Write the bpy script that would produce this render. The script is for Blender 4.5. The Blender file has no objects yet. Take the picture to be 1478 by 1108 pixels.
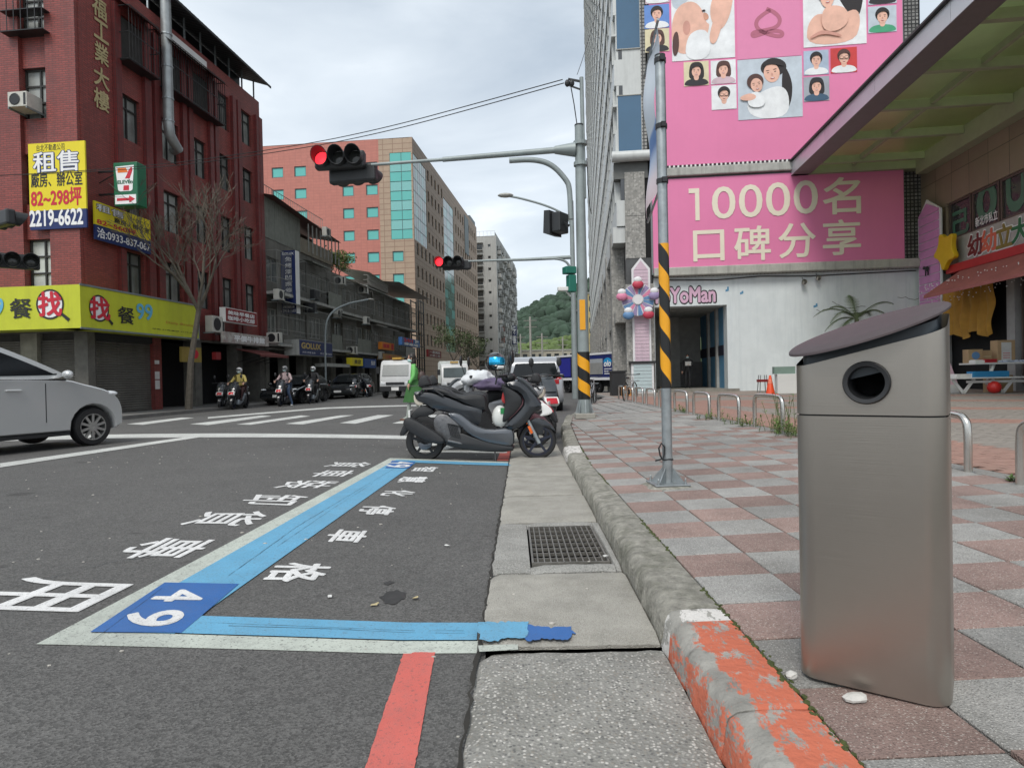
import bpy, bmesh, math, random
from mathutils import Vector, Matrix, noise, Euler
from mathutils.geometry import tessellate_polygon
random.seed(7)
S = bpy.context.scene
R = math.radians
# ---------------------------------------------------------------- camera
F, CX, CY = 930.0, 739.0, 554.0          # focal length and centre in pixels of a 1478 wide picture
H, ROLL, PITCH = 1.12, 0.021, 0.0103
fw = Vector((0, math.cos(PITCH), -math.sin(PITCH)))
u0 = Vector((0, math.sin(PITCH), math.cos(PITCH)))
r0 = Vector((1, 0, 0))
cr = r0 * math.cos(ROLL) - u0 * math.sin(ROLL)
cu = r0 * math.sin(ROLL) + u0 * math.cos(ROLL)
CAM = Vector((0, 0, H))
cd = bpy.data.cameras.new('camera')
cam = bpy.data.objects.new('camera', cd)
S.collection.objects.link(cam)
cam.matrix_world = Matrix((( cr.x, cu.x, -fw.x, 0), (cr.y, cu.y, -fw.y, 0), (cr.z, cu.z, -fw.z, H), (0, 0, 0, 1)))
cd.sensor_width = 36.0
cd.lens = F / 1478.0 * 36.0
cd.clip_start = 0.05
cd.clip_end = 6000
S.camera = cam
# ---------------------------------------------------------------- world, sun, exposure
SUN_EL, SUN_AZ = 52.0, 200.0              # azimuth clockwise from +Y
W = bpy.data.worlds.new("World"); S.world = W; W.use_nodes = True
nt = W.node_tree; nt.nodes.clear()
def N(t, tree=None, **kw):
    n = (tree or nt).nodes.new(t)
    for k, v in kw.items(): setattr(n, k, v)
    return n
wo = N('ShaderNodeOutputWorld'); bg = N('ShaderNodeBackground')
sky = N('ShaderNodeTexSky'); sky.sky_type = 'NISHITA'; sky.sun_disc = False
sky.sun_elevation = R(SUN_EL); sky.sun_rotation = R(SUN_AZ); sky.dust_density = 3.0
tc = N('ShaderNodeTexCoord'); mp = N('ShaderNodeMapping'); mp.inputs['Scale'].default_value = (1.0, 1.0, 2.6)
mp.inputs['Location'].default_value = (0.3, 0.8, 0.25)
nz = N('ShaderNodeTexNoise'); nz.inputs['Scale'].default_value = 2.1; nz.inputs['Detail'].default_value = 7; nz.inputs['Roughness'].default_value = 0.5
nz.inputs['Distortion'].default_value = 0.35
cr1 = N('ShaderNodeValToRGB')
cr1.color_ramp.elements[0].position = 0.30; cr1.color_ramp.elements[0].color = (3.1, 3.6, 4.15, 1)
cr1.color_ramp.elements[1].position = 0.74; cr1.color_ramp.elements[1].color = (9.0, 9.05, 8.85, 1)
e = cr1.color_ramp.elements.new(0.52); e.color = (5.0, 5.45, 5.85, 1)
mx = N('ShaderNodeMixRGB'); mx.inputs[0].default_value = 0.88
L = nt.links.new
L(tc.outputs['Generated'], mp.inputs['Vector']); L(mp.outputs[0], nz.inputs['Vector']); L(nz.outputs['Fac'], cr1.inputs[0])
L(sky.outputs[0], mx.inputs[1]); L(cr1.outputs[0], mx.inputs[2]); L(mx.outputs[0], bg.inputs[0]); L(bg.outputs[0], wo.inputs[0])
bg.inputs[1].default_value = 0.10
sd = bpy.data.lights.new('sun', 'SUN'); sd.energy = 1.2; sd.angle = R(22); sd.color = (1, 0.96, 0.9)
so = bpy.data.objects.new('sun', sd); S.collection.objects.link(so)
az = R(SUN_AZ); el = R(SUN_EL)
sdir = Vector((math.sin(az) * math.cos(el), math.cos(az) * math.cos(el), math.sin(el)))
so.rotation_euler = sdir.to_track_quat('Z', 'Y').to_euler()
S.view_settings.view_transform = 'Standard'; S.view_settings.look = 'None'
S.view_settings.gamma = 1; S.view_settings.use_curve_mapping = False
S.view_settings.exposure = 0.82
S.cycles.max_bounces = 6; S.cycles.diffuse_bounces = 3; S.cycles.glossy_bounces = 3
S.cycles.transparent_max_bounces = 6; S.cycles.transmission_bounces = 3
S.cycles.sample_clamp_indirect = 4.0
# ---------------------------------------------------------------- projection helpers (picture point -> place)
AB = math.atan2(101, F)                    # building line runs 6.2 degrees to the right of the view
dv = Vector((math.sin(AB), math.cos(AB), 0)); nv = Vector((math.cos(AB), -math.sin(AB), 0))
def ray(px, py): return fw + cr * ((px - CX) / F) - cu * ((py - CY) / F)
def roadz(x, y):
    u = x - 0.05 * min(y, 30)
    t = (u + 7.0) / 6.4
    return max(0.0, 0.13 * (1 - t * t)) if y < 200 else 0.0
def walkz(x): return 0.15 + 0.03 * (min(max(x, 0.84), 3.9) - 0.84)
def G(px, py, z=0.0):
    r = ray(px, py); t = (z - H) / r.z
    return CAM + r * t
def GR(px, py):                            # on the cambered road
    z = 0.0
    for _ in range(8):
        p = G(px, py, z); z = roadz(p.x, p.y)
    return p
def GW(px, py):                            # on the pavement
    z = 0.15
    for _ in range(8):
        p = G(px, py, z); z = walkz(p.x)
    return p
def DP(px, py, y):                         # at a given depth
    r = ray(px, py); return CAM + r * (y / r.y)
class Frame:
    """vertical plane; local x along it, local y through it, z up"""
    def __init__(s, kind, off, s0=0.0):
        s.kind = kind; s.off = off
        if kind == 'L': s.o = nv * off + dv * s0; s.ax = dv.copy(); s.nn = nv
        elif kind == 'R': s.o = nv * off + dv * s0; s.ax = -dv; s.nn = nv
        else: s.o = dv * off + nv * s0; s.ax = nv.copy(); s.nn = dv
        s.rot = math.atan2(s.ax.y, s.ax.x)
    def at(s, px, py):
        r = ray(px, py); t = (s.off - CAM.dot(s.nn)) / r.dot(s.nn)
        p = CAM + r * t
        return ((p - s.o).dot(s.ax), p.z)
    def shift(s, k):
        f = Frame.__new__(Frame); f.kind = s.kind; f.off = s.off + k; f.o = s.o + s.nn * k; f.ax = s.ax; f.nn = s.nn; f.rot = s.rot
        return f
    def W(s, x, y, z):                      # local to world (y along nv-perpendicular of the root)
        yy = Vector((-s.ax.y, s.ax.x, 0))
        return s.o + s.ax * x + yy * y + Vector((0, 0, z))
# ---------------------------------------------------------------- objects
COL = S.collection
def thing(name, label, cat, loc=(0, 0, 0), rz=0.0, group=None, kind=None, frame=None):
    o = bpy.data.objects.new(name, None); COL.objects.link(o); o.empty_display_size = 0.1
    if frame is not None: loc = frame.o; rz = frame.rot
    o.location = loc; o.rotation_euler = (0, 0, rz); o['label'] = label; o['category'] = cat
    if group: o['group'] = group
    if kind: o['kind'] = kind
    return o
def tag(o, label, cat, group=None):
    o['label'] = label; o['category'] = cat
    if group: o['group'] = group
    return o
def link(name, me, parent=None, mat=None):
    o = bpy.data.objects.new(name, me); COL.objects.link(o)
    if parent is not None: o.parent = parent
    return o
def copy_tree(o, parent=None):
    c = o.copy(); COL.objects.link(c); c.parent = parent
    for ch in o.children: copy_tree(ch, c)
    return c
class MB:
    def __init__(s): s.v = []; s.f = []; s.M = None
    def add(s, vs, fs):
        k = len(s.v)
        if s.M is not None: vs = [s.M @ Vector(p) for p in vs]
        s.v += [tuple(p) for p in vs]; s.f += [tuple(i + k for i in f) for f in fs]
        return s
    def box(s, x0, x1, y0, y1, z0, z1):
        if x0 > x1: x0, x1 = x1, x0
        if y0 > y1: y0, y1 = y1, y0
        if z0 > z1: z0, z1 = z1, z0
        return s.add([(x0,y0,z0),(x1,y0,z0),(x1,y1,z0),(x0,y1,z0),(x0,y0,z1),(x1,y0,z1),(x1,y1,z1),(x0,y1,z1)],
              [(0,3,2,1),(4,5,6,7),(0,1,5,4),(1,2,6,5),(2,3,7,6),(3,0,4,7)])
    def quad(s, *p): return s.add(p, [tuple(range(len(p)))])
    def bar(s, a, b, w, h=None, up=(0, 0, 1)):
        a = Vector(a); b = Vector(b); h = h or w
        d = (b - a).normalized(); up = Vector(up)
        if abs(d.dot(up)) > 0.99: up = Vector((0, 1, 0))
        x = d.cross(up).normalized() * (w / 2); y = x.cross(d).normalized() * (h / 2)
        return s.add([a-x-y, a+x-y, a+x+y, a-x+y, b-x-y, b+x-y, b+x+y, b-x+y],
              [(0,1,2,3),(7,6,5,4),(0,4,5,1),(1,5,6,2),(2,6,7,3),(3,7,4,0)])
    def tube(s, pts, r, n=8, cap=True, closed=False):
        pts = [Vector(p) for p in pts]; m = len(pts)
        rs = r if isinstance(r, (list, tuple)) else [r] * m
        vs = []; ref = None
        for i, p in enumerate(pts):
            if closed: t = (pts[(i+1) % m] - pts[i-1])
            else: t = pts[min(i+1, m-1)] - pts[max(i-1, 0)]
            t.normalize()
            if ref is None:
                ref = Vector((0, 0, 1)) if abs(t.z) < 0.9 else Vector((1, 0, 0))
            a = t.cross(ref)
            if a.length < 1e-6: a = t.cross(Vector((0.3, 0.9, 0.1)))
            a.normalize(); b = a.cross(t).normalized(); ref = b
            for k in range(n):
                q = 2 * math.pi * k / n
                vs.append(p + (a * math.cos(q) + b * math.sin(q)) * rs[i])
        fs = []
        for i in range(m if closed else m - 1):
            j = (i + 1) % m
            for k in range(n):
                l = (k + 1) % n
                fs.append((i*n+k, i*n+l, j*n+l, j*n+k))
        if cap and not closed:
            fs.append(tuple(range(n))[::-1]); fs.append(tuple((m-1)*n+k for k in range(n)))
        return s.add(vs, fs)
    def cyl(s, a, b, r, n=12, r2=None): return s.tube([a, b], [r, r if r2 is None else r2], n)
    def lathe(s, prof, c=(0, 0, 0), ax='z', n=16, cap=True):
        c = Vector(c); vs = []
        for (r, h) in prof:
            for k in range(n):
                q = 2 * math.pi * k / n; x = r * math.cos(q); y = r * math.sin(q)
                vs.append(c + Vector({'z': (x, y, h), 'y': (x, h, -y), 'x': (h, x, y)}[ax]))
        fs = []; m = len(prof)
        for i in range(m - 1):
            for k in range(n):
                l = (k + 1) % n; fs.append((i*n+k, i*n+l, (i+1)*n+l, (i+1)*n+k))
        if cap and prof[0][0] > 1e-4: fs.append(tuple(range(n))[::-1])
        if cap and prof[-1][0] > 1e-4: fs.append(tuple((m-1)*n+k for k in range(n)))
        return s.add(vs, fs)
    def ball(s, c, r, n=12, m=8):
        r = (r, r, r) if isinstance(r, (int, float)) else r
        vs = []; c = Vector(c)
        for i in range(m + 1):
            a = math.pi * i / m
            for k in range(n):
                q = 2 * math.pi * k / n
                vs.append(c + Vector((r[0]*math.sin(a)*math.cos(q), r[1]*math.sin(a)*math.sin(q), -r[2]*math.cos(a))))
        fs = [(i*n+k, i*n+(k+1) % n, (i+1)*n+(k+1) % n, (i+1)*n+k) for i in range(m) for k in range(n)]
        return s.add(vs, fs)
    def prism(s, poly, d0, d1, plane='xz', bev=0.0, inset=None):
        """outline in one plane pushed through the third axis; bev rounds the rim"""
        poly = clean(poly)
        def P(a, b, d): return {'xz': (a, d, b), 'xy': (a, b, d), 'yz': (d, a, b)}[plane]
        lay = [(poly, d0), (poly, d1)]
        if bev > 0:
            ins = offset_poly(poly, -(inset if inset is not None else bev)); sg = 1 if d1 > d0 else -1
            ins2 = offset_poly(poly, -0.3 * (inset if inset is not None else bev))
            lay = [(ins, d0), (ins2, d0 + sg*bev*0.3), (poly, d0 + sg*bev), (poly, d1 - sg*bev), (ins2, d1 - sg*bev*0.3), (ins, d1)]
        n = len(poly); vs = []
        for pl, d in lay: vs += [P(a, b, d) for a, b in pl]
        fs = []
        for i in range(len(lay) - 1):
            for k in range(n): fs.append((i*n+k, i*n+(k+1) % n, (i+1)*n+(k+1) % n, (i+1)*n+k))
        for base, pl in ((0, lay[0][0]), ((len(lay)-1)*n, lay[-1][0])):
            for t in tessellate_polygon([[Vector((a, b, 0)) for a, b in pl]]): fs.append(tuple(base + i for i in t))
        return s.add(vs, fs)
    def mesh(s, name, smooth=False):
        me = bpy.data.meshes.new(name); me.from_pydata(s.v, [], s.f)
        bm = bmesh.new(); bm.from_mesh(me); bmesh.ops.recalc_face_normals(bm, faces=bm.faces)
        if smooth:
            for f in bm.faces: f.smooth = True
            lim = R(38)
            for e in bm.edges:
                if len(e.link_faces) == 2 and e.calc_face_angle(0) > lim: e.smooth = False
        bm.to_mesh(me); bm.free()
        return me
    def build(s, name, m, parent=None, smooth=False, bevel=0.0, kind=None):
        me = s.mesh(name, smooth); me.materials.append(m)
        o = link(name, me, parent)
        if bevel:
            b = o.modifiers.new('bevel', 'BEVEL'); b.width = bevel; b.segments = 2; b.limit_method = 'ANGLE'
        if kind: o['kind'] = kind
        return o
def clean(p):
    q = [p[0]]
    for a in p[1:]:
        if (a[0]-q[-1][0])**2 + (a[1]-q[-1][1])**2 > 1e-10: q.append(a)
    if (q[0][0]-q[-1][0])**2 + (q[0][1]-q[-1][1])**2 < 1e-10: q.pop()
    return q
def area(p): return 0.5 * sum(p[i-1][0]*p[i][1] - p[i][0]*p[i-1][1] for i in range(len(p)))
def offset_poly(p, k):
    sg = 1 if area(p) > 0 else -1
    out = []; n = len(p)
    for i in range(n):
        a = Vector(p[i-1]); b = Vector(p[i]); c = Vector(p[(i+1) % n])
        e1 = (b - a).normalized(); e2 = (c - b).normalized()
        n1 = Vector((e1.y, -e1.x)) * sg; n2 = Vector((e2.y, -e2.x)) * sg
        m = n1 + n2
        if m.length < 1e-5: m = n1
        m.normalize(); w = max(0.5, m.dot(n1))
        q = b + m * (k / w); out.append((q.x, q.y))
    return out
def chaikin(p, it=2):
    for _ in range(it):
        q = []
        for i in range(len(p)):
            a = p[i]; b = p[(i+1) % len(p)]
            q.append((a[0]*.75+b[0]*.25, a[1]*.75+b[1]*.25)); q.append((a[0]*.25+b[0]*.75, a[1]*.25+b[1]*.75))
        p = q
    return p
def smooth_line(p, it=2):
    for _ in range(it):
        q = [p[0]]
        for i in range(len(p)-1):
            a = Vector(p[i]); b = Vector(p[i+1])
            q += [tuple(a*.75+b*.25), tuple(a*.25+b*.75)]
        q.append(p[-1]); p = q
    return p
# ---------------------------------------------------------------- materials
MATS = {}
def srgb(r, g, b):
    f = lambda c: ((c/255)/12.92 if c/255 <= 0.04045 else ((c/255+0.055)/1.055)**2.4)
    return (f(r), f(g), f(b), 1)
def mat(name, col, rough=0.7, metal=0.0, var=0.12, scale=3.0, bump=0.0, bscale=40.0, dirt=0.0, dscale=0.8, dcol=(0.05, 0.045, 0.04, 1),
        spec=0.5, emit=0.0, coords='Object', rnd=0.0, stretch=(1, 1, 1), coat=0.0, alpha=None, trans=0.0, streak=0.0):
    if name in MATS: return MATS[name]
    m = bpy.data.materials.new(name); m.use_nodes = True; t = m.node_tree; n = t.nodes; Lk = t.links.new
    b = n['Principled BSDF']; b.inputs['Roughness'].default_value = rough; b.inputs['Metallic'].default_value = metal
    b.inputs['Specular IOR Level'].default_value = spec
    if len(col) == 3: col = (*col, 1)
    if coat: b.inputs['Coat Weight'].default_value = coat; b.inputs['Coat Roughness'].default_value = 0.08
    if trans: b.inputs['Transmission Weight'].default_value = trans
    if alpha is not None: b.inputs['Alpha'].default_value = alpha
    c = N('ShaderNodeNewGeometry', t) if coords == 'Position' else N('ShaderNodeTexCoord', t); mpn = N('ShaderNodeMapping', t); mpn.inputs['Scale'].default_value = stretch
    Lk(c.outputs[coords], mpn.inputs['Vector']); vec = mpn.outputs[0]
    cur = None
    if var > 0:
        a = N('ShaderNodeTexNoise', t); a.inputs['Scale'].default_value = scale; a.inputs['Detail'].default_value = 8; a.inputs['Roughness'].default_value = 0.65
        Lk(vec, a.inputs['Vector'])
        mr = N('ShaderNodeMapRange', t); mr.inputs[1].default_value = 0.25; mr.inputs[2].default_value = 0.75
        mr.inputs[3].default_value = 1 - var; mr.inputs[4].default_value = 1 + var
        Lk(a.outputs['Fac'], mr.inputs[0])
        mm = N('ShaderNodeVectorMath', t, operation='SCALE'); mm.inputs[0].default_value = col[:3]
        Lk(mr.outputs[0], mm.inputs['Scale']); cur = mm.outputs[0]
    else:
        rgb = N('ShaderNodeRGB', t); rgb.outputs[0].default_value = col; cur = rgb.outputs[0]
    if rnd > 0:
        oi = N('ShaderNodeObjectInfo', t); mr = N('ShaderNodeMapRange', t)
        mr.inputs[3].default_value = 1 - rnd; mr.inputs[4].default_value = 1 + rnd
        Lk(oi.outputs['Random'], mr.inputs[0])
        mm = N('ShaderNodeVectorMath', t, operation='SCALE'); Lk(cur, mm.inputs[0]); Lk(mr.outputs[0], mm.inputs['Scale']); cur = mm.outputs[0]
    def overlay(cur, sc, lo, hi, colr, amt, st=(1, 1, 1)):
        mp2 = N('ShaderNodeMapping', t); mp2.inputs['Scale'].default_value = st; Lk(c.outputs[coords], mp2.inputs['Vector'])
        a = N('ShaderNodeTexNoise', t); a.inputs['Scale'].default_value = sc; a.inputs['Detail'].default_value = 6
        a.inputs['Roughness'].default_value = 0.7; Lk(mp2.outputs[0], a.inputs['Vector'])
        mr = N('ShaderNodeMapRange', t); mr.inputs[1].default_value = lo; mr.inputs[2].default_value = hi; mr.inputs[4].default_value = amt
        Lk(a.outputs['Fac'], mr.inputs[0])
        x = N('ShaderNodeMixRGB', t); Lk(mr.outputs[0], x.inputs[0]); Lk(cur, x.inputs[1]); x.inputs[2].default_value = colr
        return x.outputs[0]
    if dirt > 0: cur = overlay(cur, dscale, 0.45, 0.75, dcol, dirt)
    if streak > 0: cur = overlay(cur, 2.2, 0.48, 0.72, dcol, streak, (1.6, 1.6, 0.12))
    Lk(cur, b.inputs['Base Color'])
    if bump > 0:
        a = N('ShaderNodeTexNoise', t); a.inputs['Scale'].default_value = bscale; a.inputs['Detail'].default_value = 5; Lk(vec, a.inputs['Vector'])
        bp = N('ShaderNodeBump', t); bp.inputs['Strength'].default_value = bump; bp.inputs['Distance'].default_value = 0.01
        Lk(a.outputs['Fac'], bp.inputs['Height']); Lk(bp.outputs[0], b.inputs['Normal'])
    if emit: 
        Lk(cur, b.inputs['Emission Color']); b.inputs['Emission Strength'].default_value = emit
    MATS[name] = m
    return m
def pbsdf(m): return m.node_tree.nodes['Principled BSDF']
def tile_mat(name, col, grout, sx, sz, var=0.15, rough=0.45, ms=0.02, dirt=0.15, off=0.0, bump=0.4, streak=0.25, dcol=(0.05, 0.045, 0.04, 1)):
    """small tiles far too fine to pick apart: colour and relief from a brick texture on object space"""
    if name in MATS: return MATS[name]
    m = mat(name, col, rough, var=0.1, scale=2.0, dirt=dirt, dscale=0.5, streak=streak, dcol=dcol)
    t = m.node_tree; Lk = t.links.new; b = pbsdf(m)
    src = b.inputs['Base Color'].links[0].from_socket
    c = N('ShaderNodeTexCoord', t); sep = N('ShaderNodeSeparateXYZ', t); Lk(c.outputs['Object'], sep.inputs[0])
    ad = N('ShaderNodeMath', t, operation='ADD'); Lk(sep.outputs[0], ad.inputs[0]); Lk(sep.outputs[1], ad.inputs[1])
    cb = N('ShaderNodeCombineXYZ', t); Lk(ad.outputs[0], cb.inputs[0]); Lk(sep.outputs[2], cb.inputs[1])
    br = N('ShaderNodeTexBrick', t); br.offset = off; br.inputs['Scale'].default_value = 1.0
    br.inputs['Brick Width'].default_value = sx; br.inputs['Row Height'].default_value = sz
    br.inputs['Mortar Size'].default_value = ms; br.inputs['Mortar Smooth'].default_value = 0.2
    br.inputs['Color1'].default_value = (1-var, 1-var, 1-var, 1); br.inputs['Color2'].default_value = (1+var, 1+var, 1+var, 1)
    br.inputs['Mortar'].default_value = (1, 1, 1, 1)
    Lk(cb.outputs[0], br.inputs['Vector'])
    mu = N('ShaderNodeMixRGB', t, blend_type='MULTIPLY'); mu.inputs[0].default_value = 1; Lk(src, mu.inputs[1]); Lk(br.outputs['Color'], mu.inputs[2])
    x = N('ShaderNodeMixRGB', t); Lk(br.outputs['Fac'], x.inputs[0]); Lk(mu.outputs[0], x.inputs[1]); x.inputs[2].default_value = (*grout[:3], 1)
    Lk(x.outputs[0], b.inputs['Base Color'])
    bp = N('ShaderNodeBump', t); bp.invert = True; bp.inputs['Strength'].default_value = bump; bp.inputs['Distance'].default_value = 0.01
    Lk(br.outputs['Fac'], bp.inputs['Height']); Lk(bp.outputs[0], b.inputs['Normal'])
    return m
# common materials
black = mat('black_rubber', (0.012, 0.012, 0.013), 0.6, var=0.2, scale=8, bump=0.2)
dark = mat('dark_plastic', (0.018, 0.019, 0.021), 0.45, var=0.15)
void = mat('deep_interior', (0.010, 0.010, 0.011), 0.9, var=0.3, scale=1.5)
steel = mat('galvanised_steel', (0.36, 0.39, 0.40), 0.45, 0.75, var=0.28, scale=9, dirt=0.25, dscale=3, bump=0.1)
greypaint = mat('grey_paint', (0.20, 0.23, 0.235), 0.5, 0.1, var=0.12, dirt=0.25, dscale=2)
stainless = mat('stainless_steel', (0.62, 0.60, 0.56), 0.25, 1.0, var=0.1, scale=6)
white = mat('white_paint', (0.75, 0.75, 0.73), 0.5, var=0.06, dirt=0.15)
white_print = mat('white_print', (0.80, 0.80, 0.80), 0.5, var=0.03)
glass_dark = mat('dark_window_glass', (0.045, 0.055, 0.06), 0.08, 0.0, var=0.35, scale=0.9, spec=0.9)
chrome = mat('chrome', (0.7, 0.7, 0.72), 0.12, 1.0, var=0)
skin = mat('skin', (0.50, 0.30, 0.22), 0.5, var=0.05)
hair = mat('dark_hair', (0.018, 0.013, 0.011), 0.5, var=0.3, scale=30)
# ---------------------------------------------------------------- text
_vl = bpy.context.view_layer
def text_mesh(body, size=1.0, bold=0.0, align='CENTER', spacing=1.0, depth=0.0, line=1.0):
    c = bpy.data.curves.new('lettering', 'FONT'); c.body = body; c.size = size; c.align_x = align; c.align_y = 'CENTER'
    c.space_character = spacing; c.extrude = depth; c.space_line = line; c.resolution_u = 4
    o = bpy.data.objects.new('lettering', c); COL.objects.link(o)
    dg = bpy.context.evaluated_depsgraph_get(); dg.update()
    me = bpy.data.meshes.new_from_object(o.evaluated_get(dg), depsgraph=dg)
    bpy.data.objects.remove(o); bpy.data.curves.remove(c)
    me.name = 'lettering'
    if bold > 0.004:      # heavier strokes: the outline repeated round a small circle, each copy a hair above the last
        vs = [v.co.copy() for v in me.vertices]; fs = [tuple(p.vertices) for p in me.polygons]; V = []; F_ = []
        nb_ = 6 if len(vs) > 1500 else 8
        for k in range(nb_ + 1):
            r_ = 0 if k == nb_ else bold; a = 2*math.pi*k/nb_ + 0.2; b0 = len(V)
            V += [(v.x + r_*math.cos(a), v.y + r_*math.sin(a), v.z + k*0.0004) for v in vs]; F_ += [tuple(i+b0 for i in f) for f in fs]
        me2 = bpy.data.meshes.new('lettering'); me2.from_pydata(V, [], F_); bpy.data.meshes.remove(me); me = me2
    return me
def fit(me, x0, x1, z0, z1):
    xs = [v.co.x for v in me.vertices]; ys = [v.co.y for v in me.vertices]
    if not xs: return me
    a0, a1, b0, b1 = min(xs), max(xs), min(ys), max(ys)
    for v in me.vertices:
        v.co.x = x0 + (v.co.x - a0) / (a1 - a0) * (x1 - x0)
        v.co.y = z0 + (v.co.y - b0) / (b1 - b0) * (z1 - z0)
    return me
def letter(body, m, parent, x0, x1, z0, z1, y, bold=0.0, mirror=False, name='lettering', depth=0.0, slant=0.0):
    """raised flat lettering filling a rectangle on the local plane y"""
    me = text_mesh(body, 1.0, bold); fit(me, x0, x1, z0, z1)
    for v in me.vertices:
        a, b, c = v.co; v.co = (a + slant * (b - z0), y - c, b)
    me.materials.append(m)
    return link(name, me, parent)
def letterf(body, m, parent, fr, a, b, y, bold=0.0, name='lettering', slant=0.0, flip=False):
    """same, with the rectangle given by two picture points on the frame"""
    x0, z1 = fr.at(*a); x1, z0 = fr.at(*b)
    o = letter(body, m, parent, min(x0, x1), max(x0, x1), min(z0, z1), max(z0, z1), y, bold, name=name, slant=slant)
    return o
# ================================================================ GROUND
def asphalt_mat():
    m = mat('asphalt', (0.092, 0.090, 0.086), 0.82, var=0.18, scale=0.45, dirt=0.30, dscale=1.1, dcol=(0.058, 0.057, 0.055, 1))
    t = m.node_tree; Lk = t.links.new; b = pbsdf(m)
    src = b.inputs['Base Color'].links[0].from_socket
    c = N('ShaderNodeTexCoord', t)
    v = N('ShaderNodeTexVoronoi', t); v.inputs['Scale'].default_value = 130; Lk(c.outputs['Object'], v.inputs['Vector'])
    mr = N('ShaderNodeMapRange', t); mr.inputs[1].default_value = 0.0; mr.inputs[2].default_value = 1.0; mr.inputs[3].default_value = 0.62; mr.inputs[4].default_value = 1.5
    sx = N('ShaderNodeSeparateColor', t); Lk(v.outputs['Color'], sx.inputs[0]); Lk(sx.outputs[0], mr.inputs[0])
    mm = N('ShaderNodeVectorMath', t, operation='SCALE'); Lk(src, mm.inputs[0]); Lk(mr.outputs[0], mm.inputs['Scale'])
    n2 = N('ShaderNodeTexNoise', t); n2.inputs['Scale'].default_value = 14; n2.inputs['Detail'].default_value = 8; n2.inputs['Roughness'].default_value = 0.8
    Lk(c.outputs['Object'], n2.inputs['Vector'])
    mr3 = N('ShaderNodeMapRange', t); mr3.inputs[1].default_value = 0.3; mr3.inputs[2].default_value = 0.7; mr3.inputs[3].default_value = 0.84; mr3.inputs[4].default_value = 1.18
    Lk(n2.outputs['Fac'], mr3.inputs[0])
    m3 = N('ShaderNodeVectorMath', t, operation='SCALE'); Lk(mm.outputs[0], m3.inputs[0]); Lk(mr3.outputs[0], m3.inputs['Scale'])
    # dark oil spots
    n4 = N('ShaderNodeTexNoise', t); n4.inputs['Scale'].default_value = 2.3; n4.inputs['Detail'].default_value = 3
    mp4 = N('ShaderNodeMapping', t); mp4.inputs['Scale'].default_value = (0.8, 1.5, 1); Lk(c.outputs['Object'], mp4.inputs[0]); Lk(mp4.outputs[0], n4.inputs['Vector'])
    mr4 = N('ShaderNodeMapRange', t); mr4.inputs[1].default_value = 0.69; mr4.inputs[2].default_value = 0.73; mr4.inputs[4].default_value = 0.55; Lk(n4.outputs['Fac'], mr4.inputs[0])
    x4 = N('ShaderNodeMixRGB', t); Lk(mr4.outputs[0], x4.inputs[0]); Lk(m3.outputs[0], x4.inputs[1]); x4.inputs[2].default_value = (0.030, 0.029, 0.028, 1)
    Lk(x4.outputs[0], b.inputs['Base Color'])
    bp = N('ShaderNodeBump', t); bp.inputs['Strength'].default_value = 0.55; bp.inputs['Distance'].default_value = 0.004
    Lk(v.outputs['Distance'], bp.inputs['Height']); Lk(bp.outputs[0], b.inputs['Normal'])
    return m
asphalt = asphalt_mat()
ob = MB().quad((-2500, -60, -0.35), (2500, -60, -0.35), (2500, 3000, -0.35), (-2500, 3000, -0.35)).build('ground', mat('far_ground', (0.09, 0.10, 0.08), 0.9, var=0.3, scale=0.02))
ob['kind'] = 'structure'
def frange(a, b, st):
    out = []; x = a
    while x < b - 1e-6: out.append(x); x += st
    return out + [b]
xs = frange(-30, -14.5, 3) + frange(-14, 2, 0.5) + frange(4, 40, 6)
ys = frange(-6, 34, 1.0) + frange(38, 230, 12)
vs = [(x, y, roadz(x, y)) for y in ys for x in xs]; nx = len(xs)
fs = [(j*nx+i, j*nx+i+1, (j+1)*nx+i+1, (j+1)*nx+i) for j in range(len(ys)-1) for i in range(nx-1)]
road = MB().add(vs, fs).build('road', asphalt, smooth=True); road['kind'] = 'structure'

# ---- paint on the road
def paint_mat(name, col, wear=0.25, var=0.1, sc=9.0, rough=0.6):
    m = mat(name, col, rough, var=var, scale=5, bump=0.25, bscale=180, coords='Object')
    t = m.node_tree; Lk = t.links.new; b = pbsdf(m); src = b.inputs['Base Color'].links[0].from_socket
    c = N('ShaderNodeTexCoord', t)
    def ov(cur, sc, lo, hi, amt, colr, st=(1, 1, 1), detail=10):
        mp2 = N('ShaderNodeMapping', t); mp2.inputs['Scale'].default_value = st; Lk(c.outputs['Object'], mp2.inputs[0])
        a = N('ShaderNodeTexNoise', t); a.inputs['Scale'].default_value = sc; a.inputs['Detail'].default_value = detail; a.inputs['Roughness'].default_value = 0.75
        Lk(mp2.outputs[0], a.inputs['Vector'])
        mr = N('ShaderNodeMapRange', t); mr.inputs[1].default_value = lo; mr.inputs[2].default_value = hi; mr.inputs[4].default_value = amt; Lk(a.outputs['Fac'], mr.inputs[0])
        x = N('ShaderNodeMixRGB', t); Lk(mr.outputs[0], x.inputs[0]); Lk(cur, x.inputs[1]); x.inputs[2].default_value = colr; return x.outputs[0]
    cur = ov(src, sc, 0.50, 0.80, wear, (0.16, 0.16, 0.155, 1))
    cur = ov(cur, 1.3, 0.45, 0.75, wear * 0.9, (0.20, 0.20, 0.19, 1), st=(1, .5, 1))
    cur = ov(cur, 75, 0.56, 0.63, min(.85, wear * 1.9), (0.085, 0.083, 0.08, 1), detail=5)
    Lk(cur, b.inputs['Base Color'])
    return m
pw = paint_mat('white_road_paint', (0.62, 0.63, 0.60), 0.45)
pwn = paint_mat('fresh_white_road_paint', (0.74, 0.74, 0.73), 0.32, sc=14)
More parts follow.
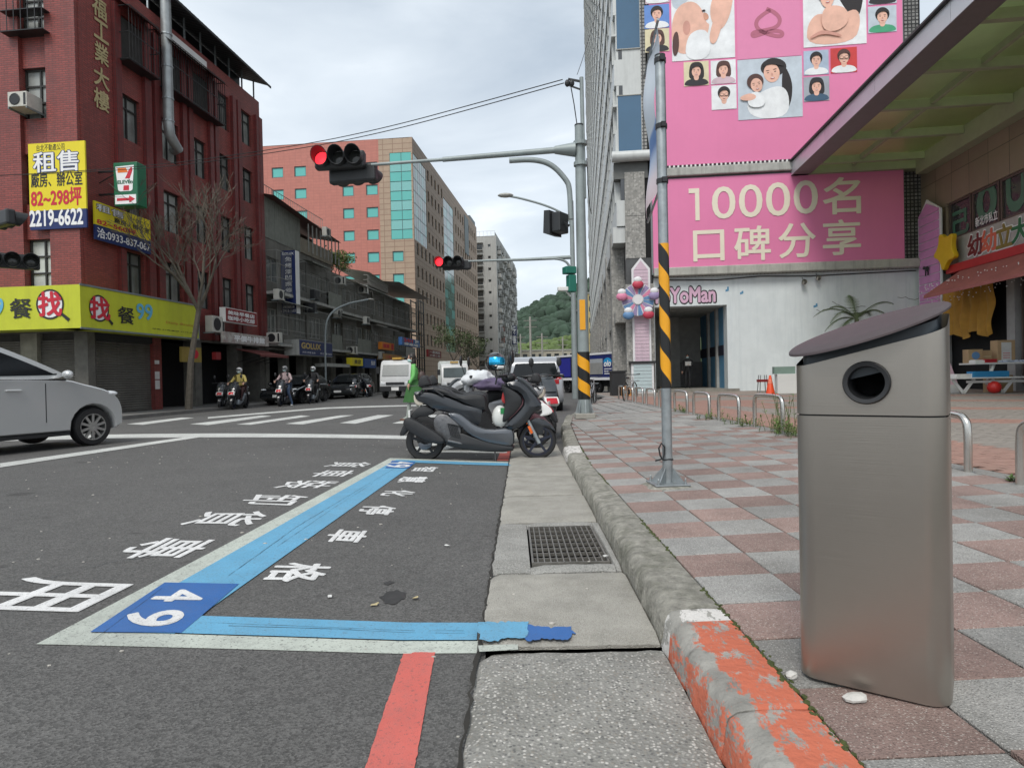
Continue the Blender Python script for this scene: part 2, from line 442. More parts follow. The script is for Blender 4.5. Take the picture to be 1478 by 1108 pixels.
pwl = paint_mat('pale_road_paint', (0.50, 0.54, 0.48), 0.55, sc=16)
pb = paint_mat('light_blue_road_paint', (0.12, 0.36, 0.55), 0.26)
pdb = paint_mat('dark_blue_road_paint', (0.025, 0.12, 0.36), 0.14)
pr = paint_mat('red_road_paint', (0.58, 0.125, 0.10), 0.28)
def clip(poly, ax, v, keep_less):
    out = []
    for i in range(len(poly)):
        a = poly[i-1]; b = poly[i]; ia = (a[ax] < v) == keep_less; ib = (b[ax] < v) == keep_less
        if ia != ib:
            t = (v - a[ax]) / (b[ax] - a[ax]); out.append((a[0]+(b[0]-a[0])*t, a[1]+(b[1]-a[1])*t))
        if ib: out.append(b)
    return out
def drape(polys, name, m, lift=0.004, zf=roadz, step=0.5, th=0.003):
    """thin painted sheet following the ground"""
    mb = MB()
    for poly in polys:
        x0 = min(p[0] for p in poly); x1 = max(p[0] for p in poly); y0 = min(p[1] for p in poly); y1 = max(p[1] for p in poly)
        gx = math.floor(x0/step)
        while gx*step < x1:
            a = clip(clip(poly, 0, gx*step, False), 0, (gx+1)*step, True)
            if len(a) >= 3 and abs(area(a)) > 1e-7:
                gy = math.floor(min(p[1] for p in a))
                while gy < max(p[1] for p in a):
                    b = clip(clip(a, 1, gy, False), 1, gy+1, True)
                    if len(b) >= 3 and abs(area(b)) > 1e-7:
                        mb.quad(*[(p[0], p[1], zf(p[0], p[1]) + lift) for p in b])
                    gy += 1
            gx += 1
    return mb.build(name, m)
def P2(*pts): return [tuple(GR(*p)[:2]) for p in pts]
def flat(o, kind='structure'): o['kind'] = kind; return o
# lane lines, stop line and crossing: each painted mark is its own piece of the road
def jag(pts, step, seed, amp=2.0):
    rr = random.Random(seed); out = []
    for i in range(len(pts)):
        a, b = pts[i], pts[(i+1) % len(pts)]; L_ = math.hypot(b[0]-a[0], b[1]-a[1]); n = max(1, int(L_/(4*step)))
        for k in range(n): t = k/n; out.append((a[0]+(b[0]-a[0])*t+rr.gauss(0, amp*.22), a[1]+(b[1]-a[1])*t+rr.gauss(0, amp*.16)))
    return out
def mark(name, m, polys, lift=0.004): 
    o = drape(polys, name, m, lift); o.parent = road; return o
mark('stop_line', pw, [P2((0, 631.5), (165, 627), (590, 629), (600, 634), (165, 632.5), (0, 637))])
mark('lane_line', pw, [P2((0, 669), (285, 628.5), (300, 629.5), (0, 675))], 0.006)
for a in [((274, 612), (378, 599.5), (392, 600.5), (300, 613.5)), ((341, 612.5), (434, 599.5), (448, 600.5), (362, 613)),
          ((412, 611.5), (491, 599.5), (511, 599), (437, 612.5)), ((490, 610.5), (545, 599), (568, 599), (513, 611.5)),
          ((566, 611), (612, 598.5), (640, 598.5), (600, 611.5)), ((183, 612), (262, 602.5), (280, 603), (206, 613)),
          ((585, 649), (640, 636), (690, 636), (640, 650)), ((690, 611), (715, 599), (745, 599), (728, 611.5))]:
    mark('crossing_stripe', pw, [P2(*a)])
mark('lane_line', pw, [P2((300, 602), (470, 588), (620, 584), (620, 585.5), (470, 590), (300, 604))])
mark('far_stop_line', pw, [P2((595, 649), (755, 650.5), (760, 653.5), (592, 652.5))])
mark('bay_border', pwl, [P2((52, 930), (563, 661), (575, 662), (135, 912), (690, 925.5), (688, 943)),
                         ], 0.003)
mark('bay_border', pwl, [P2((563, 661.2), (783, 667), (783, 669.2), (572, 664))], 0.0045)
mark('bay_band', pb, [P2((135, 912), (570, 664.5), (601, 667.5), (252, 915.5))], 0.0052)
mark('bay_band', pb, [P2((290, 890), (690, 900), (688, 925), (255, 915))], 0.0066)
mark('bay_band', pb, [P2((572, 663.8), (784, 668.6), (783, 672.5), (568, 667))], 0.006)
mark('number_panel', pdb, [P2((130, 914), (238, 842), (345, 844), (262, 915))], 0.0080)
mark('number_panel', pdb, [P2((556, 676), (566, 665.3), (600, 667), (590, 676.5))], 0.0080)
mark('red_line', pr, [P2(*jag([(526, 1112), (583, 942), (628, 942), (598, 1112)], 1.0, 3, 2))])
mark('red_line', pr, [P2((717, 665), (725, 645), (739, 645), (735, 665))], 0.006)
# thin cracks in the blue paint, dark joint between asphalt and gutter
crk = mat('paint_crack', (.035, .05, .06), .8, var=.2)
def crackline(pts, w, seed, m=crk, lift=.0078, par=None, zf=roadz):
    rr = random.Random(seed); q = MB(); P_ = [Vector(GR(*p)) if len(p) == 2 else Vector(p) for p in pts]; vs = []; n_ = 0
    for a, b in zip(P_, P_[1:]):
        k_ = max(2, int((b-a).length/.05))
        for k in range(k_):
            p = a+(b-a)*k/k_; d_ = (b-a).normalized(); s_ = Vector((-d_.y, d_.x, 0)); o_ = rr.gauss(0, w*.5); ww = w*rr.uniform(.2, 1)
            for sg in (-1, 1): x, y = p.x+s_.x*(o_+sg*ww), p.y+s_.y*(o_+sg*ww); vs.append((x, y, zf(x, y)+lift))
            n_ += 1
    q.add(vs, [(2*i, 2*i+1, 2*i+3, 2*i+2) for i in range(n_-1)]); o = q.build('crack', m); o.parent = par or road; return o
crackline([(330, 905), (470, 909), (688, 916)], .0022, 1); crackline([(300, 900), (520, 909), (686, 912)], .0015, 2)
crackline([(330, 832), (430, 760), (520, 706), (570, 676)], .002, 3); crackline([(400, 790), (480, 735), (540, 697)], .0014, 4)
crackline([(-80, 868), (60, 838), (160, 812), (250, 800)], .002, 5, lift=.005); crackline([(130, 930), (240, 846)], .0015, 8, lift=.0092)
crackline([(xg(1)-.0, 1.0, 0), (xg(2.6), 2.6, 0), (xg(5), 5, 0), (xg(9), 9, 0), (xg(14), 14, 0)], .012, 6, m=mat('silt', (.028, .026, .022), .95, var=.4), lift=.0055) if False else None
# characters: tops towards the kerb, written from far to near; each fitted to its four picture corners
mark('oil_stain', mat('oil_stain', (.030, .029, .028), .6, var=.4, scale=20), [P2(*jag([(548, 862), (556, 855), (572, 852), (588, 856), (584, 864), (572, 871), (556, 871)], 1, 9, 5)), P2(*jag([(553, 842), (562, 838), (569, 841), (560, 845)], 1, 4, 3))], 0.003)
def road_char(ch, quad_px, m, bold=0.02, lift=0.004):
    """quad_px: picture points of the character's top-left, top-right, bottom-right, bottom-left"""
    me = text_mesh(ch, 1.0, bold)
    bm = bmesh.new(); bm.from_mesh(me)
    bmesh.ops.triangulate(bm, faces=bm.faces); bm.to_mesh(me); bm.free()
    fit(me, 0, 1, 0, 1)
    tl, tr, br_, bl = [GR(*q) for q in quad_px]
    for v in me.vertices:
        a, b = v.co.x, v.co.y
        p = (bl*(1-a) + br_*a)*(1-b) + (tl*(1-a) + tr*a)*b
        v.co = (p.x, p.y, roadz(p.x, p.y) + lift + v.co.z*.35)
    me.materials.append(m)
    o = link('painted_character', me, road)
    return o
# (far edge right/left, near edge right/left) of each character
for ch, q in {
    '智': ((634, 674), (628, 681), (592, 680.5), (600, 674)),
    '慧': ((619, 688.5), (612, 697), (572, 696), (581, 688)),
    '化': ((604, 708.5), (590, 717), (546, 715.5), (558, 707.5)),
    '停': ((575, 730.5), (565, 744), (512, 742), (526, 729.5)),
    '車': ((536, 766), (521, 784.5), (464, 782), (482, 764)),
    '格': ((482, 814), (462, 841), (376, 840), (402, 812))}.items():
    tl, tr, br_, bl = q[0], q[1], q[2], q[3]
    road_char(ch, (tl, tr, br_, bl), pwn, 0.025)
for ch, q in (
    ('貨', ((540, 667.5), (526, 674.5), (465, 673.5), (484, 667))),
    ('車', ((517, 679), (500, 688.5), (440, 688), (464, 679))),
    ('裝', ((493, 694.5), (468, 705), (392, 704.5), (420, 693.5))),
    ('卸', ((449, 715), (425, 730), (342, 727), (366, 714))),
    ('貨', ((395, 738), (362, 760), (256, 758), (300, 738.5))),
    ('專', ((321, 779), (265, 807), (156, 806), (216, 776))),
    ('用', ((205, 838), (112, 884), (-92, 878), (40, 833)))):
    road_char(ch, q, pwn, 0.01)
road_char('4', ((307, 853.5), (287, 871), (212, 870), (240, 852.5)), pwn, 0.02, 0.0094)
road_char('9', ((275, 883), (250, 907), (161, 905), (196, 881.5)), pwn, 0.02, 0.0094)
road_char('4', ((600, 667.3), (595.5, 670.4), (561, 669.8), (567, 666.8)), pwn, 0.02, 0.0094)
road_char('9', ((594.5, 671.2), (589, 675.5), (553, 675), (559.5, 670.9)), pwn, 0.02, 0.0094)

# ================================================================ GUTTER
XG0, XK0, XK1 = -0.16, 0.62, 0.84
def xg(y): return -0.155 + 0.017 * (y - 2.6)          # asphalt edge
def xk(y): return 0.585 + 0.0145 * (y - 2.6)           # kerb foot
def kerb_in(y):
    pts = [(-3, .84), (7, .84), (9.5, .95), (13, 1.16), (16, 1.5), (20, 2.3), (27, 3.9), (33, 5.2)]
    for a, b in zip(pts, pts[1:]):
        if y <= b[0]: return a[1] + (b[1]-a[1]) * (y-a[0]) / (b[0]-a[0])
    return pts[-1][1]
conc_plain = mat('plain_concrete', (0.33, 0.32, 0.29), 0.85, var=0.22, scale=2.4, dirt=0.35, dscale=1.6, dcol=(0.13, 0.125, 0.10, 1), bump=0.35, bscale=90, rnd=0.10)
def aggregate(name, base, stones, dens=75, size=1.0, dirt=None):
    """concrete with the stones showing"""
    m = mat(name, base, 0.85, var=0.25, scale=4, dirt=0.6, dscale=1.7, dcol=dirt or (0.10, 0.10, 0.08, 1), coords='Position')
    t = m.node_tree; Lk = t.links.new; b = pbsdf(m); src = b.inputs['Base Color'].links[0].from_socket
    c = N('ShaderNodeNewGeometry', t)
    nz2 = N('ShaderNodeTexNoise', t); nz2.inputs['Scale'].default_value = 30; Lk(c.outputs['Position'], nz2.inputs['Vector'])
    sc2 = N('ShaderNodeVectorMath', t, operation='SCALE'); Lk(nz2.outputs['Color'], sc2.inputs[0]); sc2.inputs['Scale'].default_value = 0.012
    ad = N('ShaderNodeVectorMath', t, operation='ADD'); Lk(c.outputs['Position'], ad.inputs[0]); Lk(sc2.outputs[0], ad.inputs[1])
    v = N('ShaderNodeTexVoronoi', t); v.inputs['Scale'].default_value = dens; Lk(ad.outputs[0], v.inputs['Vector'])
    rp = N('ShaderNodeValToRGB', t); rp.color_ramp.interpolation = 'CONSTANT'
    els = rp.color_ramp.elements; els[0].position = 0; els[0].color = (*stones[0], 1); els[1].position = 1/len(stones); els[1].color = (*stones[1], 1)
    for i, s_ in enumerate(stones[2:]): x = els.new((i+2)/len(stones)); x.color = (*s_, 1)
    sx = N('ShaderNodeSeparateColor', t); Lk(v.outputs['Color'], sx.inputs[0]); Lk(sx.outputs[0], rp.inputs[0])
    mr = N('ShaderNodeMapRange', t); mr.inputs[1].default_value = 0.36 * size; mr.inputs[2].default_value = 0.5 * size; mr.inputs[3].default_value = 0.85; mr.inputs[4].default_value = 0
    Lk(v.outputs['Distance'], mr.inputs[0])
    x = N('ShaderNodeMixRGB', t); Lk(mr.outputs[0], x.inputs[0]); Lk(src, x.inputs[1]); Lk(rp.outputs[0], x.inputs[2]); Lk(x.outputs[0], b.inputs['Base Color'])
    bp = N('ShaderNodeBump', t); bp.invert = True; bp.inputs['Strength'].default_value = 0.7; bp.inputs['Distance'].default_value = 0.006
    Lk(v.outputs['Distance'], bp.inputs['Height']); Lk(bp.outputs[0], b.inputs['Normal'])
    return m
conc = aggregate('gutter_concrete', (0.36, 0.345, 0.305), [(0.24, 0.23, 0.205), (0.37, 0.355, 0.315), (0.44, 0.425, 0.385), (0.30, 0.285, 0.25)], 190, dirt=(0.13, 0.125, 0.10, 1))
agg = aggregate('exposed_aggregate', (0.25, 0.245, 0.225), [(0.12, 0.12, 0.115), (0.30, 0.29, 0.27), (0.20, 0.195, 0.185), (0.55, 0.53, 0.49), (0.24, 0.22, 0.19), (0.38, 0.37, 0.34)], 85)
agg2 = aggregate('washed_gutter_concrete', (0.30, 0.295, 0.275), [(0.16, 0.16, 0.15), (0.30, 0.29, 0.27), (0.42, 0.41, 0.38), (0.36, 0.35, 0.33)], 120)
gut = MB().box(-0.13, 0.62, -3, 16.5, -0.2, 0.0).build('gutter', conc); gut['kind'] = 'structure'
joints = [-2.0, 2.62, 3.62, 4.86, 5.98, 7.15, 8.15, 9.6, 11.2, 12.8, 14.4, 16.4]
def rough_slab(x0f, x1f, y0, y1, ztop, m, seed, name, parent, nxs=14, amp=0.004, dips=True):
    nys = max(3, int((y1 - y0) / 0.09)); vs = []; rr = random.Random(seed)
    for j in range(nys + 1):
        y = y0 + (y1 - y0) * j / nys
        for i in range(nxs + 1):
            t = i / nxs; a = x0f(y); b = x1f(y); x = a + (b - a) * t
            e = noise.noise(Vector((x*9+seed, y*9, seed*1.7)))
            z = ztop + e * amp
            if i == 0: x += 0.012 * noise.noise(Vector((y*14, seed, 1))) ; z -= 0.014
            if i == nxs: z -= 0.003
            yy = y
            if j == 0: yy += abs(0.008*noise.noise(Vector((x*12, seed, 3)))) ; z -= 0.016
            if j == nys: yy -= abs(0.008*noise.noise(Vector((x*12, seed, 5)))) ; z -= 0.016
            vs.append((x, yy, z))
    W_ = nxs + 1; nb = len(vs)
    fs = [(j*W_+i, j*W_+i+1, (j+1)*W_+i+1, (j+1)*W_+i) for j in range(nys) for i in range(nxs)]
    rim = [i for i in range(W_)] + [j*W_+nxs for j in range(1, nys+1)] + [nys*W_+i for i in range(nxs-1, -1, -1)] + [j*W_ for j in range(nys-1, 0, -1)]
    for k in rim: vs.append((vs[k][0], vs[k][1], -0.05))
    n = len(rim)
    for k in range(n): fs.append((rim[k], nb+k, nb+(k+1) % n, rim[(k+1) % n]))
    return MB().add(vs, fs).build(name, m, parent, smooth=True)
GY0, GY1, GXa, GXb = 3.78, 4.70, 0.095, 0.555
for i, (a, b) in enumerate(zip(joints, joints[1:])):
    m = agg if i == 0 else (agg2 if i == 2 else conc); g = 0.012
    zt = 0.030 if i else 0.016
    if i == 2:
        for q, (fa, fb, ya, yb) in enumerate(((xg, lambda y: GXa - .012, a+g, b-g), (lambda y: GXb + .012, xk, a+g, b-g),
                                 (lambda y: GXa - .012, lambda y: GXb + .012, a+g, GY0-.012), (lambda y: GXa - .012, lambda y: GXb + .012, GY1+.012, b-g))):
            rough_slab(fa, fb, ya, yb, zt, m, 31+q, 'gutter_slab', gut, 6)
    else:
        rough_slab(xg, xk, a+g, b-g, zt, m, i+1, 'gutter_slab', gut, amp=0.007 if i == 0 else 0.003)
# paint that ran on to the slabs
zs = lambda x, y: 0.031
drape([[tuple(G(*q, .032)[:2]) for q in jag([(690, 898), (762, 898), (760, 905), (764, 912), (758, 921), (725, 921), (718, 926), (692, 925)], 1, 4, 5)]], 'bay_band', pb, 0.0045, lambda x, y: .031).parent = gut
drape([[tuple(G(*q, .032)[:2]) for q in jag([(758, 903), (800, 905), (822, 904), (831, 913), (820, 923), (790, 922), (756, 924), (760, 912)], 1, 5, 6)]], 'blue_paint_patch', pdb, 0.003, lambda x, y: .031).parent = gut
drape([[tuple(G(*q, .02)[:2]) for q in ((690, 933), (747, 931), (748, 939), (692, 942))]], 'bay_border', pwl, 0.008, lambda x, y: .018).parent = gut
crackline([(xg(.6)-.004, .6, 0), (xg(2.6)-.004, 2.6, 0), (xg(5)-.004, 5, 0), (xg(9)-.004, 9, 0), (xg(14)-.004, 14, 0)], .011, 6, m=mat('silt', (.028, .026, .022), .95, var=.4), lift=.017)
# drain grate
grate = thing('drain_grate', 'black iron grate over the drain in the gutter beside the kerb', 'drain grate', (GXa, GY0, 0))
iron = mat('worn_iron', (0.22, 0.21, 0.19), 0.5, 0.6, var=0.3, scale=20, dirt=0.3, dscale=6)
w_, l_ = GXb-GXa, GY1-GY0
f = MB(); f.box(0, w_, 0, .012, -.03, .028).box(0, w_, l_-.012, l_, -.03, .028).box(0, .012, .012, l_-.012, -.03, .028).box(w_-.012, w_, .012, l_-.012, -.03, .028)
f.build('frame', iron, grate)
lb = MB().box(-.004, .004, .012, l_-.012, -.02, .024).mesh('bar'); lb.materials.append(iron)
cb_ = MB().box(.012, w_-.012, -.004, .004, -.012, .021).mesh('cross_bar'); cb_.materials.append(iron)
for k in range(1, 12): o = link('bar', lb, grate); o.location.x = w_*k/12
for k in range(1, 8): o = link('cross_bar', cb_, grate); o.location.y = l_*k/8
MB().box(.005, w_-.005, .005, l_-.005, -.3, -.19).build('drain_pit', void, grate)
# ================================================================ KERB
def kerb_mats():
    m = mat('kerb_stone', (0.27, 0.26, 0.225), 0.9, var=0.5, scale=18, dirt=0.75, dscale=6.0, dcol=(0.055, 0.06, 0.035, 1), bump=1.0, bscale=60, rnd=0.12)
    p = mat('painted_kerb_stone', (0.34, 0.33, 0.30), 0.85, var=0.45, scale=22, dirt=0.85, dscale=11.0, dcol=(0.05, 0.05, 0.045, 1), bump=0.8, bscale=45)
    t = p.node_tree; Lk = t.links.new; b = pbsdf(p); src = b.inputs['Base Color'].links[0].from_socket
    c = N('ShaderNodeTexCoord', t); ge = N('ShaderNodeNewGeometry', t)
    sep = N('ShaderNodeSeparateXYZ', t); Lk(c.outputs['Object'], sep.inputs[0])
    a = N('ShaderNodeTexNoise', t); a.inputs['Scale'].default_value = 14; a.inputs['Detail'].default_value = 12; a.inputs['Roughness'].default_value = 0.8
    mpk = N('ShaderNodeMapping', t); mpk.inputs['Scale'].default_value = (1.3, 0.6, 1.3); Lk(c.outputs['Object'], mpk.inputs[0]); Lk(mpk.outputs[0], a.inputs['Vector'])
    # the rounded edge is scuffed bare: coverage falls near the edge line x = foot + 0.05
    ab = N('ShaderNodeMath', t, operation='SUBTRACT'); Lk(sep.outputs[0], ab.inputs[0]); ab.inputs[1].default_value = 0.638
    ab2 = N('ShaderNodeMath', t, operation='ABSOLUTE'); Lk(ab.outputs[0], ab2.inputs[0])
    mre = N('ShaderNodeMapRange', t); mre.inputs[1].default_value = 0.008; mre.inputs[2].default_value = 0.05; mre.inputs[3].default_value = -0.10; mre.inputs[4].default_value = 0.045
    Lk(ab2.outputs[0], mre.inputs[0])
    sm = N('ShaderNodeMath', t, operation='ADD'); Lk(a.outputs['Fac'], sm.inputs[0]); Lk(mre.outputs[0], sm.inputs[1])
    mr = N('ShaderNodeMapRange', t); mr.inputs[1].default_value = 0.49; mr.inputs[2].default_value = 0.525; Lk(sm.outputs[0], mr.inputs[0])
    # white band y > 2.53, red elsewhere
    gt = N('ShaderNodeMath', t, operation='GREATER_THAN'); Lk(sep.outputs[1], gt.inputs[0]); gt.inputs[1].default_value = 2.52
    pc = N('ShaderNodeMixRGB', t); Lk(gt.outputs[0], pc.inputs[0]); pc.inputs[1].default_value = (0.50, 0.135, 0.075, 1); pc.inputs[2].default_value = (0.62, 0.60, 0.57, 1)
    x = N('ShaderNodeMixRGB', t); Lk(mr.outputs[0], x.inputs[0]); Lk(src, x.inputs[1]); Lk(pc.outputs[0], x.inputs[2]); Lk(x.outputs[0], b.inputs['Base Color'])
    return m, p
kstone, kpaint = kerb_mats()
kerb = MB()
for (a, b) in zip(range(16, 33), range(17, 34)):
    kerb.quad((kerb_in(a)-.15, a, .10), (kerb_in(a), a, .13), (kerb_in(b), b, .13), (kerb_in(b)-.15, b, .10))
    kerb.quad((kerb_in(a)-.17, a, -.05), (kerb_in(a)-.15, a, .10), (kerb_in(b)-.15, b, .10), (kerb_in(b)-.17, b, -.05))
kerb = kerb.build('kerb', kstone); kerb['kind'] = 'structure'
def kerb_stone(y0, y1, m, seed):
    prof = [(0.0, -0.08), (0.005, 0.0), (0.012, 0.05), (0.020, 0.10), (0.032, 0.128), (0.052, 0.143), (0.085, 0.149), (0.13, 0.150), (0.18, 0.151), (1, 0.150), (1, 0.05)]
    ny = max(4, int((y1-y0)/(0.014 if y0 < 4 else 0.035))); vs = []
    for j in range(ny+1):
        y = y0 + (y1-y0)*j/ny
        ki = kerb_in(y); kf = xk(y) if y < 9 else ki - .2
        for i, (dx, z) in enumerate(prof):
            x = ki if dx == 1 else kf + dx * (1 if y < 9 else 1)
            p = Vector((x*10, y*10, z*10+seed))
            if 1 <= i <= 8:
                x += 0.0035*noise.noise(p*7)+0.002*noise.noise(p*15); z += 0.003*noise.noise(p*6.3+Vector((3, 1, 2)))
                x += 0.009*noise.noise(p) + 0.004*noise.noise(p*3); z += 0.009*noise.noise(p+Vector((5, 5, 5))) + 0.004*noise.noise(p*3.3)
                if 4 <= i <= 6:
                    ch = max(0, noise.noise(Vector((y*4, seed*3.1, 0)))-.1)*.03; z -= ch; x += ch
            yy = y
            if j in (0, ny) and i > 1: z -= 0.007; x += .004
            vs.append((x, yy, z))
    n = len(prof)
    fs = [(j*n+i, j*n+i+1, (j+1)*n+i+1, (j+1)*n+i) for j in range(ny) for i in range(n-1)]
    fs += [tuple(range(n)), tuple(ny*n+i for i in range(n-1, -1, -1))]
    return MB().add(vs, fs).build('kerb_stone', m, kerb, smooth=True)
ky = [-2.2, -1.1, -0.1, 0.95, 1.85, 2.66, 3.24, 3.95, 4.62, 5.2, 5.95, 6.7, 7.45, 8.2, 9.0, 9.9, 10.8, 11.7, 12.6, 13.5, 14.4, 15.3, 16.2]
for i, (a, b) in enumerate(zip(ky, ky[1:])):
    kerb_stone(a+.003, b-.003, kpaint if b <= 2.67 or 7.9 < a < 8.9 else kstone, i*3.7)
# moss in the joint behind the kerb
moss_m = mat('moss', (0.06, 0.075, 0.02), 0.95, var=0.5, scale=60, bump=0.8, bscale=120)
mb = MB()
for k in range(900):
    y = random.uniform(1.0, 9); x = kerb_in(y) + random.gauss(0.002, .006)
    if noise.noise(Vector((y*2.2, 4.4, 0))) < -0.15: continue
    s_ = random.uniform(.003, .010); mb.ball((x, y, walkz(x)-.002), (s_, s_*1.6, s_*.7), 5, 3)
mb.build('moss', moss_m, None, kind='stuff')
# ================================================================ PAVEMENT
sub = MB()
py_ = [-3, 7, 9.5, 13, 16, 20, 27, 33]
for a, b in zip(py_, py_[1:]):
    sub.quad((kerb_in(a), a, .12), (3.9, a, .21), (3.9, b, .21), (kerb_in(b), b, .12)) if kerb_in(b) < 3.9 else None
    sub.quad((3.9, a, .21), (60, a, .225), (60, b, .225), (3.9 if kerb_in(b) < 3.9 else kerb_in(b), b, .21))
subm = mat('pavement_joint_sand', (0.07, 0.068, 0.05), 0.95, var=0.4, scale=12, bump=0.4)
pave = sub.build('pavement', subm); pave['kind'] = 'structure'
tg = aggregate('grey_paving_tile', (0.30, 0.295, 0.28), [(0.15, 0.15, 0.14), (0.29, 0.285, 0.27), (0.46, 0.45, 0.42), (0.21, 0.205, 0.195), (0.31, 0.305, 0.29)], 150, dirt=(0.14, 0.13, 0.11, 1))
tr_ = aggregate('red_paving_tile', (0.285, 0.20, 0.175), [(0.15, 0.10, 0.088), (0.30, 0.20, 0.175), (0.44, 0.38, 0.34), (0.21, 0.14, 0.12), (0.28, 0.19, 0.165)], 150, dirt=(0.12, 0.09, 0.075, 1))
for m in (tg, tr_):      # tile to tile difference
    t = m.node_tree; b = pbsdf(m); src = b.inputs['Base Color'].links[0].from_socket
    oi = N('ShaderNodeObjectInfo', t); mr = N('ShaderNodeMapRange', t); mr.inputs[3].default_value = 0.84; mr.inputs[4].default_value = 1.16
    t.links.new(oi.outputs['Random'], mr.inputs[0]); mm = N('ShaderNodeVectorMath', t, operation='SCALE'); t.links.new(src, mm.inputs[0]); t.links.new(mr.outputs[0], mm.inputs['Scale'])
    t.links.new(mm.outputs[0], b.inputs['Base Color'])
TW, TL = 0.376, 0.366
def tile_mesh(m, nm):
    g = .004; b = .004
    mb = MB(); x0, x1, y0, y1 = g, TW-g, g, TL-g
    mb.add([(x0, y0, -.03), (x1, y0, -.03), (x1, y1, -.03), (x0, y1, -.03), (x0, y0, -b), (x1, y0, -b), (x1, y1, -b), (x0, y1, -b),
            (x0+b, y0+b, 0), (x1-b, y0+b, 0), (x1-b, y1-b, 0), (x0+b, y1-b, 0)],
           [(8, 9, 10, 11), (4, 5, 9, 8), (5, 6, 10, 9), (6, 7, 11, 10), (7, 4, 8, 11), (0, 1, 5, 4), (1, 2, 6, 5), (2, 3, 7, 6), (3, 0, 4, 7)])
    me = mb.mesh(nm); me.materials.append(m); return me
tmg, tmr = tile_mesh(tg, 'paving_tile'), tile_mesh(tr_, 'paving_tile')
rt = random.Random(5); cnt = 0; stuffg = MB(); stuffr = MB()
for r_ in range(-6, 66):
    y = 2.70 + TL*r_
    for c_ in range(0, 8):
        x = 0.845 + TW*c_
        if kerb_in(y+TL) > x + .02:
            if kerb_in(y+TL) < x+TW-.03: (stuffr if (r_+c_) % 2 else stuffg).box(kerb_in(y+TL)+.004, x+TW-.004, y+.004, y+TL-.004, walkz(x)-.03, walkz(x+TW/2))
            continue
        isred = ((r_ + c_) % 2 == 1)
        if r_ > 15 and rt.random() < (r_-15)*.04: isred = False
        if y > 13.5: isred = rt.random() < .12
        z = walkz(x+TW/2) + rt.uniform(-.0025, .0025); tl_ = math.atan(.03)
        seen = y > 0.6 and x/ max(y, .1) < 0.95
        if cnt < 290 and seen and y < 15.5:
            o = link('paving_tile', tmr if isred else tmg, pave)
            o.location = (x, y, walkz(x) + rt.uniform(-.002, .002)); o.rotation_euler = (rt.uniform(-.003, .003), -tl_ + rt.uniform(-.003, .003), rt.uniform(-.006, .006)); cnt += 1
        else:
            q = stuffr if isred else stuffg
            q.box(x+.004, x+TW-.004, y+.004, y+TL-.004, z-.03, z)
o = stuffg.build('far_paving_tiles', tg, pave); o['kind'] = 'stuff'
o = stuffr.build('far_red_paving_tiles', tr_, pave); o['kind'] = 'stuff'
# border stones under the rails and clay brick plaza beyond
plz_r = mat('red_clay_brick', (0.34, 0.20, 0.16), 0.85, var=0.25, scale=9, dirt=0.35, dscale=.8, dcol=(0.2, 0.17, 0.14, 1))
plz_g = mat('grey_clay_brick', (0.27, 0.245, 0.215), 0.85, var=0.25, scale=9, dirt=0.35, dscale=.8, dcol=(0.16, 0.15, 0.13, 1))
A, B_ = MB(), MB()
for i in range(14):
    for j in range(60):
        y = .6 + j*.5
        if i == 0 and y < 30: A.box(3.87, 4.06, y+.005, y+.495, .17, .238)
A.build('edging_stones', tg, pave, kind='stuff')
A = MB(); B_ = MB(); rb = random.Random(9)
for j in range(0, 230):
    y = 2.0 + j*.105
    for i in range(0, 62):
        x = 4.07 + i*.205 + (.1 if j % 2 else 0)
        if x > 3.9 + y*.8 + 6: continue
        if y > 14 and (i > 60): continue
        u = (x*.3 + y) 
        redb = (x < 5.3) or (abs((y + .55*x) % 4.6 - 1.0) < .55 and x > 6) or (y > 11 and x < 7.2 and noise.noise(Vector((x*.3, y*.3, 0))) > .0)
        z = .238 + rb.uniform(-.002, .002)
        (A if redb else B_).box(x+.004, x+.201, y+.004, y+.101, z-.012, z)
A.build('plaza_red_bricks', plz_r, pave, kind='stuff'); B_.build('plaza_grey_bricks', plz_g, pave, kind='stuff')
# far part of the plaza, too far to pick bricks apart
farb = tile_mat('far_clay_bricks', (0.29, 0.24, 0.205), (0.16, 0.14, 0.12), 0.2, 0.1, var=0.3, rough=0.85, ms=0.012, bump=0.2, streak=0)
MB().box(4.07, 60, 26.2, 32.9, .225, .237).build('far_plaza', farb, pave)
MB().box(16.8, 60, -2, 26.2, .225, .237).build('far_plaza', farb, pave)
# left pavement
FL = Frame('L', -16.9)
lp = MB()
def LP_(off, s_, z): p = nv*off + dv*s_; return (p.x, p.y, z)
for s_ in range(-10, 200, 10):
    lp.quad(LP_(-15.0, s_, .0), LP_(-15.0, s_, .12), LP_(-15.0, s_+10, .12), LP_(-15.0, s_+10, .0))
    lp.quad(LP_(-15.0, s_, .12), LP_(-26, s_, .14), LP_(-26, s_+10, .14), LP_(-15.0, s_+10, .12))
o = lp.build('left_pavement', mat('old_pavement', (0.17, 0.165, 0.155), 0.9, var=0.25, dirt=0.4)); o['kind'] = 'structure'
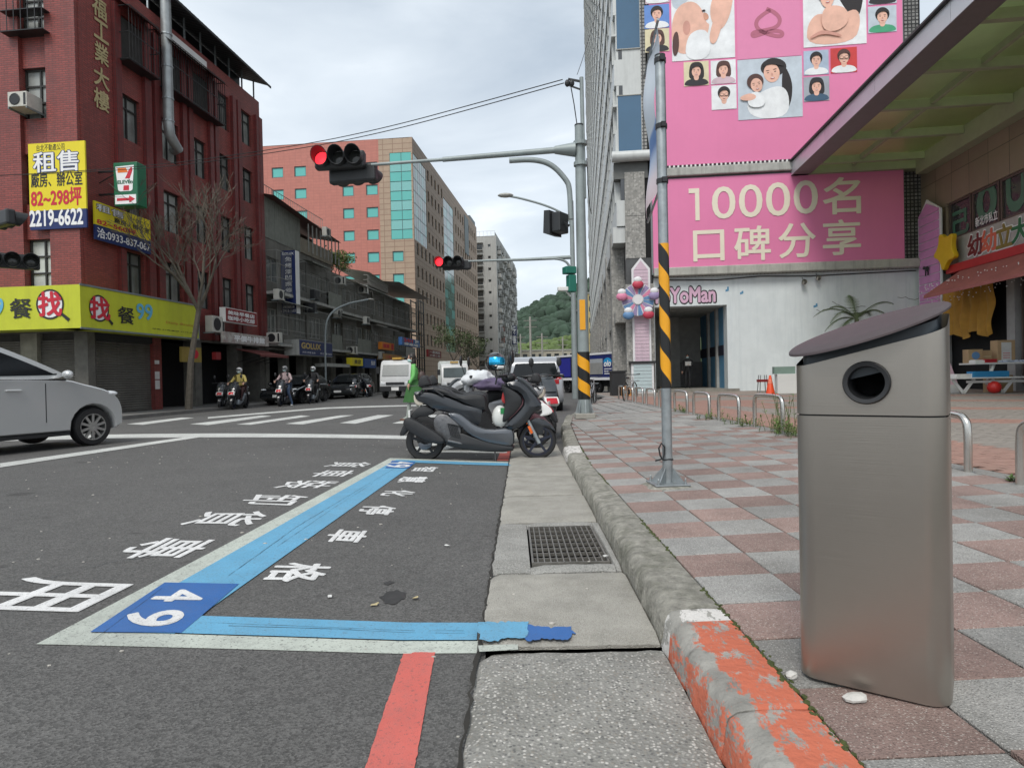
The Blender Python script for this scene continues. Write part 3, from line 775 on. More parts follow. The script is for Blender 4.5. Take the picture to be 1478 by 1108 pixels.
# ================================================================ BUILDING HELPERS
def wall_holes(mb, x0, x1, z0, z1, holes, y=0.0, d=0.25):
    xs_ = sorted({x0, x1, *[min(max(h[0], x0), x1) for h in holes], *[min(max(h[1], x0), x1) for h in holes]})
    zs_ = sorted({z0, z1, *[min(max(h[2], z0), z1) for h in holes], *[min(max(h[3], z0), z1) for h in holes]})
    solid = lambda i, j: 0 <= i < len(xs_)-1 and 0 <= j < len(zs_)-1 and not any(h[0] < (xs_[i]+xs_[i+1])/2 < h[1] and h[2] < (zs_[j]+zs_[j+1])/2 < h[3] for h in holes)
    for i in range(len(xs_)-1):
        for j in range(len(zs_)-1):
            a, b, c, e = xs_[i], xs_[i+1], zs_[j], zs_[j+1]
            if solid(i, j): mb.quad((a, y, c), (b, y, c), (b, y, e), (a, y, e))
            else:
                if solid(i-1, j): mb.quad((a, y, c), (a, y, e), (a, y+d, e), (a, y+d, c))
                if solid(i+1, j): mb.quad((b, y, c), (b, y+d, c), (b, y+d, e), (b, y, e))
                if solid(i, j-1): mb.quad((a, y, c), (a, y+d, c), (b, y+d, c), (b, y, c))
                if solid(i, j+1): mb.quad((a, y, e), (b, y, e), (b, y+d, e), (a, y+d, e))
    return mb
_wc = {}
def window(parent, x0, x1, z0, z1, y, cols=2, rows=2, fm=None, gm=None, t=0.06, name='window', split=None):
    w = x1-x0; h = z1-z0; key = (round(w, 1), round(h, 1), cols, rows, fm.name, gm.name, t, split)
    if key not in _wc:
        w2, h2 = key[0], key[1]
        f = MB(); f.box(0, w2, 0, .06, 0, t).box(0, w2, 0, .06, h2-t, h2).box(0, t, 0, .06, t, h2-t).box(w2-t, w2, 0, .06, t, h2-t)
        for k in range(1, cols): f.box(w2*k/cols-t/2, w2*k/cols+t/2, .005, .055, t, h2-t)
        for k in range(1, rows):
            zz = h2*k/rows if split is None else h2*split
            f.box(t, w2-t, .01, .05, zz-t/2, zz+t/2)
        me = f.mesh('window'); me.materials.append(fm)
        g = MB().box(t*.5, w2-t*.5, .065, .08, t*.5, h2-t*.5).mesh('pane'); g.materials.append(gm)
        _wc[key] = (me, g)
    me, g = _wc[key]
    o = link(name, me, parent); o.location = (x0, y, z0); o.scale = (w/key[0], 1, h/key[1])
    p = link('pane', g, o)
    return o
def ac_unit(label, fr, x, z, y, w=.8, h=.55, d=.32, group='air conditioners on the old walls', m=None, turn=False):
    """outdoor unit: casing, round fan grille, bracket"""
    p = fr.W(x, y, z)
    t = thing('air_conditioner', label, 'air conditioner', p, fr.rot + (R(-90) if turn else 0), group)
    c = m or mat('ac_casing', (0.52, 0.51, 0.46), 0.6, var=0.12, dirt=0.4, dscale=3, rnd=.2)
    MB().box(-w/2, w/2, -d, 0, 0, h).build('casing', c, t, bevel=.015)
    if w > .5:
        g = MB().lathe([(h*.40, -d-.012), (h*.36, -d-.02), (h*.34, -d-.004), (0.02, -d-.004)], (-w*.12, 0, h/2), 'y', 14)
        g.build('fan_grille', dark, t)
        MB().box(w*.33, w*.45, -d-.006, -d+.001, h*.1, h*.9).build('vent', dark, t)
    MB().box(-w/2, -w/2+.04, -d, .1, -.06, -.003).box(w/2-.04, w/2, -d, .1, -.06, -.003).build('bracket', greypaint, t)
    return t
def cage(parent, x0, x1, z0, z1, dep, y=0, m=None, nx=None, name='window_cage', hor=2):
    mb = MB(); nx = nx or max(3, int((x1-x0)/.16)); r_ = .018
    for k in range(nx+1):
        x = x0+(x1-x0)*k/nx
        mb.box(x-r_/2, x+r_/2, y-dep-r_/2, y-dep+r_/2, z0, z1)
    for k in range(hor+1):
        z = z0+(z1-z0)*k/hor
        mb.box(x0, x1, y-dep-.028, y-dep-.012, z-.02, z+.02)
        for x in (x0, x1): mb.box(x-.015, x+.015, y-dep+.02, y, z-.015, z+.015)
    mb.box(x0, x1, y-dep+.02, y, z0-.045, z0-.025)
    return mb.build(name, m or dark, parent)
# ================================================================ RED CORNER BUILDING
redt = tile_mat('red_wall_tile', srgb(142, 66, 60)[:3], (0.12, 0.04, 0.036), 0.24, 0.075, var=0.15, ms=0.012, dirt=0.45, off=0.5, dcol=(0.045, 0.018, 0.018, 1), streak=0.45)
redd = tile_mat('red_pilaster_tile', srgb(124, 48, 47)[:3], (0.075, 0.027, 0.025), 0.075, 0.24, var=0.12, ms=0.01, dirt=0.5, off=0, dcol=(0.04, 0.017, 0.017, 1), streak=0.5)
wfr = mat('dark_window_frame', (0.025, 0.024, 0.022), 0.5, var=.2)
wgl = mat('curtained_window_glass', (0.20, 0.215, 0.20), 0.12, var=0.65, scale=0.7, spec=0.8, rnd=0.5)
wgl2 = mat('pale_window_glass', (0.42, 0.44, 0.42), 0.2, var=0.35, scale=0.9, spec=0.6, rnd=0.35)
s0 = 20.5
FRL = Frame('L', -16.9, s0); FRC = Frame('C', s0, -16.9)
red = thing('red_building', 'five storey dark red tiled corner building with yellow banners on its walls', 'building', frame=FRL)
Lr = FRL.at(380, 400)[0]; ZT = 16.1
rows_z = [4.5, 7.45, 10.4, 13.35]
colsx = [(FRL.at(a, 300)[0], FRL.at(b, 300)[0]) for a, b in ((176, 205), (235, 260), (280, 299.5), (316, 333.5), (349, 365.5))]
holes = [(a, b, z, z+1.68) for a, b in colsx for z in rows_z]
wx = MB(); wall_holes(wx, 0, Lr, 3.1, ZT, holes, 0, .3)
# the face towards the camera (built in the root's own axes: local x -> -y)
hx = []
for a, b in ((33, 77),):
    xa, xb = FRC.at(a, 140)[0], FRC.at(b, 140)[0]
    hx += [(xa, xb, z, z+1.75) for z in rows_z]
xa, xb = FRC.at(-70, 140)[0], FRC.at(-30, 140)[0]
hx += [(xa, xb, z, z+1.75) for z in rows_z]
w2 = MB(); wall_holes(w2, -12, 0, 3.1, ZT, hx, 0, .3)
# root axes: x = along street, y = away from street. C axes: x' = towards the street, y' = away from camera
toL = lambda p: (p[1], -p[0], p[2])
wx.add([toL(p) for p in w2.v], w2.f)
wx.box(Lr-.02, Lr, .01, 12, 3.1, ZT)
wx.box(.0, Lr, .001, .3, ZT, ZT+.02)
wx.build('wall', redt, red)
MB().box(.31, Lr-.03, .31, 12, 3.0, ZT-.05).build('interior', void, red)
MB().box(.0, Lr, 0.3, 12, ZT-.04, ZT).build('roof', conc, red)
# pilasters
pil = []
for i in range(len(colsx)-1):
    a = colsx[i][1]; b = colsx[i+1][0]; w_ = b-a
    pil += [(a+w_*.12, a+w_*.42), (a+w_*.58, a+w_*.88)]
pil += [(colsx[-1][1]+.25, colsx[-1][1]+.5), (Lr-.35, Lr), (colsx[0][0]-.30, colsx[0][0]-.02)]
for a, b in pil: MB().box(a, b, -.16, -.001, 3.1, ZT-.9).build('pilaster', redd, red)
for a, b in ((-3.2, -2.15), (-1.15, -.03), (-6.3, -5.4)):
    q = MB(); q.box(a, b, -.16, -.001, 3.1, ZT-.3); q.v = [toL(p) for p in q.v]; q.build('pilaster', redt, red)
MB().box(FRL.at(236, 20)[0], FRL.at(297, 70)[0], -.03, -.002, ZT-.62, ZT-.2).build('white_band', white, red)
for i, (a, b) in enumerate(colsx):
    for z in rows_z: window(red, a, b, z, z+1.68, .12, 2, 2, wfr, wgl, split=.72)
wl = bpy.data.objects.new('camera_side_windows', None); COL.objects.link(wl); wl.parent = red; wl.rotation_euler = (0, 0, R(-90))
for a, b, z0_, z1_ in hx: window(wl, a, b, z0_, z1_, .12, 2, 3, wfr, wgl2)
wl.name = 'window_row'
# gold characters down the wall
gold = mat('gold_letters', (0.50, 0.42, 0.22), 0.45, 0.3, var=.2)
for i, (ch, a, b) in enumerate((('福', (131, -4), (153, 27)), ('工', (134, 30), (156, 60)), ('業', (135, 64), (156, 92)), ('大', (134, 97), (157, 128)), ('樓', (134, 130), (157, 159)))):
    x0, z1 = FRL.at(*a); x1, z0_ = FRL.at(*b)
    zc = (z0_+z1)/2
    letter(ch, gold, red, x0, x1, zc-.36, zc+.36, -.03, .02, depth=.02)
# cages over the top windows
for a, b in ((colsx[0][0]-.1, colsx[0][1]+.5), (colsx[1][0]-.2, colsx[3][0]-.2)):
    cage(red, a, b, 13.2, 15.15, .55)
    MB().add([(a-.1, -.75, 14.95), (b+.1, -.75, 14.95), (b+.1, 0, 15.5), (a-.1, 0, 15.5)], [(0, 1, 2, 3)]).build('cage_roof', mat('rusty_sheet', (0.10, 0.045, 0.04), .7, var=.3, dirt=.4), red)
    MB().box(a+.1, b-.1, -.06, -.02, 13.25, 14.9).build('cage_shade', mat('shaded_mesh', (0.035, 0.033, 0.03), .8, var=.4, scale=2), red)  # solid dark panel painted for the mesh and the shade inside the cage
q = MB()
xa, xb = FRC.at(17, 20)[0], FRC.at(77, 20)[0]
for k in range(7): x = xa+(xb-xa)*k/6; q.box(x-.012, x+.012, -.5, -.48, 13.2, 15.2)
for z in (13.2, 13.9): q.box(xa, xb, -.5, -.02, z-.015, z+.015)
q.v = [toL(p) for p in q.v]; q.build('window_cage', dark, red)
# drain pipe
pipe = mat('grey_duct', (0.33, 0.35, 0.35), .4, .5, var=.2, dirt=.3)
t = thing('exhaust_duct', 'grey round metal duct running up the red wall to the roof', 'duct', frame=FRL)
pz = FRL.at(229, 160); px_ = pz[0]
MB().tube([(px_, -.42, 19), (px_, -.42, 11.7), (px_+.05, -.42, 11.3), (px_+.3, -.42, 11.05), (px_+.6, -.4, 10.9), (px_+.75, -.1, 10.9)], .2, 12).build('pipe', pipe, t, smooth=True)
for z in (11.8, 12.7, 14, 15.3): MB().lathe([(.225, z-.03), (.225, z+.03)], (px_, -.42, 0), 'z', 12).build('band', steel, t)
# roof canopy
t = thing('roof_canopy', 'dark corrugated metal canopy on thin posts along the red roof edge', 'canopy', frame=FRL)
xa = FRL.at(215, 0)[0]; q = MB(); nr = 60
vs = []
for k in range(nr+1):
    x = xa+(Lr-.1-xa)*k/nr; dz = .03 if k % 2 else 0
    vs += [(x, -.75, 16.85+dz), (x, 3, 18.1+dz)]
q.add(vs, [(2*k, 2*k+2, 2*k+3, 2*k+1) for k in range(nr)])
q.box(xa, Lr-.1, -.76, -.72, 16.75, 16.86)
q.build('roof_sheet', mat('dark_sheet_metal', (0.05, 0.05, 0.052), .6, .3, var=.3), t)
for k in range(8):
    x = xa+.1+(Lr-.4-xa)*k/7; MB().box(x-.03, x+.03, .1, .16, ZT+.03, 17.15).build('post', steel, t)
MB().box(xa, Lr-.2, .95, 1.0, ZT+.01, 17.4).build('back_sheet', dark, t)
# shop floor
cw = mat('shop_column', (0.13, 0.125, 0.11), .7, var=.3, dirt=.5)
shut = mat('roller_shutter', (0.155, 0.15, 0.135), .5, .4, var=.2, scale=1.2, dirt=.4, dscale=.8, streak=.4)
def shutter(parent, x0, x1, z0, z1, y, m=shut, st=.085):
    q = MB(); n_ = int((z1-z0)/st); vs = []
    for k in range(n_+1):
        z = z0+(z1-z0)*k/n_
        vs += [(x0, y, z), (x1, y, z), (x0, y-.022, z+st*.5), (x1, y-.022, z+st*.5)]
    fs = []
    for k in range(n_*2+1): fs.append((2*k, 2*k+1, 2*k+3, 2*k+2))
    q.add(vs, fs); q.box(x0, x1, y-.04, y+.02, z0-.05, z0+.03)
    return q.build('roller_shutter', m, parent)
xs1 = FRL.at(131, 560)[0]; xs2 = FRL.at(225, 560)[0]; xs3 = FRL.at(236, 560)[0]
shutter(red, max(xs1, .35), xs2, .2, 2.75, .22)
MB().box(0, .34, 0, .5, .12, 3.1).build('column', cw, red)
MB().box(xs2, xs3, .05, .6, .12, 3.1).build('column', redt, red)
MB().box(.34, xs2, .1, .5, 2.75, 3.1).build('shutter_box', dark, red)
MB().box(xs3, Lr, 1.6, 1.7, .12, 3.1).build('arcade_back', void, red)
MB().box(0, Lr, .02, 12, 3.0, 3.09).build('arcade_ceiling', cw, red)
for a in (.50, .78): MB().box(Lr*a, Lr*a+.5, .05, .6, .12, 3.0).build('column', cw, red)
MB().box(Lr-.5, Lr, .05, 4, .12, 3.0).build('column', cw, red)
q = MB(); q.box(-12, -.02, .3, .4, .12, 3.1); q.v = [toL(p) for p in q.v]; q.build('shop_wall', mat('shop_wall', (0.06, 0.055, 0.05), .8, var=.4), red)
xa, xb = FRC.at(52, 520)[0], FRC.at(118, 520)[0]
o = shutter(red, xa, xb, .2, 2.7, .22); o.rotation_euler = (0, 0, R(-90))
xa, xb = FRC.at(-60, 520)[0], FRC.at(28, 520)[0]
o = shutter(red, xa, xb, .2, 2.7, .22); o.rotation_euler = (0, 0, R(-90))
xa, xb = FRC.at(28, 520)[0], FRC.at(52, 520)[0]
q = MB(); q.box(xa, xb, .05, .3, .12, 3.1); q.v = [toL(p) for p in q.v]; q.build('column', mat('pale_shop_column', (0.26, 0.25, 0.20), .8, var=.3, dirt=.5), red)
# notices on the pillar
nb = mat('paper_notice', (0.6, 0.6, 0.58), .7, var=.15)
for k, (z0_, z1_) in enumerate(((1.95, 2.1), (1.35, 1.65), (.95, 1.3))):
    q = MB().box(xs2+.03, xs2+.30, .035, .047, z0_, z1_).build('paper_notice', nb, red)
# ---- fascia sign, two faces
yel = mat('yellow_green_sign', (0.52, 0.56, 0.03), .45, var=.06, streak=.25, dcol=(0.3, 0.3, 0.03, 1))
blk = mat('black_print', (0.02, 0.02, 0.02), .5, var=0)
redp = mat('red_print', (0.55, 0.02, 0.04), .5, var=0)
blup = mat('light_blue_print', (0.12, 0.42, 0.62), .5, var=0)
orp = mat('orange_print', (0.55, 0.22, 0.04), .5, var=0)
FS = Frame('L', -15.95, 19.1); FC2 = Frame('C', 19.1, -15.95)
fs_ = thing('shop_sign', 'long yellow green shop sign with red and black characters wrapping the red corner', 'sign', frame=FS)
xe = FS.at(288, 470)[0]
MB().box(.031, xe, 0.03, .9, 3.0, 4.4).build('box', yel, fs_)
q = MB(); q.box(-9, -.031, .03, .9, 3.0, 4.4); q.v = [toL(p) for p in q.v]; q.build('box', yel, fs_)
q = MB().box(0, xe, -.0, .028, 2.97, 3.03).box(0, xe, 0, .028, 4.37, 4.43).box(xe-.04, xe, 0, .028, 3.03, 4.37); q.build('frame', greypaint, fs_)
def ring(mb, cx, cz, r1, r2, y, n=28, th=.0):
    vs = []
    for k in range(n):
        a = 2*math.pi*k/n; vs += [(cx+r1*math.cos(a), y, cz+r1*math.sin(a)), (cx+r2*math.cos(a), y, cz+r2*math.sin(a))]
    mb.add(vs, [(2*k, 2*k+1, (2*k+3) % (2*n), (2*k+2) % (2*n)) for k in range(n)]); return mb
def disc(mb, cx, cz, rx, rz, y, n=28):
    return mb.quad(*[(cx+rx*math.cos(2*math.pi*k/n), y, cz+rz*math.sin(2*math.pi*k/n)) for k in range(n)])
def sign_face(par, fr, pts):
    # magnifier round the character
    (a, b, c, e) = pts['disc']; x0, z1 = fr.at(a, b); x1, z0_ = fr.at(c, e); cx, cz, rr_ = (x0+x1)/2, (z0_+z1)/2, (z1-z0_)/2
    k = disc(MB(), cx, cz, rr_, rr_, .018).build('white_disc', white_print, par)
    k = ring(MB(), cx, cz, rr_*.93, rr_*1.06, .014).build('ring', blk, par)
    q = MB(); q.prism([(cx+rr_*.72, cz-rr_*.68), (cx+rr_*.85, cz-rr_*.55), (cx+rr_*1.5, cz-rr_*1.05), (cx+rr_*1.35, cz-rr_*1.25)], .008, .012).build('handle', blk, par)
    letterf('找', redp, par, fr, pts['zhao'][0], pts['zhao'][1], .004, .03)
    letterf('餐', blk, par, fr, pts['can'][0], pts['can'][1], .010, .012)
    for (ca, cb) in pts['nine']:
        letterf('9', blup, par, fr, ca, cb, .010, .02)
sign_face(fs_, FS, {'disc': (127, 424, 160, 465), 'zhao': ((129, 426), (160, 463)), 'can': ((170, 441), (195, 469)), 'nine': [((197, 437), (209, 462)), ((209, 438), (221, 463))]})
letterf('Daily Brunch', orp, fs_, FS, (240, 463), (284, 473), .01, .0)
letterf('早餐 訂餐專線 2219-5097', blk, fs_, FS, (220, 473), (285, 482), .01, .0)
h2 = bpy.data.objects.new('camera_side_face', None); COL.objects.link(h2); h2.parent = fs_; h2.rotation_euler = (0, 0, R(-90))
sign_face(h2, FC2, {'disc': (53, 419, 90, 459), 'zhao': ((54, 421), (90, 456)), 'can': ((13, 431), (46, 459)), 'nine': [((-9, 430), (5, 455))]})
h2.name = 'sign_face'
# ---- yellow banners
ybn = mat('yellow_banner', (0.75, 0.62, 0.02), .55, var=.05)
nav = mat('navy_banner', (0.01, 0.025, 0.12), .55, var=.05)
FB = FRC.shift(-.12)
bn = thing('rental_banner', 'tall yellow and navy rental banner on the red wall facing the road', 'banner', frame=FRC)
x0, z1 = FRC.shift(-.25).at(40, 208); x1, z0_ = FRC.shift(-.25).at(125, 328); zm = FRC.shift(-.25).at(80, 303)[1]
MB().box(x0, x1, -.24, -.18, zm, z1).build('panel', ybn, bn); MB().box(x0, x1, -.24, -.18, z0_, zm-.002).build('panel', nav, bn)
FBt = FRC.shift(-.25)
letterf('租售', nav, bn, FBt, (46, 219), (115, 247), -.245, .06)
letterf('租售', white_print, bn, FBt, (47, 220), (114, 246), -.249, .015)
letterf('廠房、辦公室', blk, bn, FBt, (44, 250), (119, 267), -.245, .02)
letterf('82~298坪', redp, bn, FBt, (44, 273), (118, 296), -.245, .03)
letterf('2219-6622', white_print, bn, FBt, (42, 304), (120, 324), -.245, .03)
letterf('台北不動產公司', blk, bn, FBt, (52, 209), (93, 216), -.245, 0)
bn2 = thing('rental_banner', 'wide yellow and navy rental banner below the green convenience shop sign', 'banner', frame=FRL)
x0, z1 = FRL.at(126, 289); x1, z0_ = FRL.at(209, 367); _, z00 = FRL.at(126, 346); _, z11 = FRL.at(209, 320)
zt, zb = (z1+z11)/2, (z00+z0_)/2; zq = zb+.52
MB().box(x0, x1, -.26, -.2, zq, zt).build('panel', ybn, bn2); MB().box(x0, x1, -.26, -.2, zb, zq-.002).build('panel', nav, bn2)
wd = x1-x0; hh = zt-zq
letter('租售', nav, bn2, x0+.02*wd, x0+.50*wd, zq+.60*hh, zt-.04, -.265, .05)
letter('租售', white_print, bn2, x0+.03*wd, x0+.49*wd, zq+.62*hh, zt-.06, -.27, .012)
letter('廠房、辦公室', blk, bn2, x0+.32*wd, x0+.98*wd, zq+.32*hh, zq+.58*hh, -.265, .02)
letter('82~560坪', redp, bn2, x0+.03*wd, x0+.72*wd, zq+.03*hh, zq+.29*hh, -.265, .03)
letter('台北不動產公司', blk, bn2, x0+.6*wd, x0+.96*wd, zq+.74*hh, zq+.82*hh, -.265, 0)
letter('洽:0933-837-067', white_print, bn2, x0+.03*wd, x1-.05, zb+.08, zq-.08, -.265, .02)
# ---- convenience store sign, box hung out from the corner
F7 = Frame('C', 21.0, -16.9)
s7 = thing('projecting_sign', 'green and white box sign with big red and orange seven hung out from the corner', 'sign', frame=F7)
x0, z1 = F7.at(163, 235); x1, z0_ = F7.at(199, 296)
grn = mat('green_sign', (0.01, 0.13, 0.06), .4, var=.05)
MB().box(x0, x1, 0, .5, z0_, z1).build('box', grn, s7, bevel=.03)
w_, h_ = x1-x0, z1-z0_
def rel(pts): return [(x0+a*w_, z0_+b*h_) for a, b in pts]
MB().prism(rel([(.1, .90), (.88, .92), (.80, .36), (.72, .33), (.28, .33), (.20, .36)]), -.012, -.002).build('white_field', white_print, s7)
MB().prism(rel([(.2, .86), (.55, .86), (.62, .78), (.62, .76), (.2, .76)]), -.020, -.013).build('orange_bar', mat('orange_sign', (0.75, .17, .02), .4, var=0), s7)
MB().prism(rel([(.80, .87), (.82, .80), (.70, .62), (.50, .62), (.60, .72), (.66, .80), (.76, .87)]), -.021, -.013).build('red_leg', redp, s7)
MB().prism(rel([(.44, .46), (.66, .46), (.66, .35), (.42, .35)]), -.020, -.013).build('red_foot', redp, s7)
letter('ELEVEn', grn, s7, x0+.18*w_, x0+.82*w_, z0_+.50*h_, z0_+.585*h_, -.016, .04)
MB().box(x0+.06*w_, x1-.06*w_, -.012, -.002, z0_+.04*h_, z0_+.25*h_).build('white_field', white_print, s7)
MB().prism(rel([(.14, .115), (.14, .175), (.66, .175), (.66, .225), (.9, .145), (.66, .065), (.66, .115)]), -.020, -.013).build('arrow', redp, s7)
MB().bar((0, .25, z0_+.33*h_), (x0, .25, z0_+.33*h_), .06).bar((0, .25, z0_+.86*h_), (x0, .25, z0_+.86*h_), .06).bar((0, .25, z0_+.6*h_), (x0, .25, z0_+.84*h_), .03).build('bracket', dark, s7)
# ---- window unit and small items on the red building
t = ac_unit('beige window air conditioner sticking out of the red wall on a bracket', FRC, FRC.at(48, 150)[0], FRC.at(48, 165)[1], 0, .7, .5, .65, group=None)
# worn signs and unit on the far end
Fs2 = FRL.shift(.5)
t = ac_unit('white outdoor air conditioner unit beside the far end of the yellow green sign', Fs2, Fs2.at(305, 470)[0], Fs2.at(305, 480)[1], 0, .95, .72, .35, group=None)
Fs3 = Frame('L', -15.9, s0)
def box_sign(label, fr, a, b, dep, m, texts, cat='sign', name='shop_sign', rim=None, group=None, wear=None):
    x0, z1 = fr.at(*a); x1, z0_ = fr.at(*b)
    _, za = fr.at(b[0], a[1]) 
    t = thing(name, label, cat, frame=fr, group=group)
    MB().box(x0, x1, 0, dep, z0_, z1).build('panel', m, t)
    if rim: MB().box(x0-.03, x1+.03, .01, dep-.01, z0_-.03, z0_-.001).box(x0-.03, x1+.03, .01, dep-.01, z1+.001, z1+.03).box(x0-.03, x0-.001, .01, dep-.01, z0_, z1).box(x1+.001, x1+.03, .01, dep-.01, z0_, z1).build('rim', rim, t)
    W_ = x1-x0; H_ = z1-z0_
    for (s_, m2, u0_, v0, u1, v1, bd) in texts: letter(s_, m2, t, x0+u0_*W_, x0+u1*W_, z0_+v0*H_, z0_+v1*H_, -.006, bd)
    return t
crm = mat('crimson_sign', (0.22, 0.012, 0.015), .5, var=.2, dirt=.15)
peel = mat('peeling_white_sign', (0.42, 0.40, 0.37), .7, var=.3, dirt=.85, dscale=3.2, dcol=(0.16, 0.03, 0.03, 1))
box_sign('crimson box sign with two rows of blurred white characters and white rim', Fs3, (326, 444), (371, 470), .3, crm, [('美味早餐店', white_print, .05, .52, .92, .85, .03), ('咖啡小吃部', white_print, .05, .1, .92, .45, .03)], rim=white)
box_sign('wide worn red sign with peeling white patches above the awning', Fs3, (323, 478), (388, 500), .15, peel, [('平價牛排館', white_print, .2, .2, .9, .8, .05)])
box_sign('small yellow sign with a red round emblem under the arcade behind the bare tree', Fs3.shift(-.4), (262, 500), (291, 523), .1, mat('dull_yellow_sign', (0.30, 0.22, 0.05), .6, var=.2), [('●', redp, .5, .25, .85, .85, 0)])
def awning(label, fr, a, b, dep, m, drop=.35):
    x0, z1 = fr.at(*a); x1, _ = fr.at(*b)
    t = thing('awning', label, 'awning', frame=fr)
    q = MB(); q.prism([(0, z1), (-dep, z1-drop), (-dep, z1-drop-.12), (-dep+.02, z1-drop-.12), (-dep+.02, z1-drop-.03), (0, z1-.04)], x0, x1, 'yz'); q.build('sheet', m, t)
    for k in range(4): x = x0+(x1-x0)*(k+.1)/3.2; MB().bar((x, 0, z1-.7), (x, -dep+.05, z1-drop-.05), .03).build('strut', dark, t)
    return t
awning('red brown awning under the worn signs beside the parked dark car', FRL, (340, 503), (383, 503), 1.3, mat('red_awning', (0.16, 0.045, 0.04), .7, var=.2), .3)
box_sign('small red lantern box sign hanging in the dark arcade', Fs3, (312, 508), (319, 519), .2, crm, [])
# ================================================================ OLD GREY BLOCKS
gw1 = mat('grey_render', (0.17, 0.165, 0.145), .85, var=.3, scale=.8, dirt=.5, dscale=.5, streak=.5)
gw2 = mat('olive_render', (0.15, 0.14, 0.11), .85, var=.3, scale=.8, dirt=.5, dscale=.5, streak=.5)
gsl = mat('pale_ledge', (0.40, 0.40, 0.37), .8, var=.2, streak=.4)
rail = mat('balcony_rail', (0.26, 0.26, 0.24), .6, .2, var=.2)
corr = mat('corrugated_wall', (0.22, 0.23, 0.20), .6, .2, var=.2, streak=.4)
def corrugated(parent, x0, x1, z0, z1, y, m, st=.09, name='corrugated_sheet', horiz=False):
    q = MB(); vs = []
    n_ = max(2, int(((z1-z0) if horiz else (x1-x0))/st))
    for k in range(n_+1):
        d_ = .02 if k % 2 else 0
        if horiz: z = z0+(z1-z0)*k/n_; vs += [(x0, y-d_, z), (x1, y-d_, z)]
        else: x = x0+(x1-x0)*k/n_; vs += [(x, y-d_, z0), (x, y-d_, z1)]
    q.add(vs, [(2*k, 2*k+1, 2*k+3, 2*k+2) for k in range(n_)]); return q.build(name, m, parent)
acg = 'air conditioners on the old walls'
def old_block(label, s_a, s_b, off, ztop, floors, m, seed, sheet=True, shopm=None):
    fr = Frame('L', off, s_a); Lb = s_b-s_a; rr = random.Random(seed)
    t = thing('apartment_block', label, 'building', frame=fr)
    hs = []; wins = []
    for z in floors:
        x = .35
        while x < Lb-1.2:
            w = rr.choice((1.1, 1.5, 1.9)); w = min(w, Lb-.3-x)
            hs.append((x, x+w, z+.75, z+2.1)); x += w+rr.uniform(.25, .6)
    q = MB(); wall_holes(q, 0, Lb, 3.0, ztop, hs, 0, .25)
    q.box(0, .02, .002, 10, 3.0, ztop).box(Lb-.02, Lb, .002, 10, 3.0, ztop)
    q.build('wall', m, t)
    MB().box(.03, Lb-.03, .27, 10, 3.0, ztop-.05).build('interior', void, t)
    MB().box(0, Lb, .02, 10, ztop-.04, ztop).build('roof', conc, t)
    for h in hs: window(t, h[0], h[1], h[2], h[3], .1, 2 if h[1]-h[0] < 1.6 else 3, 1, gsl if rr.random() < .4 else rail, wgl)
    for i, z in enumerate(floors):
        MB().box(-.02, Lb+.02, -.75, -.001, z-.02, z+.12).build('balcony_slab', gsl, t)
        x = 0.1
        while x < Lb-1.5:
            w = rr.uniform(2.2, 3.6); w = min(w, Lb-.1-x); k = rr.random()
            if k < .55: 
                cage(t, x, x+w, z+.15, z+2.35, .7, 0, rail, hor=3)
            elif k < .8: corrugated(t, x, x+w, z+.13, z+1.0, -.72, corr); cage(t, x, x+w, z+1.0, z+2.3, .7, 0, rail, hor=2)
            else: corrugated(t, x, x+w, z+.13, z+1.1, -.7, rr.choice((corr, gsl, m)))
            if rr.random() < .6:
                MB().add([(x-.1, -1.15, z+2.35), (x+w+.1, -1.15, z+2.35), (x+w+.1, 0, z+2.62), (x-.1, 0, z+2.62)], [(0, 1, 2, 3)]).box(x-.1, x+w+.1, -1.17, -1.14, z+2.3, z+2.36).build('rain_sheet', rr.choice((gsl, corr)), t)
            x += w+rr.uniform(.1, .5)
    # street level: dark arcade with columns
    for x in [0] + [Lb*k/4 for k in (1, 2, 3)] + [Lb-.4]:
        MB().box(x, x+.4, .0, .5, .12, 2.99).build('column', shopm or gw1, t)
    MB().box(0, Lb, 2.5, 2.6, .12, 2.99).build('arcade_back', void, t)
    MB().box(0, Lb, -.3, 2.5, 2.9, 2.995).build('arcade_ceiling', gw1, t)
    return t, fr, Lb
a0 = s0 + Lr + .05
FLs = Frame('L', -16.9, 0.0)
sA = FLs.at(480, 480)[0]; sB = FLs.at(556, 480)[0]
bA, fA, LA = old_block('old grey apartment block with caged balconies and rooftop shed beside the red building', a0, sA, -16.9, 9.0, [3.1, 5.9], gw1, 3)
bB, fB, LB = old_block('low olive grey apartment block with a bushy shrub on its roof', sA+.03, sB, -16.9, 8.6, [3.1, 5.75], gw2, 11)
sC = FLs.at(602, 480)[0]
bC, fC, LC = old_block('brown recessed shop house with a metal roof before the pink tower', sB+.03, sC, -17.6, 8.9, [3.2, 6.0], gw2, 5)
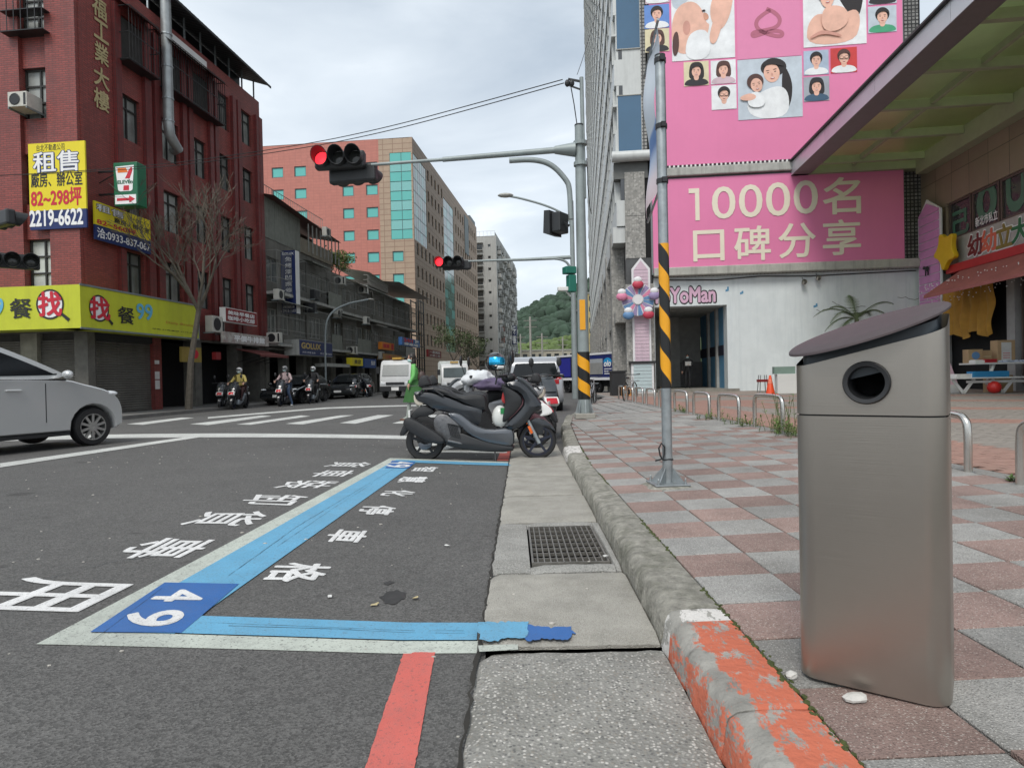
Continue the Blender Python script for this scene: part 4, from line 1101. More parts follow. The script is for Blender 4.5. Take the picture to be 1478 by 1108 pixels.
# rooftop shed of the first block
x1 = fA.at(432, 330)[0]
corrugated(bA, .1, x1, 9.0, 11.2, -.02, corr, .12); MB().box(.1, x1, .02, 4, 9.0, 11.2).build('shed', gw1, bA)
MB().box(x1+.05, LA-.1, 1.2, 1.3, 9.0, 10.8).build('shed_back', mat('shed_brown', (.05, .025, .018), .8, var=.5), bA)
MB().add([(0, -.7, 11.15), (LA+.2, -.7, 10.55), (LA+.2, 3, 11.3), (0, 3, 11.9)], [(0, 1, 2, 3)]).build('shed_roof', mat('rust_roof', (.10, .04, .035), .7, var=.3), bA)
MB().box(x1, LA, -.1, -.001, 9.0, 9.9).build('parapet', mat('beige_parapet', (.25, .22, .17), .8, var=.2, streak=.4), bA)
for k in range(9): MB().box(x1+(LA-x1)*k/8-.03, x1+(LA-x1)*k/8+.03, -.6, -.54, 9.0, 10.7).build('post', rail, bA)
cage(bA, .2, LA-.2, 11.5, 12.1, .05, .5, rail, 30, 'roof_railing', 1)
MB().add([(LB*.55, -.5, 9.6), (LB, -.5, 9.3), (LB, 2.5, 9.9), (LB*.55, 2.5, 10.2)], [(0, 1, 2, 3)]).build('shed_roof', corr, bB)
cage(bB, LB*.55, LB-.1, 8.65, 9.4, .35, 0, rail, None, 'roof_cage', 2)
MB().add([(-.5, -2.2, 9.5), (LC, -2.2, 9.3), (LC, 3, 9.8), (-.5, 3, 10.0)], [(0, 1, 2, 3)]).build('metal_roof', mat('pale_sheet_roof', (.25, .25, .24), .5, .4, var=.3, scale=.6), bC)
# units on the walls
fA5 = fA.shift(.76); fB5 = fB.shift(.76)
for i, (fr, a, lab) in enumerate((
    (fA5, (468, 335), 'pale outdoor unit on the rooftop shed of the old grey block'), (fA5, (398, 487), 'outdoor unit under the blue vertical sign above the arcade'),
    (fA5, (399, 425), 'outdoor unit left of the blue vertical sign'), (fA5, (449, 444), 'dark cased outdoor unit right of the blue vertical sign'),
    (fA5, (451, 425), 'outdoor unit just above the dark cased one'), (fB5, (492, 405), 'outdoor unit under the rooftop shrub'),
    (fB5, (484, 452), 'white outdoor unit left of the curved street lamp head'), (fB5, (525, 418), 'outdoor unit high on the olive block under its roof cage'),
    (fB5, (526, 462), 'outdoor unit at mid height of the olive block'), (fB5, (509, 505), 'big white outdoor unit above the yellow shop sign'),
    (fB5, (548, 512), 'outdoor unit at the far end of the olive block'))):
    x, z = fr.at(*a); w_ = .75
    ac_unit(lab, fr, x, z-.3, 0, w_, .55, .3, acg, m=dark if 'dark cased' in lab else None, turn=(i % 2 == 1))
# signs in front of the old blocks
FP = Frame('C', FLs.at(405, 420)[0], -16.9)
nvy = mat('navy_sign', (0.012, 0.025, 0.11), .45, var=.08)
t = thing('vertical_sign', 'tall blue vertical sign with white characters standing out from the grey block', 'sign', frame=FP)
x0, z1 = FP.at(405, 362); x1, z0_ = FP.at(428, 452)
MB().box(x0, x1, 0, .45, z0_, z1).build('panel', nvy, t)
MB().box(x1+.001, x1+.03, -.01, .46, z0_, z1).build('rim', white, t)
hh = z1-z0_
for k, ch in enumerate('免烤漆凹痕修復'): letter(ch, white_print, t, x0+.28*(x1-x0), x0+.74*(x1-x0), z0_+hh*(.825-.098*k), z0_+hh*(.90-.098*k), -.006, .03)
letter('GOLUX', white_print, t, x0+.1*(x1-x0), x1-.1*(x1-x0), z1-.25, z1-.1, -.006, .02)
letter('烤漆鈑金', white_print, t, x0+.1*(x1-x0), x1-.1*(x1-x0), z0_+.085*hh, z0_+.125*hh, -.006, .02)
letter('2918-1633', white_print, t, x0+.06*(x1-x0), x1-.06*(x1-x0), z0_+.02*hh, z0_+.065*hh, -.006, .02)
MB().bar((0, .2, z0_+.4), (x0, .2, z0_+.4), .06).bar((0, .2, z1-.4), (x0, .2, z1-.4), .06).build('bracket', dark, t)
FG = Frame('L', -15.8, 0)
gl = mat('golux_gold', (0.55, 0.40, 0.12), .4, var=.05)
t = box_sign('long navy box sign with gold letters GOLUX over the arcade', FG, (432, 490), (480, 515), .9, nvy, [('GOLUX', gl, .05, .42, .62, .85, .04), ('烤漆 修復 鈑金', white_print, .08, .12, .45, .25, .0), ('02-2918-1633', white_print, .6, .12, .97, .25, 0)], rim=gsl)
box_sign('small yellow and white sign right of the navy sign', FG, (508, 516), (524, 528), .4, ybn, [('美容', blk, .2, .2, .8, .8, .02)])
box_sign('blue shop sign next to the small yellow one', FG, (526, 517), (543, 531), .4, mat('blue_sign', (.02, .07, .25), .5, var=.2), [('髮廊', white_print, .55, .3, .9, .8, .02)])
box_sign('orange and red projecting sign above the arcade near the white truck', FG, (551, 493), (569, 506), .3, mat('orange_sign2', (.7, .22, .02), .5, var=.1), [('檳榔', redp, .1, .2, .6, .8, .05), ('▌', redp, .75, .1, .95, .9, .05)])
box_sign('tan shop fascia under the orange sign', FG, (553, 510), (580, 521), .5, mat('tan_sign', (.42, .22, .07), .6, var=.3), [('小吃', redp, .1, .2, .4, .8, .02)])
FH = Frame('L', -15.0, 0)
box_sign('blue and white parking sign reading 24H above the shops', FH, (580, 486), (606, 502), .3, mat('blue_white_sign', (.05, .16, .42), .5, var=.1), [('24H', redp, .08, .45, .6, .95, .06), ('停車場', white_print, .1, .05, .9, .4, .05), ('P', white_print, .72, .5, .92, .92, .05)])
box_sign('dark red sign with two rows of pale characters beyond the parking sign', FH, (618, 504), (637, 517), .2, crm, [('一鼎烤肉', white_print, .1, .5, .9, .9, .02), ('火鍋小館', white_print, .1, .1, .9, .42, .01)])
# ledge over the arcades
box_sign('grey shop canopy fascia left of the yellow sign', FG, (472, 524), (505, 530), .8, gsl, [])
# shutters and shop details in the arcades
for nm, (a, b) in {'x': (448, 478), 'y': (482, 500)}.items():
    xa, xb = fA.at(a, 560)[0], fA.at(b, 560)[0]
    shutter(bA if b < 480 else bB, (xa if b < 480 else xa-LA), (xb if b < 480 else xb-LA), .15, 2.7, .9, mat('pale_shutter', (.24, .235, .21), .6, var=.2, streak=.4))
# ================================================================ PINK AND BEIGE TOWER
FT = Frame('L', -24.2, 0); sT = FT.at(597, 300)[0]
FT = Frame('L', -24.2, sT); FTC = Frame('C', sT, -24.2)
tower = thing('office_tower', 'tall pink and beige office tower with turquoise square windows', 'building', frame=FT)
LT = FT.at(687, 300)[0]; ZTW = FTC.at(590, 198)[1]
pink = tile_mat('pink_wall', (0.50, 0.185, 0.145), (0.40, 0.15, 0.12), .9, .45, var=.04, ms=.02, streak=.15, dirt=.1, rough=.6, dcol=(.3, .12, .1, 1))
beige = tile_mat('beige_stone', (0.42, 0.31, 0.225), (0.27, 0.17, 0.12), 1.5, .8, var=.05, ms=.05, streak=.1, dirt=.1, rough=.6, dcol=(.25, .18, .13, 1))
teal = mat('turquoise_glass', (0.13, 0.50, 0.46), .15, var=.06, scale=.2, spec=.6)
teald = mat('green_curtain_glass', (0.14, 0.23, 0.22), .1, var=.5, scale=.35, spec=.9)
tfr = mat('slate_frame', (0.10, 0.14, 0.15), .5, var=.1)
fh = 3.3
rowsz = [FTC.at(500, y)[1] for y in (251, 283, 315, 348, 380.5, 413)]       # sills, top floor first
wh = FTC.at(500, 236)[1]-rowsz[0]
rz = [rowsz[0]-k*(rowsz[0]-rowsz[4])/4 for k in range(10)]
cpx = {0: (393.5, 410), 1: (426, 443), 2: (495, 511), 3: (529, 546), 4: (565, 581)}
have = {0: (0, 1, 2), 1: (0, 1, 2, 3), 2: (0, 1, 2, 3, 4, 5), 3: (0, 1, 2, 3, 4, 5), 4: (4, 5, 6)}
hs = []
for c_, (a, b) in cpx.items():
    xa, xb = FTC.at(a, 300)[0], FTC.at(b, 300)[0]
    hs += [(xa, xb, rz[r_], rz[r_]+wh) for r_ in have[c_]]
gx0, gz1 = FTC.at(562, 221); gz0 = FTC.at(562, 346)[1]
hs.append((gx0, -.25, gz0, gz1))
xpb = FTC.at(548, 300)[0]; xl = FTC.at(300, 300)[0]
for (xa, xb, m_, nm) in ((xl, xpb, pink, 'pink_wall'), (xpb, 0, beige, 'wall')):
    q = MB(); wall_holes(q, xa, xb, 0, ZTW, [h for h in hs if h[0] < xb and h[1] > xa], 0, .3); q.v = [toL(p) for p in q.v]; q.build(nm, m_, tower)
cs = bpy.data.objects.new('window_row', None); COL.objects.link(cs); cs.parent = tower; cs.rotation_euler = (0, 0, R(-90))
for h in hs[:-1]: window(cs, *h, .1, 1, 1, tfr, teal, t=.12)
# glazed corner: bands of panes
bands = 9; g_ = (gz1-gz0)/bands
tl2 = mat('pale_turquoise_glass', (0.22, 0.52, 0.50), .12, var=.05, spec=.6)
cxs = [gx0, gx0*.5, -.06]
for k in range(bands):
    for i in range(2):
        q = MB().box(cxs[i]+.04, cxs[i+1]-.04, .02, .06, gz0+g_*k+.05, gz0+g_*(k+1)-.05); q.build('pane', tl2 if k % 2 else teal, cs)
gs1 = FT.at(616, 300)[0]
q = MB(); q.box(gx0, -.0, .09, .12, gz0, gz1); q.v = [toL(p) for p in q.v]; q.build('glazing_frame', tfr, tower)
# side facade
sidh = []
bays = []
x = 1.5
strip0, strip1 = FT.at(641, 350)[0], FT.at(655, 350)[0]
while x < LT-1.8:
    if not (strip0-1.2 < x < strip1+.2): bays.append(x)
    x += 2.55
for r_ in range(11):
    z = rz[0]+1.2-(r_)*(rz[0]-rz[9])/9
    if z < 4: continue
    for x in bays:
        if x < gs1+.6 and gz0-1 < z < gz1+.5: continue
        sidh.append((x, x+1.05, z, z+1.75))
cg = (.25, gs1, gz0, gz1); st_ = (strip0, strip1, 6, ZTW-3)
q = MB(); wall_holes(q, 0, LT, 0, ZTW, sidh+[cg, st_], 0, .35); q.box(LT-.02, LT, .003, 24, 0, ZTW); q.box(0, LT, .4, 24, ZTW-.1, ZTW-.002)
q.build('wall', beige, tower)
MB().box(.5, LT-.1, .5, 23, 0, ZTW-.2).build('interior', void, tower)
for h in sidh: window(tower, *h, .15, 1, 2, tfr, glass_dark, t=.08, split=.7)
for (a, b, c_, d_) in (cg, st_):
    nxx = 6 if a < 1 else 3; nzz = int((d_-c_)/1.6)
    for i in range(nxx):
        for j in range(nzz):
            MB().box(a+(b-a)*i/nxx+.05, a+(b-a)*(i+1)/nxx-.05, .06, .10, c_+(d_-c_)*j/nzz+.05, c_+(d_-c_)*(j+1)/nzz-.05).build('pane', teald if (i+j) % 3 else tl2, tower)
    MB().box(a, b, .12, .15, c_, d_).build('glazing_frame', tfr, tower)
MB().box(LT*.72, LT*.80, -.1, .0, ZTW-9, ZTW-1).build('louvre_panel', tfr, tower)
MB().box(LT-7, LT, .3, 10, ZTW, ZTW+1.2).build('plant_room', tfr, tower)
# ================================================================ WHITE APARTMENT TOWER
FWt = Frame('L', -21.5, 0); sW = FWt.at(716, 350)[0]
FWt = Frame('L', -21.5, sW); FWC = Frame('C', sW, -21.5)
wt = thing('apartment_tower', 'tall greyish white apartment tower with caged balconies behind the beige tower', 'building', frame=FWt)
wwall = mat('stained_white_wall', (0.42, 0.42, 0.40), .8, var=.15, scale=.15, streak=.6, dcol=(.2, .2, .19, 1))
ZW = FWC.at(716, 340)[1]; LW = FWt.at(745, 400)[0]; xw0 = FWC.at(660, 400)[0]
cagem = mat('cage_dark', (.12, .115, .105), .8, var=.4)
q = MB(); wl_ = []
fhW = 3.05; nf = int(ZW/fhW)
ca = (FWC.at(686, 400)[0], FWC.at(697, 400)[0]); cb2 = (FWC.at(705, 400)[0], FWC.at(709, 400)[0])
for k in range(nf): 
    z = ZW-1.2-(k+1)*fhW+.8
    wl_.append((ca[0], ca[1], z, z+1.5)); wl_.append((cb2[0], cb2[1], z+.6, z+1.3))
wall_holes(q, xw0, 0, 0, ZW, wl_, 0, .4); q.v = [toL(p) for p in q.v]
sh = [(x, x+2.2, ZW-1.2-(k+1)*fhW+.7, ZW-1.2-(k+1)*fhW+2.2) for k in range(nf) for x in [2+i*4.4 for i in range(int((LW-3)/4.4))]]
q2 = MB(); wall_holes(q2, 0, LW, 0, ZW, sh, 0, .4); q.add(q2.v, q2.f); q.box(LW-.05, LW, .01, 15, 0, ZW).box(0, LW, .5, 14, ZW-.2, ZW-.01)
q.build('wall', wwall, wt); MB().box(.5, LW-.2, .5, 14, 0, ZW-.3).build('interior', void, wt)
cs = bpy.data.objects.new('window_row', None); COL.objects.link(cs); cs.parent = wt; cs.rotation_euler = (0, 0, R(-90))
for k, h in enumerate(wl_):
    window(cs, *h, .15, 1, 1, rail, glass_dark)
    if k % 2 == 0:
        c_ = cage(cs, h[0]-.1, h[1]+.1, h[2]-.3, h[3]+.1, .6, 0, cagem, 8); MB().box(h[0]-.2, h[1]+.2, -.8, -.05, h[3]+.1, h[3]+.16).build('hood', rail, cs)
for k, h in enumerate(sh):
    window(wt, *h, .15, 2, 1, rail, glass_dark)
    if k % 3 != 1: MB().box(h[0]-.2, h[1]+.2, -.95, -.002, h[2]-.9, h[2]+.1+.3*(k % 2)).build('balcony', gsl if k % 2 else wwall, wt)
    if k % 4 != 2: cage(wt, h[0]-.1, h[1]+.2, h[2]+.3, h[3]+.1, .9, 0, cagem, 8)
MB().box(.2, LW, .3, .35, ZW, ZW+1).build('roof_parapet', wwall, wt)
q = MB()
for k in range(12): q.box(.1, .14, .3+k*1.0, .34+k*1.0, ZW, ZW+1.3)
q.box(.1, .14, .3, 12, ZW+1.25, ZW+1.3); q.build('roof_railing', rail, wt)
t = thing('vertical_sign', 'red and white vertical sign on the side of the white apartment tower', 'sign', frame=Frame('C', sW+8, -21.5))
fx = Frame('C', sW+8, -21.5); x0, z1 = fx.at(722, 472); x1, z0_ = fx.at(728.5, 498)
MB().box(x0, x1, 0, .4, z0_, z1).build('panel', mat('pale_red_sign', (.55, .2, .15), .6, var=.1), t)
for k, ch in enumerate('電機行'): letter(ch, white_print, t, x0+.15, x1-.15, z1-(k+1)*(z1-z0_)/3+.15, z1-k*(z1-z0_)/3-.15, -.01, .03)
fx = Frame('C', sW+30, -21.5); x0, z1 = fx.at(739, 470); x1, z0_ = fx.at(746, 497)
t = thing('vertical_sign', 'navy and white vertical sign at the far corner of the white tower', 'sign', frame=fx)
MB().box(x0, x1, 0, .4, z0_, z1).build('panel', nvy, t)
for k, ch in enumerate('牙醫'): letter(ch, white_print, t, x0+.2, x1-.2, z1-(k+1)*(z1-z0_)/2+.2, z1-k*(z1-z0_)/2-.2, -.01, .03)
# ================================================================ HILL AND FAR THINGS
def leaf_mat(name, col, var=.35, trans=0):
    m = mat(name, col, .7, var=var, scale=1.2, rnd=.15); return m
fol = leaf_mat('foliage', (0.060, 0.085, 0.030)); fol2 = leaf_mat('dark_foliage', (0.035, 0.055, 0.022)); hillm = mat('wooded_slope', (0.055, 0.085, 0.055), .95, var=.55, scale=.035, bump=1.0, bscale=.15)  # hill's bluish green has the distance haze mixed into its colour
barkm = mat('bark', (0.11, 0.095, 0.075), .9, var=.35, scale=8, bump=.5)
def hill(name, prof, y, dep, m, seed, lump):
    """prof: picture points of the skyline"""
    q = MB(); pts = []
    for a, b in zip(prof, prof[1:]):
        for k in range(14): pts.append((a[0]+(b[0]-a[0])*k/14, a[1]+(b[1]-a[1])*k/14))
    pts.append(prof[-1]); vs = []; rows = 26
    for j in range(rows+1):
        f_ = j/rows
        for p in pts:
            w_ = DP(p[0], p[1], y); x, z = w_.x, w_.z
            hz = z*math.sin(f_*math.pi*.5)
            e = noise.fractal(Vector((x/lump, (y-dep*(1-f_))/lump, seed)), 1, 2, 6)
            vs.append((x, y-dep*(1-f_), -2+hz+e*lump*.16*(.3+f_)))
    n = len(pts); q.add(vs, [(j*n+i, j*n+i+1, (j+1)*n+i+1, (j+1)*n+i) for j in range(rows) for i in range(n-1)])
    o = q.build(name, m, smooth=True); o['kind'] = 'structure'; return o
hill('hill', [(560, 470), (640, 470), (700, 468), (745, 462), (765, 453), (790, 444), (812, 436), (835, 424), (862, 412), (900, 404), (980, 396), (1100, 420), (1300, 440)], 900, 420, hillm, 2.2, 45)
hill('lower_slope', [(600, 505), (700, 502), (745, 500), (790, 492), (815, 487), (860, 486), (950, 480), (1100, 490)], 430, 90, mat('light_wooded_slope', (0.10, 0.14, 0.05), .95, var=.5, scale=.12, bump=1, bscale=.4), 7.7, 16)
# crowns on the slopes, joined: nobody could count them
def leaf_cloud(mb, c, r, n, s_, rr, flat_=1.0, inner=.35):
    for _ in range(n):
        while True:
            p = Vector((rr.uniform(-1, 1), rr.uniform(-1, 1), rr.uniform(-1, 1)))
            if inner < p.length < 1: break
        a = Vector((rr.gauss(0, 1), rr.gauss(0, 1), rr.gauss(0, 1))).normalized(); b = a.orthogonal().normalized()
        if rr.random() < .5: b = a.cross(b)
        q = Vector(c) + Vector((p.x*r[0], p.y*r[1], p.z*r[2])); l = s_*rr.uniform(.6, 1.3)
        mb.add([q-a*l, q+b*l*.5, q+a*l, q-b*l*.5], [(0, 1, 2, 3)])
rr = random.Random(4)
mb = MB()
for k in range(1500):
    px = rr.uniform(700, 990); py = rr.uniform(440, 520); f_ = rr.random()
    y = 900-420*(1-f_); x = (px-739)/930*y
    # height of the slope under the crown
    sk = DP(px, max(410, 462-(px-745)*.42) if px > 745 else 464, 900).z; z = -2+sk*math.sin(f_*math.pi*.5)
    r_ = rr.uniform(3.5, 8); mb.ball((x, y, z+r_*.3+noise.noise(Vector((x/20, y/20, 0)))*4), (r_, r_, r_*rr.uniform(.8, 1.2)), 7, 5)
for v_i, v in enumerate(mb.v):
    e = noise.noise(Vector(v)*.45)*1.3; mb.v[v_i] = (v[0]+e, v[1]+e, v[2]+e)
mb.build('hill_trees', mat('hill_crowns', (0.040, 0.068, 0.045), .95, var=.6, scale=.06, bump=.8, bscale=.6), None, smooth=True, kind='stuff')  # crown colour takes in the same distance haze as the slope
mb = MB()
for k in range(700):
    px = rr.uniform(690, 990); f_ = rr.random(); y = 430-90*(1-f_); x = (px-739)/930*y
    sk = DP(px, 500-(px-745)*.17 if px > 745 else 500, 430).z; z = -2+sk*math.sin(f_*math.pi*.5)
    r_ = rr.uniform(1.6, 3.6); mb.ball((x, y, z+r_*.2), (r_, r_, r_*rr.uniform(.8, 1.1)), 7, 5)
for v_i, v in enumerate(mb.v):
    e = noise.noise(Vector(v)*.9)*.6; mb.v[v_i] = (v[0]+e, v[1]+e, v[2]+e)
mb.build('slope_trees', mat('light_crowns', (0.095, 0.135, 0.045), .95, var=.55, scale=.15, bump=.8, bscale=1), None, smooth=True, kind='stuff')
# low far buildings and poles
def simple_block(label, px0, px1, pyt, y, dep, m, floors, cols, name='far_building', gm=None):
    a = DP(px0, pyt, y); b = DP(px1, pyt, y); w_ = b.x-a.x; h_ = (a.z+b.z)/2
    t = thing(name, label, 'building', (a.x, y, 0))
    hs = []; fh_ = h_/floors; cw_ = w_/cols
    for i in range(cols):
        for j in range(floors): hs.append((cw_*(i+.2), cw_*(i+.8), fh_*(j+.35), fh_*(j+.8)))
    q = MB(); wall_holes(q, 0, w_, 0, h_, hs, 0, .3); q.box(0, .02, .01, dep, 0, h_).box(w_-.02, w_, .01, dep, 0, h_).box(0, w_, .02, dep, h_-.05, h_); q.build('wall', m, t)
    MB().box(.05, w_-.05, .35, dep-.1, 0, h_-.1).build('interior', void, t)
    for h in hs: window(t, *h, .1, 1, 1, rail, gm or glass_dark)
    MB().box(-.2, w_+.2, -.2, dep+.1, h_, h_+.35).build('roof', gsl, t)
    return t
cream = mat('cream_wall', (.45, .42, .34), .8, var=.15, streak=.3)
simple_block('low cream building with a flat roof at the end of the street', 752, 832, 506, 190, 12, cream, 2, 7)
simple_block('beige block partly hidden by the silver car at the street end', 700, 752, 512, 210, 12, cream, 2, 5)
t = simple_block('narrow yellow building far off behind the striped pole', 848, 864, 424, 150, 15, mat('yellow_wall', (.62, .50, .22), .8, var=.1, streak=.2), 8, 2)
t = simple_block('dark green netted building beside the narrow yellow one', 836, 849, 446, 156, 15, mat('green_net', (.03, .12, .08), .8, var=.3, scale=.4), 5, 1)
def far_pole(label, px, pyt, pyb, y, r_=.28):
    a = DP(px, pyt, y)
    t = thing('utility_pole', label, 'pole', (a.x, y, 0), 0, 'concrete utility poles at the street end')
    MB().tube([(0, 0, -.2), (0, 0, a.z)], [r_, r_*.7], 10).build('shaft', mat('pole_concrete', (.42, .41, .38), .8, var=.1), t, smooth=True)
    for k in range(2): MB().box(-1.2, 1.2, -.06, .06, a.z-.8-1.2*k, a.z-.65-1.2*k).build('crossarm', rail, t)
far_pole('tallest pale utility pole at the end of the street', 765, 457, 540, 120)
far_pole('shorter pale utility pole right of the tall one', 782, 481, 540, 130, .24)
far_pole('thin utility pole left of the tall one', 751, 482, 540, 140, .22)
far_pole('thin utility pole furthest right before the striped mast', 812, 486, 540, 150, .22)
# ================================================================ TREES
def branch(mb, p, d, L_, r_, depth, rr, up=.15, tips=None, spread=.6, n=5):
    pts = [Vector(p)]; dd = Vector(d).normalized(); rs = [r_]
    for k in range(4):
        dd = (dd + Vector((rr.gauss(0, .12), rr.gauss(0, .12), rr.gauss(0, .08)+up*.2))).normalized()
        pts.append(pts[-1]+dd*L_/4); rs.append(max(.0085, r_*(1-.5*(k+1)/4)))
    mb.tube(pts, rs, n if depth > 1 else 3, cap=False)
    if depth == 0:
        if tips is not None: tips.append(pts[-1])
        return
    for k in range(rr.choice((3, 4, 4))):
        i = rr.choice((2, 3, 4)); a = Vector((rr.gauss(0, 1), rr.gauss(0, 1), rr.gauss(.1, .5))).normalized()
        branch(mb, pts[i], dd+a*spread, L_*rr.uniform(.55, .8), rs[i]*.65, depth-1, rr, up, tips, spread, n)
def tree(label, loc, h_, trunk_h, crown, m, seed, bare=False, leaves=1800, ls=.12, lean=(0, 0), depth=3, r0_=.1, group=None, spread=.65, up=.15, L_=None):
    rr = random.Random(seed); t = thing('tree', label, 'tree', loc, 0, group)
    mb = MB(); top = Vector((lean[0], lean[1], trunk_h)); mid = top*.5+Vector((lean[0]*-.2, 0, 0))
    mb.tube([(0, 0, -.1), mid, top], [r0_, r0_*.8, r0_*.65], 8)
    mb.build('trunk', barkm, t, smooth=True)
    mb = MB(); tips = []
    for k in range(5):
        a = 2*math.pi*k/5+rr.random(); branch(mb, top, (math.cos(a)*spread, math.sin(a)*spread, 1), L_ or (h_-trunk_h)*.42, r0_*.5, depth, rr, up, tips, spread)
    mb.build('branches', barkm, t, kind=None)
    if not bare:
        mb = MB(); per = max(3, leaves//max(1, len(tips)))
        for p in tips: leaf_cloud(mb, p, (crown, crown, crown*.8), per, ls, rr, inner=0)
        mb.build('crown', m, t)
    return t
p = Frame('L', -15.5, 0); s_t, _ = p.at(272, 590)
loc = p.o + p.ax*s_t
tree('bare leafless tree with many thin twigs in front of the red building', (loc.x, loc.y, .1), 9.6, 3.9, 0, None, 12, bare=True, lean=(.5, .0), depth=4, r0_=.15, spread=.62, up=.30, L_=2.2)
for i, (off, px, h_, th, lab, m, sd_, lv) in enumerate((
    (-16.5, 655, 9, 3.2, 'sparse olive tree by the kerb beneath the beige tower', fol, 21, 700),
    (-15.5, 672, 8, 3.0, 'thin leafy street tree left of the covered scooters', fol, 25, 900),
    (-17, 690, 7, 2.6, 'low street tree before the white apartment tower', fol2, 28, 900))):
    fr = Frame('L', off, 0); s_t, _ = fr.at(px, 545); loc = fr.o+fr.ax*s_t
    tree(lab, (loc.x, loc.y, .1), h_, th, .55, m, sd_, leaves=lv, ls=.16, depth=2, r0_=.13)
# shrub on the roof of the olive block
rr = random.Random(8)
p0 = fB.W(.8, .3, 8.6)
t = thing('roof_shrub', 'bushy green shrub growing on the roof of the olive grey block', 'shrub', p0, fB.rot)
mb = MB(); tips = []
for k in range(6): branch(mb, (rr.uniform(-.8, 2.2), rr.uniform(-.5, .5), 0), (rr.gauss(0, .4), -.3, 1), .8, .035, 2, rr, .1, tips, .7, 4)
mb.build('stems', barkm, t)
mb = MB()
for p_ in tips: leaf_cloud(mb, p_, (.38, .38, .3), 26, .09, rr, inner=0)
mb.build('leaves', mat('bright_foliage', (0.13, 0.17, 0.045), .6, var=.45, scale=2), t)
# curved street lamp in front of the old blocks
fr = Frame('L', -15.2, 0); s_t, _ = fr.at(471, 575)
t = thing('street_lamp', 'slim grey street lamp with a curved arm in front of the olive block', 'street lamp', fr.o+fr.ax*s_t, fr.rot)
zz = fr.at(471, 470)[1]
MB().tube(smooth_line([(0, 0, 0), (0, 0, zz-.3), (.2, -.2, zz+.7), (1.0, -.9, zz+1.35), (2.4, -1.9, zz+1.75)], 2), .06, 8).build('pole', greypaint, t, smooth=True)
MB().ball((2.6, -2.0, zz+1.78), (.28, .2, .06), 10, 6).build('lamp_head', gsl, t, smooth=True)
# steel sign frame beyond
fr = Frame('L', -17.0, 0); s_t, _ = fr.at(606, 545)
t = thing('steel_frame', 'tall narrow black steel lattice frame standing over the shops', 'frame', fr.o+fr.ax*s_t, fr.rot)
zt = fr.at(606, 433)[1]; mb = MB()
for x in (0, 2.2):
    for y in (0, .8): mb.box(x-.06, x+.06, y-.06, y+.06, 0, zt)
k = 1.0
while k < zt: mb.box(0, 2.2, -.04, .04, k-.05, k+.05).box(0, 2.2, .76, .84, k-.05, k+.05).box(1.1-.04, 1.1+.04, -.04, .04, k, min(zt, k+1.2)); k += 1.2
mb.build('lattice', dark, t)
# ================================================================ RIGHT SIDE: TALL BLOCK WITH GRANITE FOOT
DC = 32.0
FC = Frame('C', DC, 0.0)
X893 = FC.at(893, 300)[0]
gran = aggregate('grey_granite', (0.30, 0.295, 0.275), [(0.20, 0.20, 0.19), (0.34, 0.33, 0.31), (0.42, 0.41, 0.385), (0.27, 0.265, 0.25)], 9, 1.2, dirt=(0.2, 0.2, 0.18, 1))
mos = tile_mat('grey_mosaic', (0.34, 0.335, 0.32), (0.05, 0.05, 0.05), .17, .17, var=.25, ms=.03, off=0, streak=.1, bump=.6)
wpan = mat('white_cladding', (0.55, 0.57, 0.56), .4, var=.06, streak=.2)
bglass = mat('blue_glass', (0.045, 0.12, 0.21), .15, var=.12, scale=.4, spec=.8)
FB2 = Frame('R', X893, DC)
tall = thing('glass_office_tower', 'very tall white and blue glass tower on granite columns at the pavement', 'building', frame=FB2)
Lt = 95.0
dk = mat('dark_glazing', (0.04, 0.045, 0.05), .12, var=.6, scale=.3, spec=1.0)
z = 8.4
while z < 84:
    MB().box(-Lt, -.02, -.10, .3, z, z+1.25).build('spandrel', wpan, tall)
    MB().box(-Lt, -.02, .12, .3, z+1.26, z+3.4).build('window_band', dk, tall)
    q = MB(); x = -.6
    while x > -Lt: q.box(x-.07, x+.07, -.16, .115, z+1.26, z+3.4); x -= 1.9
    q.box(-Lt, -.02, -.2, .11, z+2.4, z+2.5)
    q.build('mullions', wpan, tall)
    z += 3.42
MB().box(-Lt+.1, -.05, .31, 14, 6, 85).build('core', void, tall)
# podium: granite frame and dark recess
for k in range(14):
    x = -1.4-k*6.6; MB().box(x-1.3, x, -.35, 1.0, 0, 8.35).build('column', gran, tall)
    MB().box(x-5.2, x-1.4, .35, .45, 4.3, 7.6).build('window', dk, tall)
MB().box(-Lt, -.1, -.25, 1.2, 3.7, 4.25).build('beam', gran, tall)
MB().box(-Lt, -.1, -.3, 1.2, 7.6, 8.37).build('beam', wpan, tall)
MB().box(-Lt, -.2, 1.25, 1.4, .1, 8.3).build('recess_wall', mat('recess_grey', (.12, .12, .11), .8, var=.3), tall)
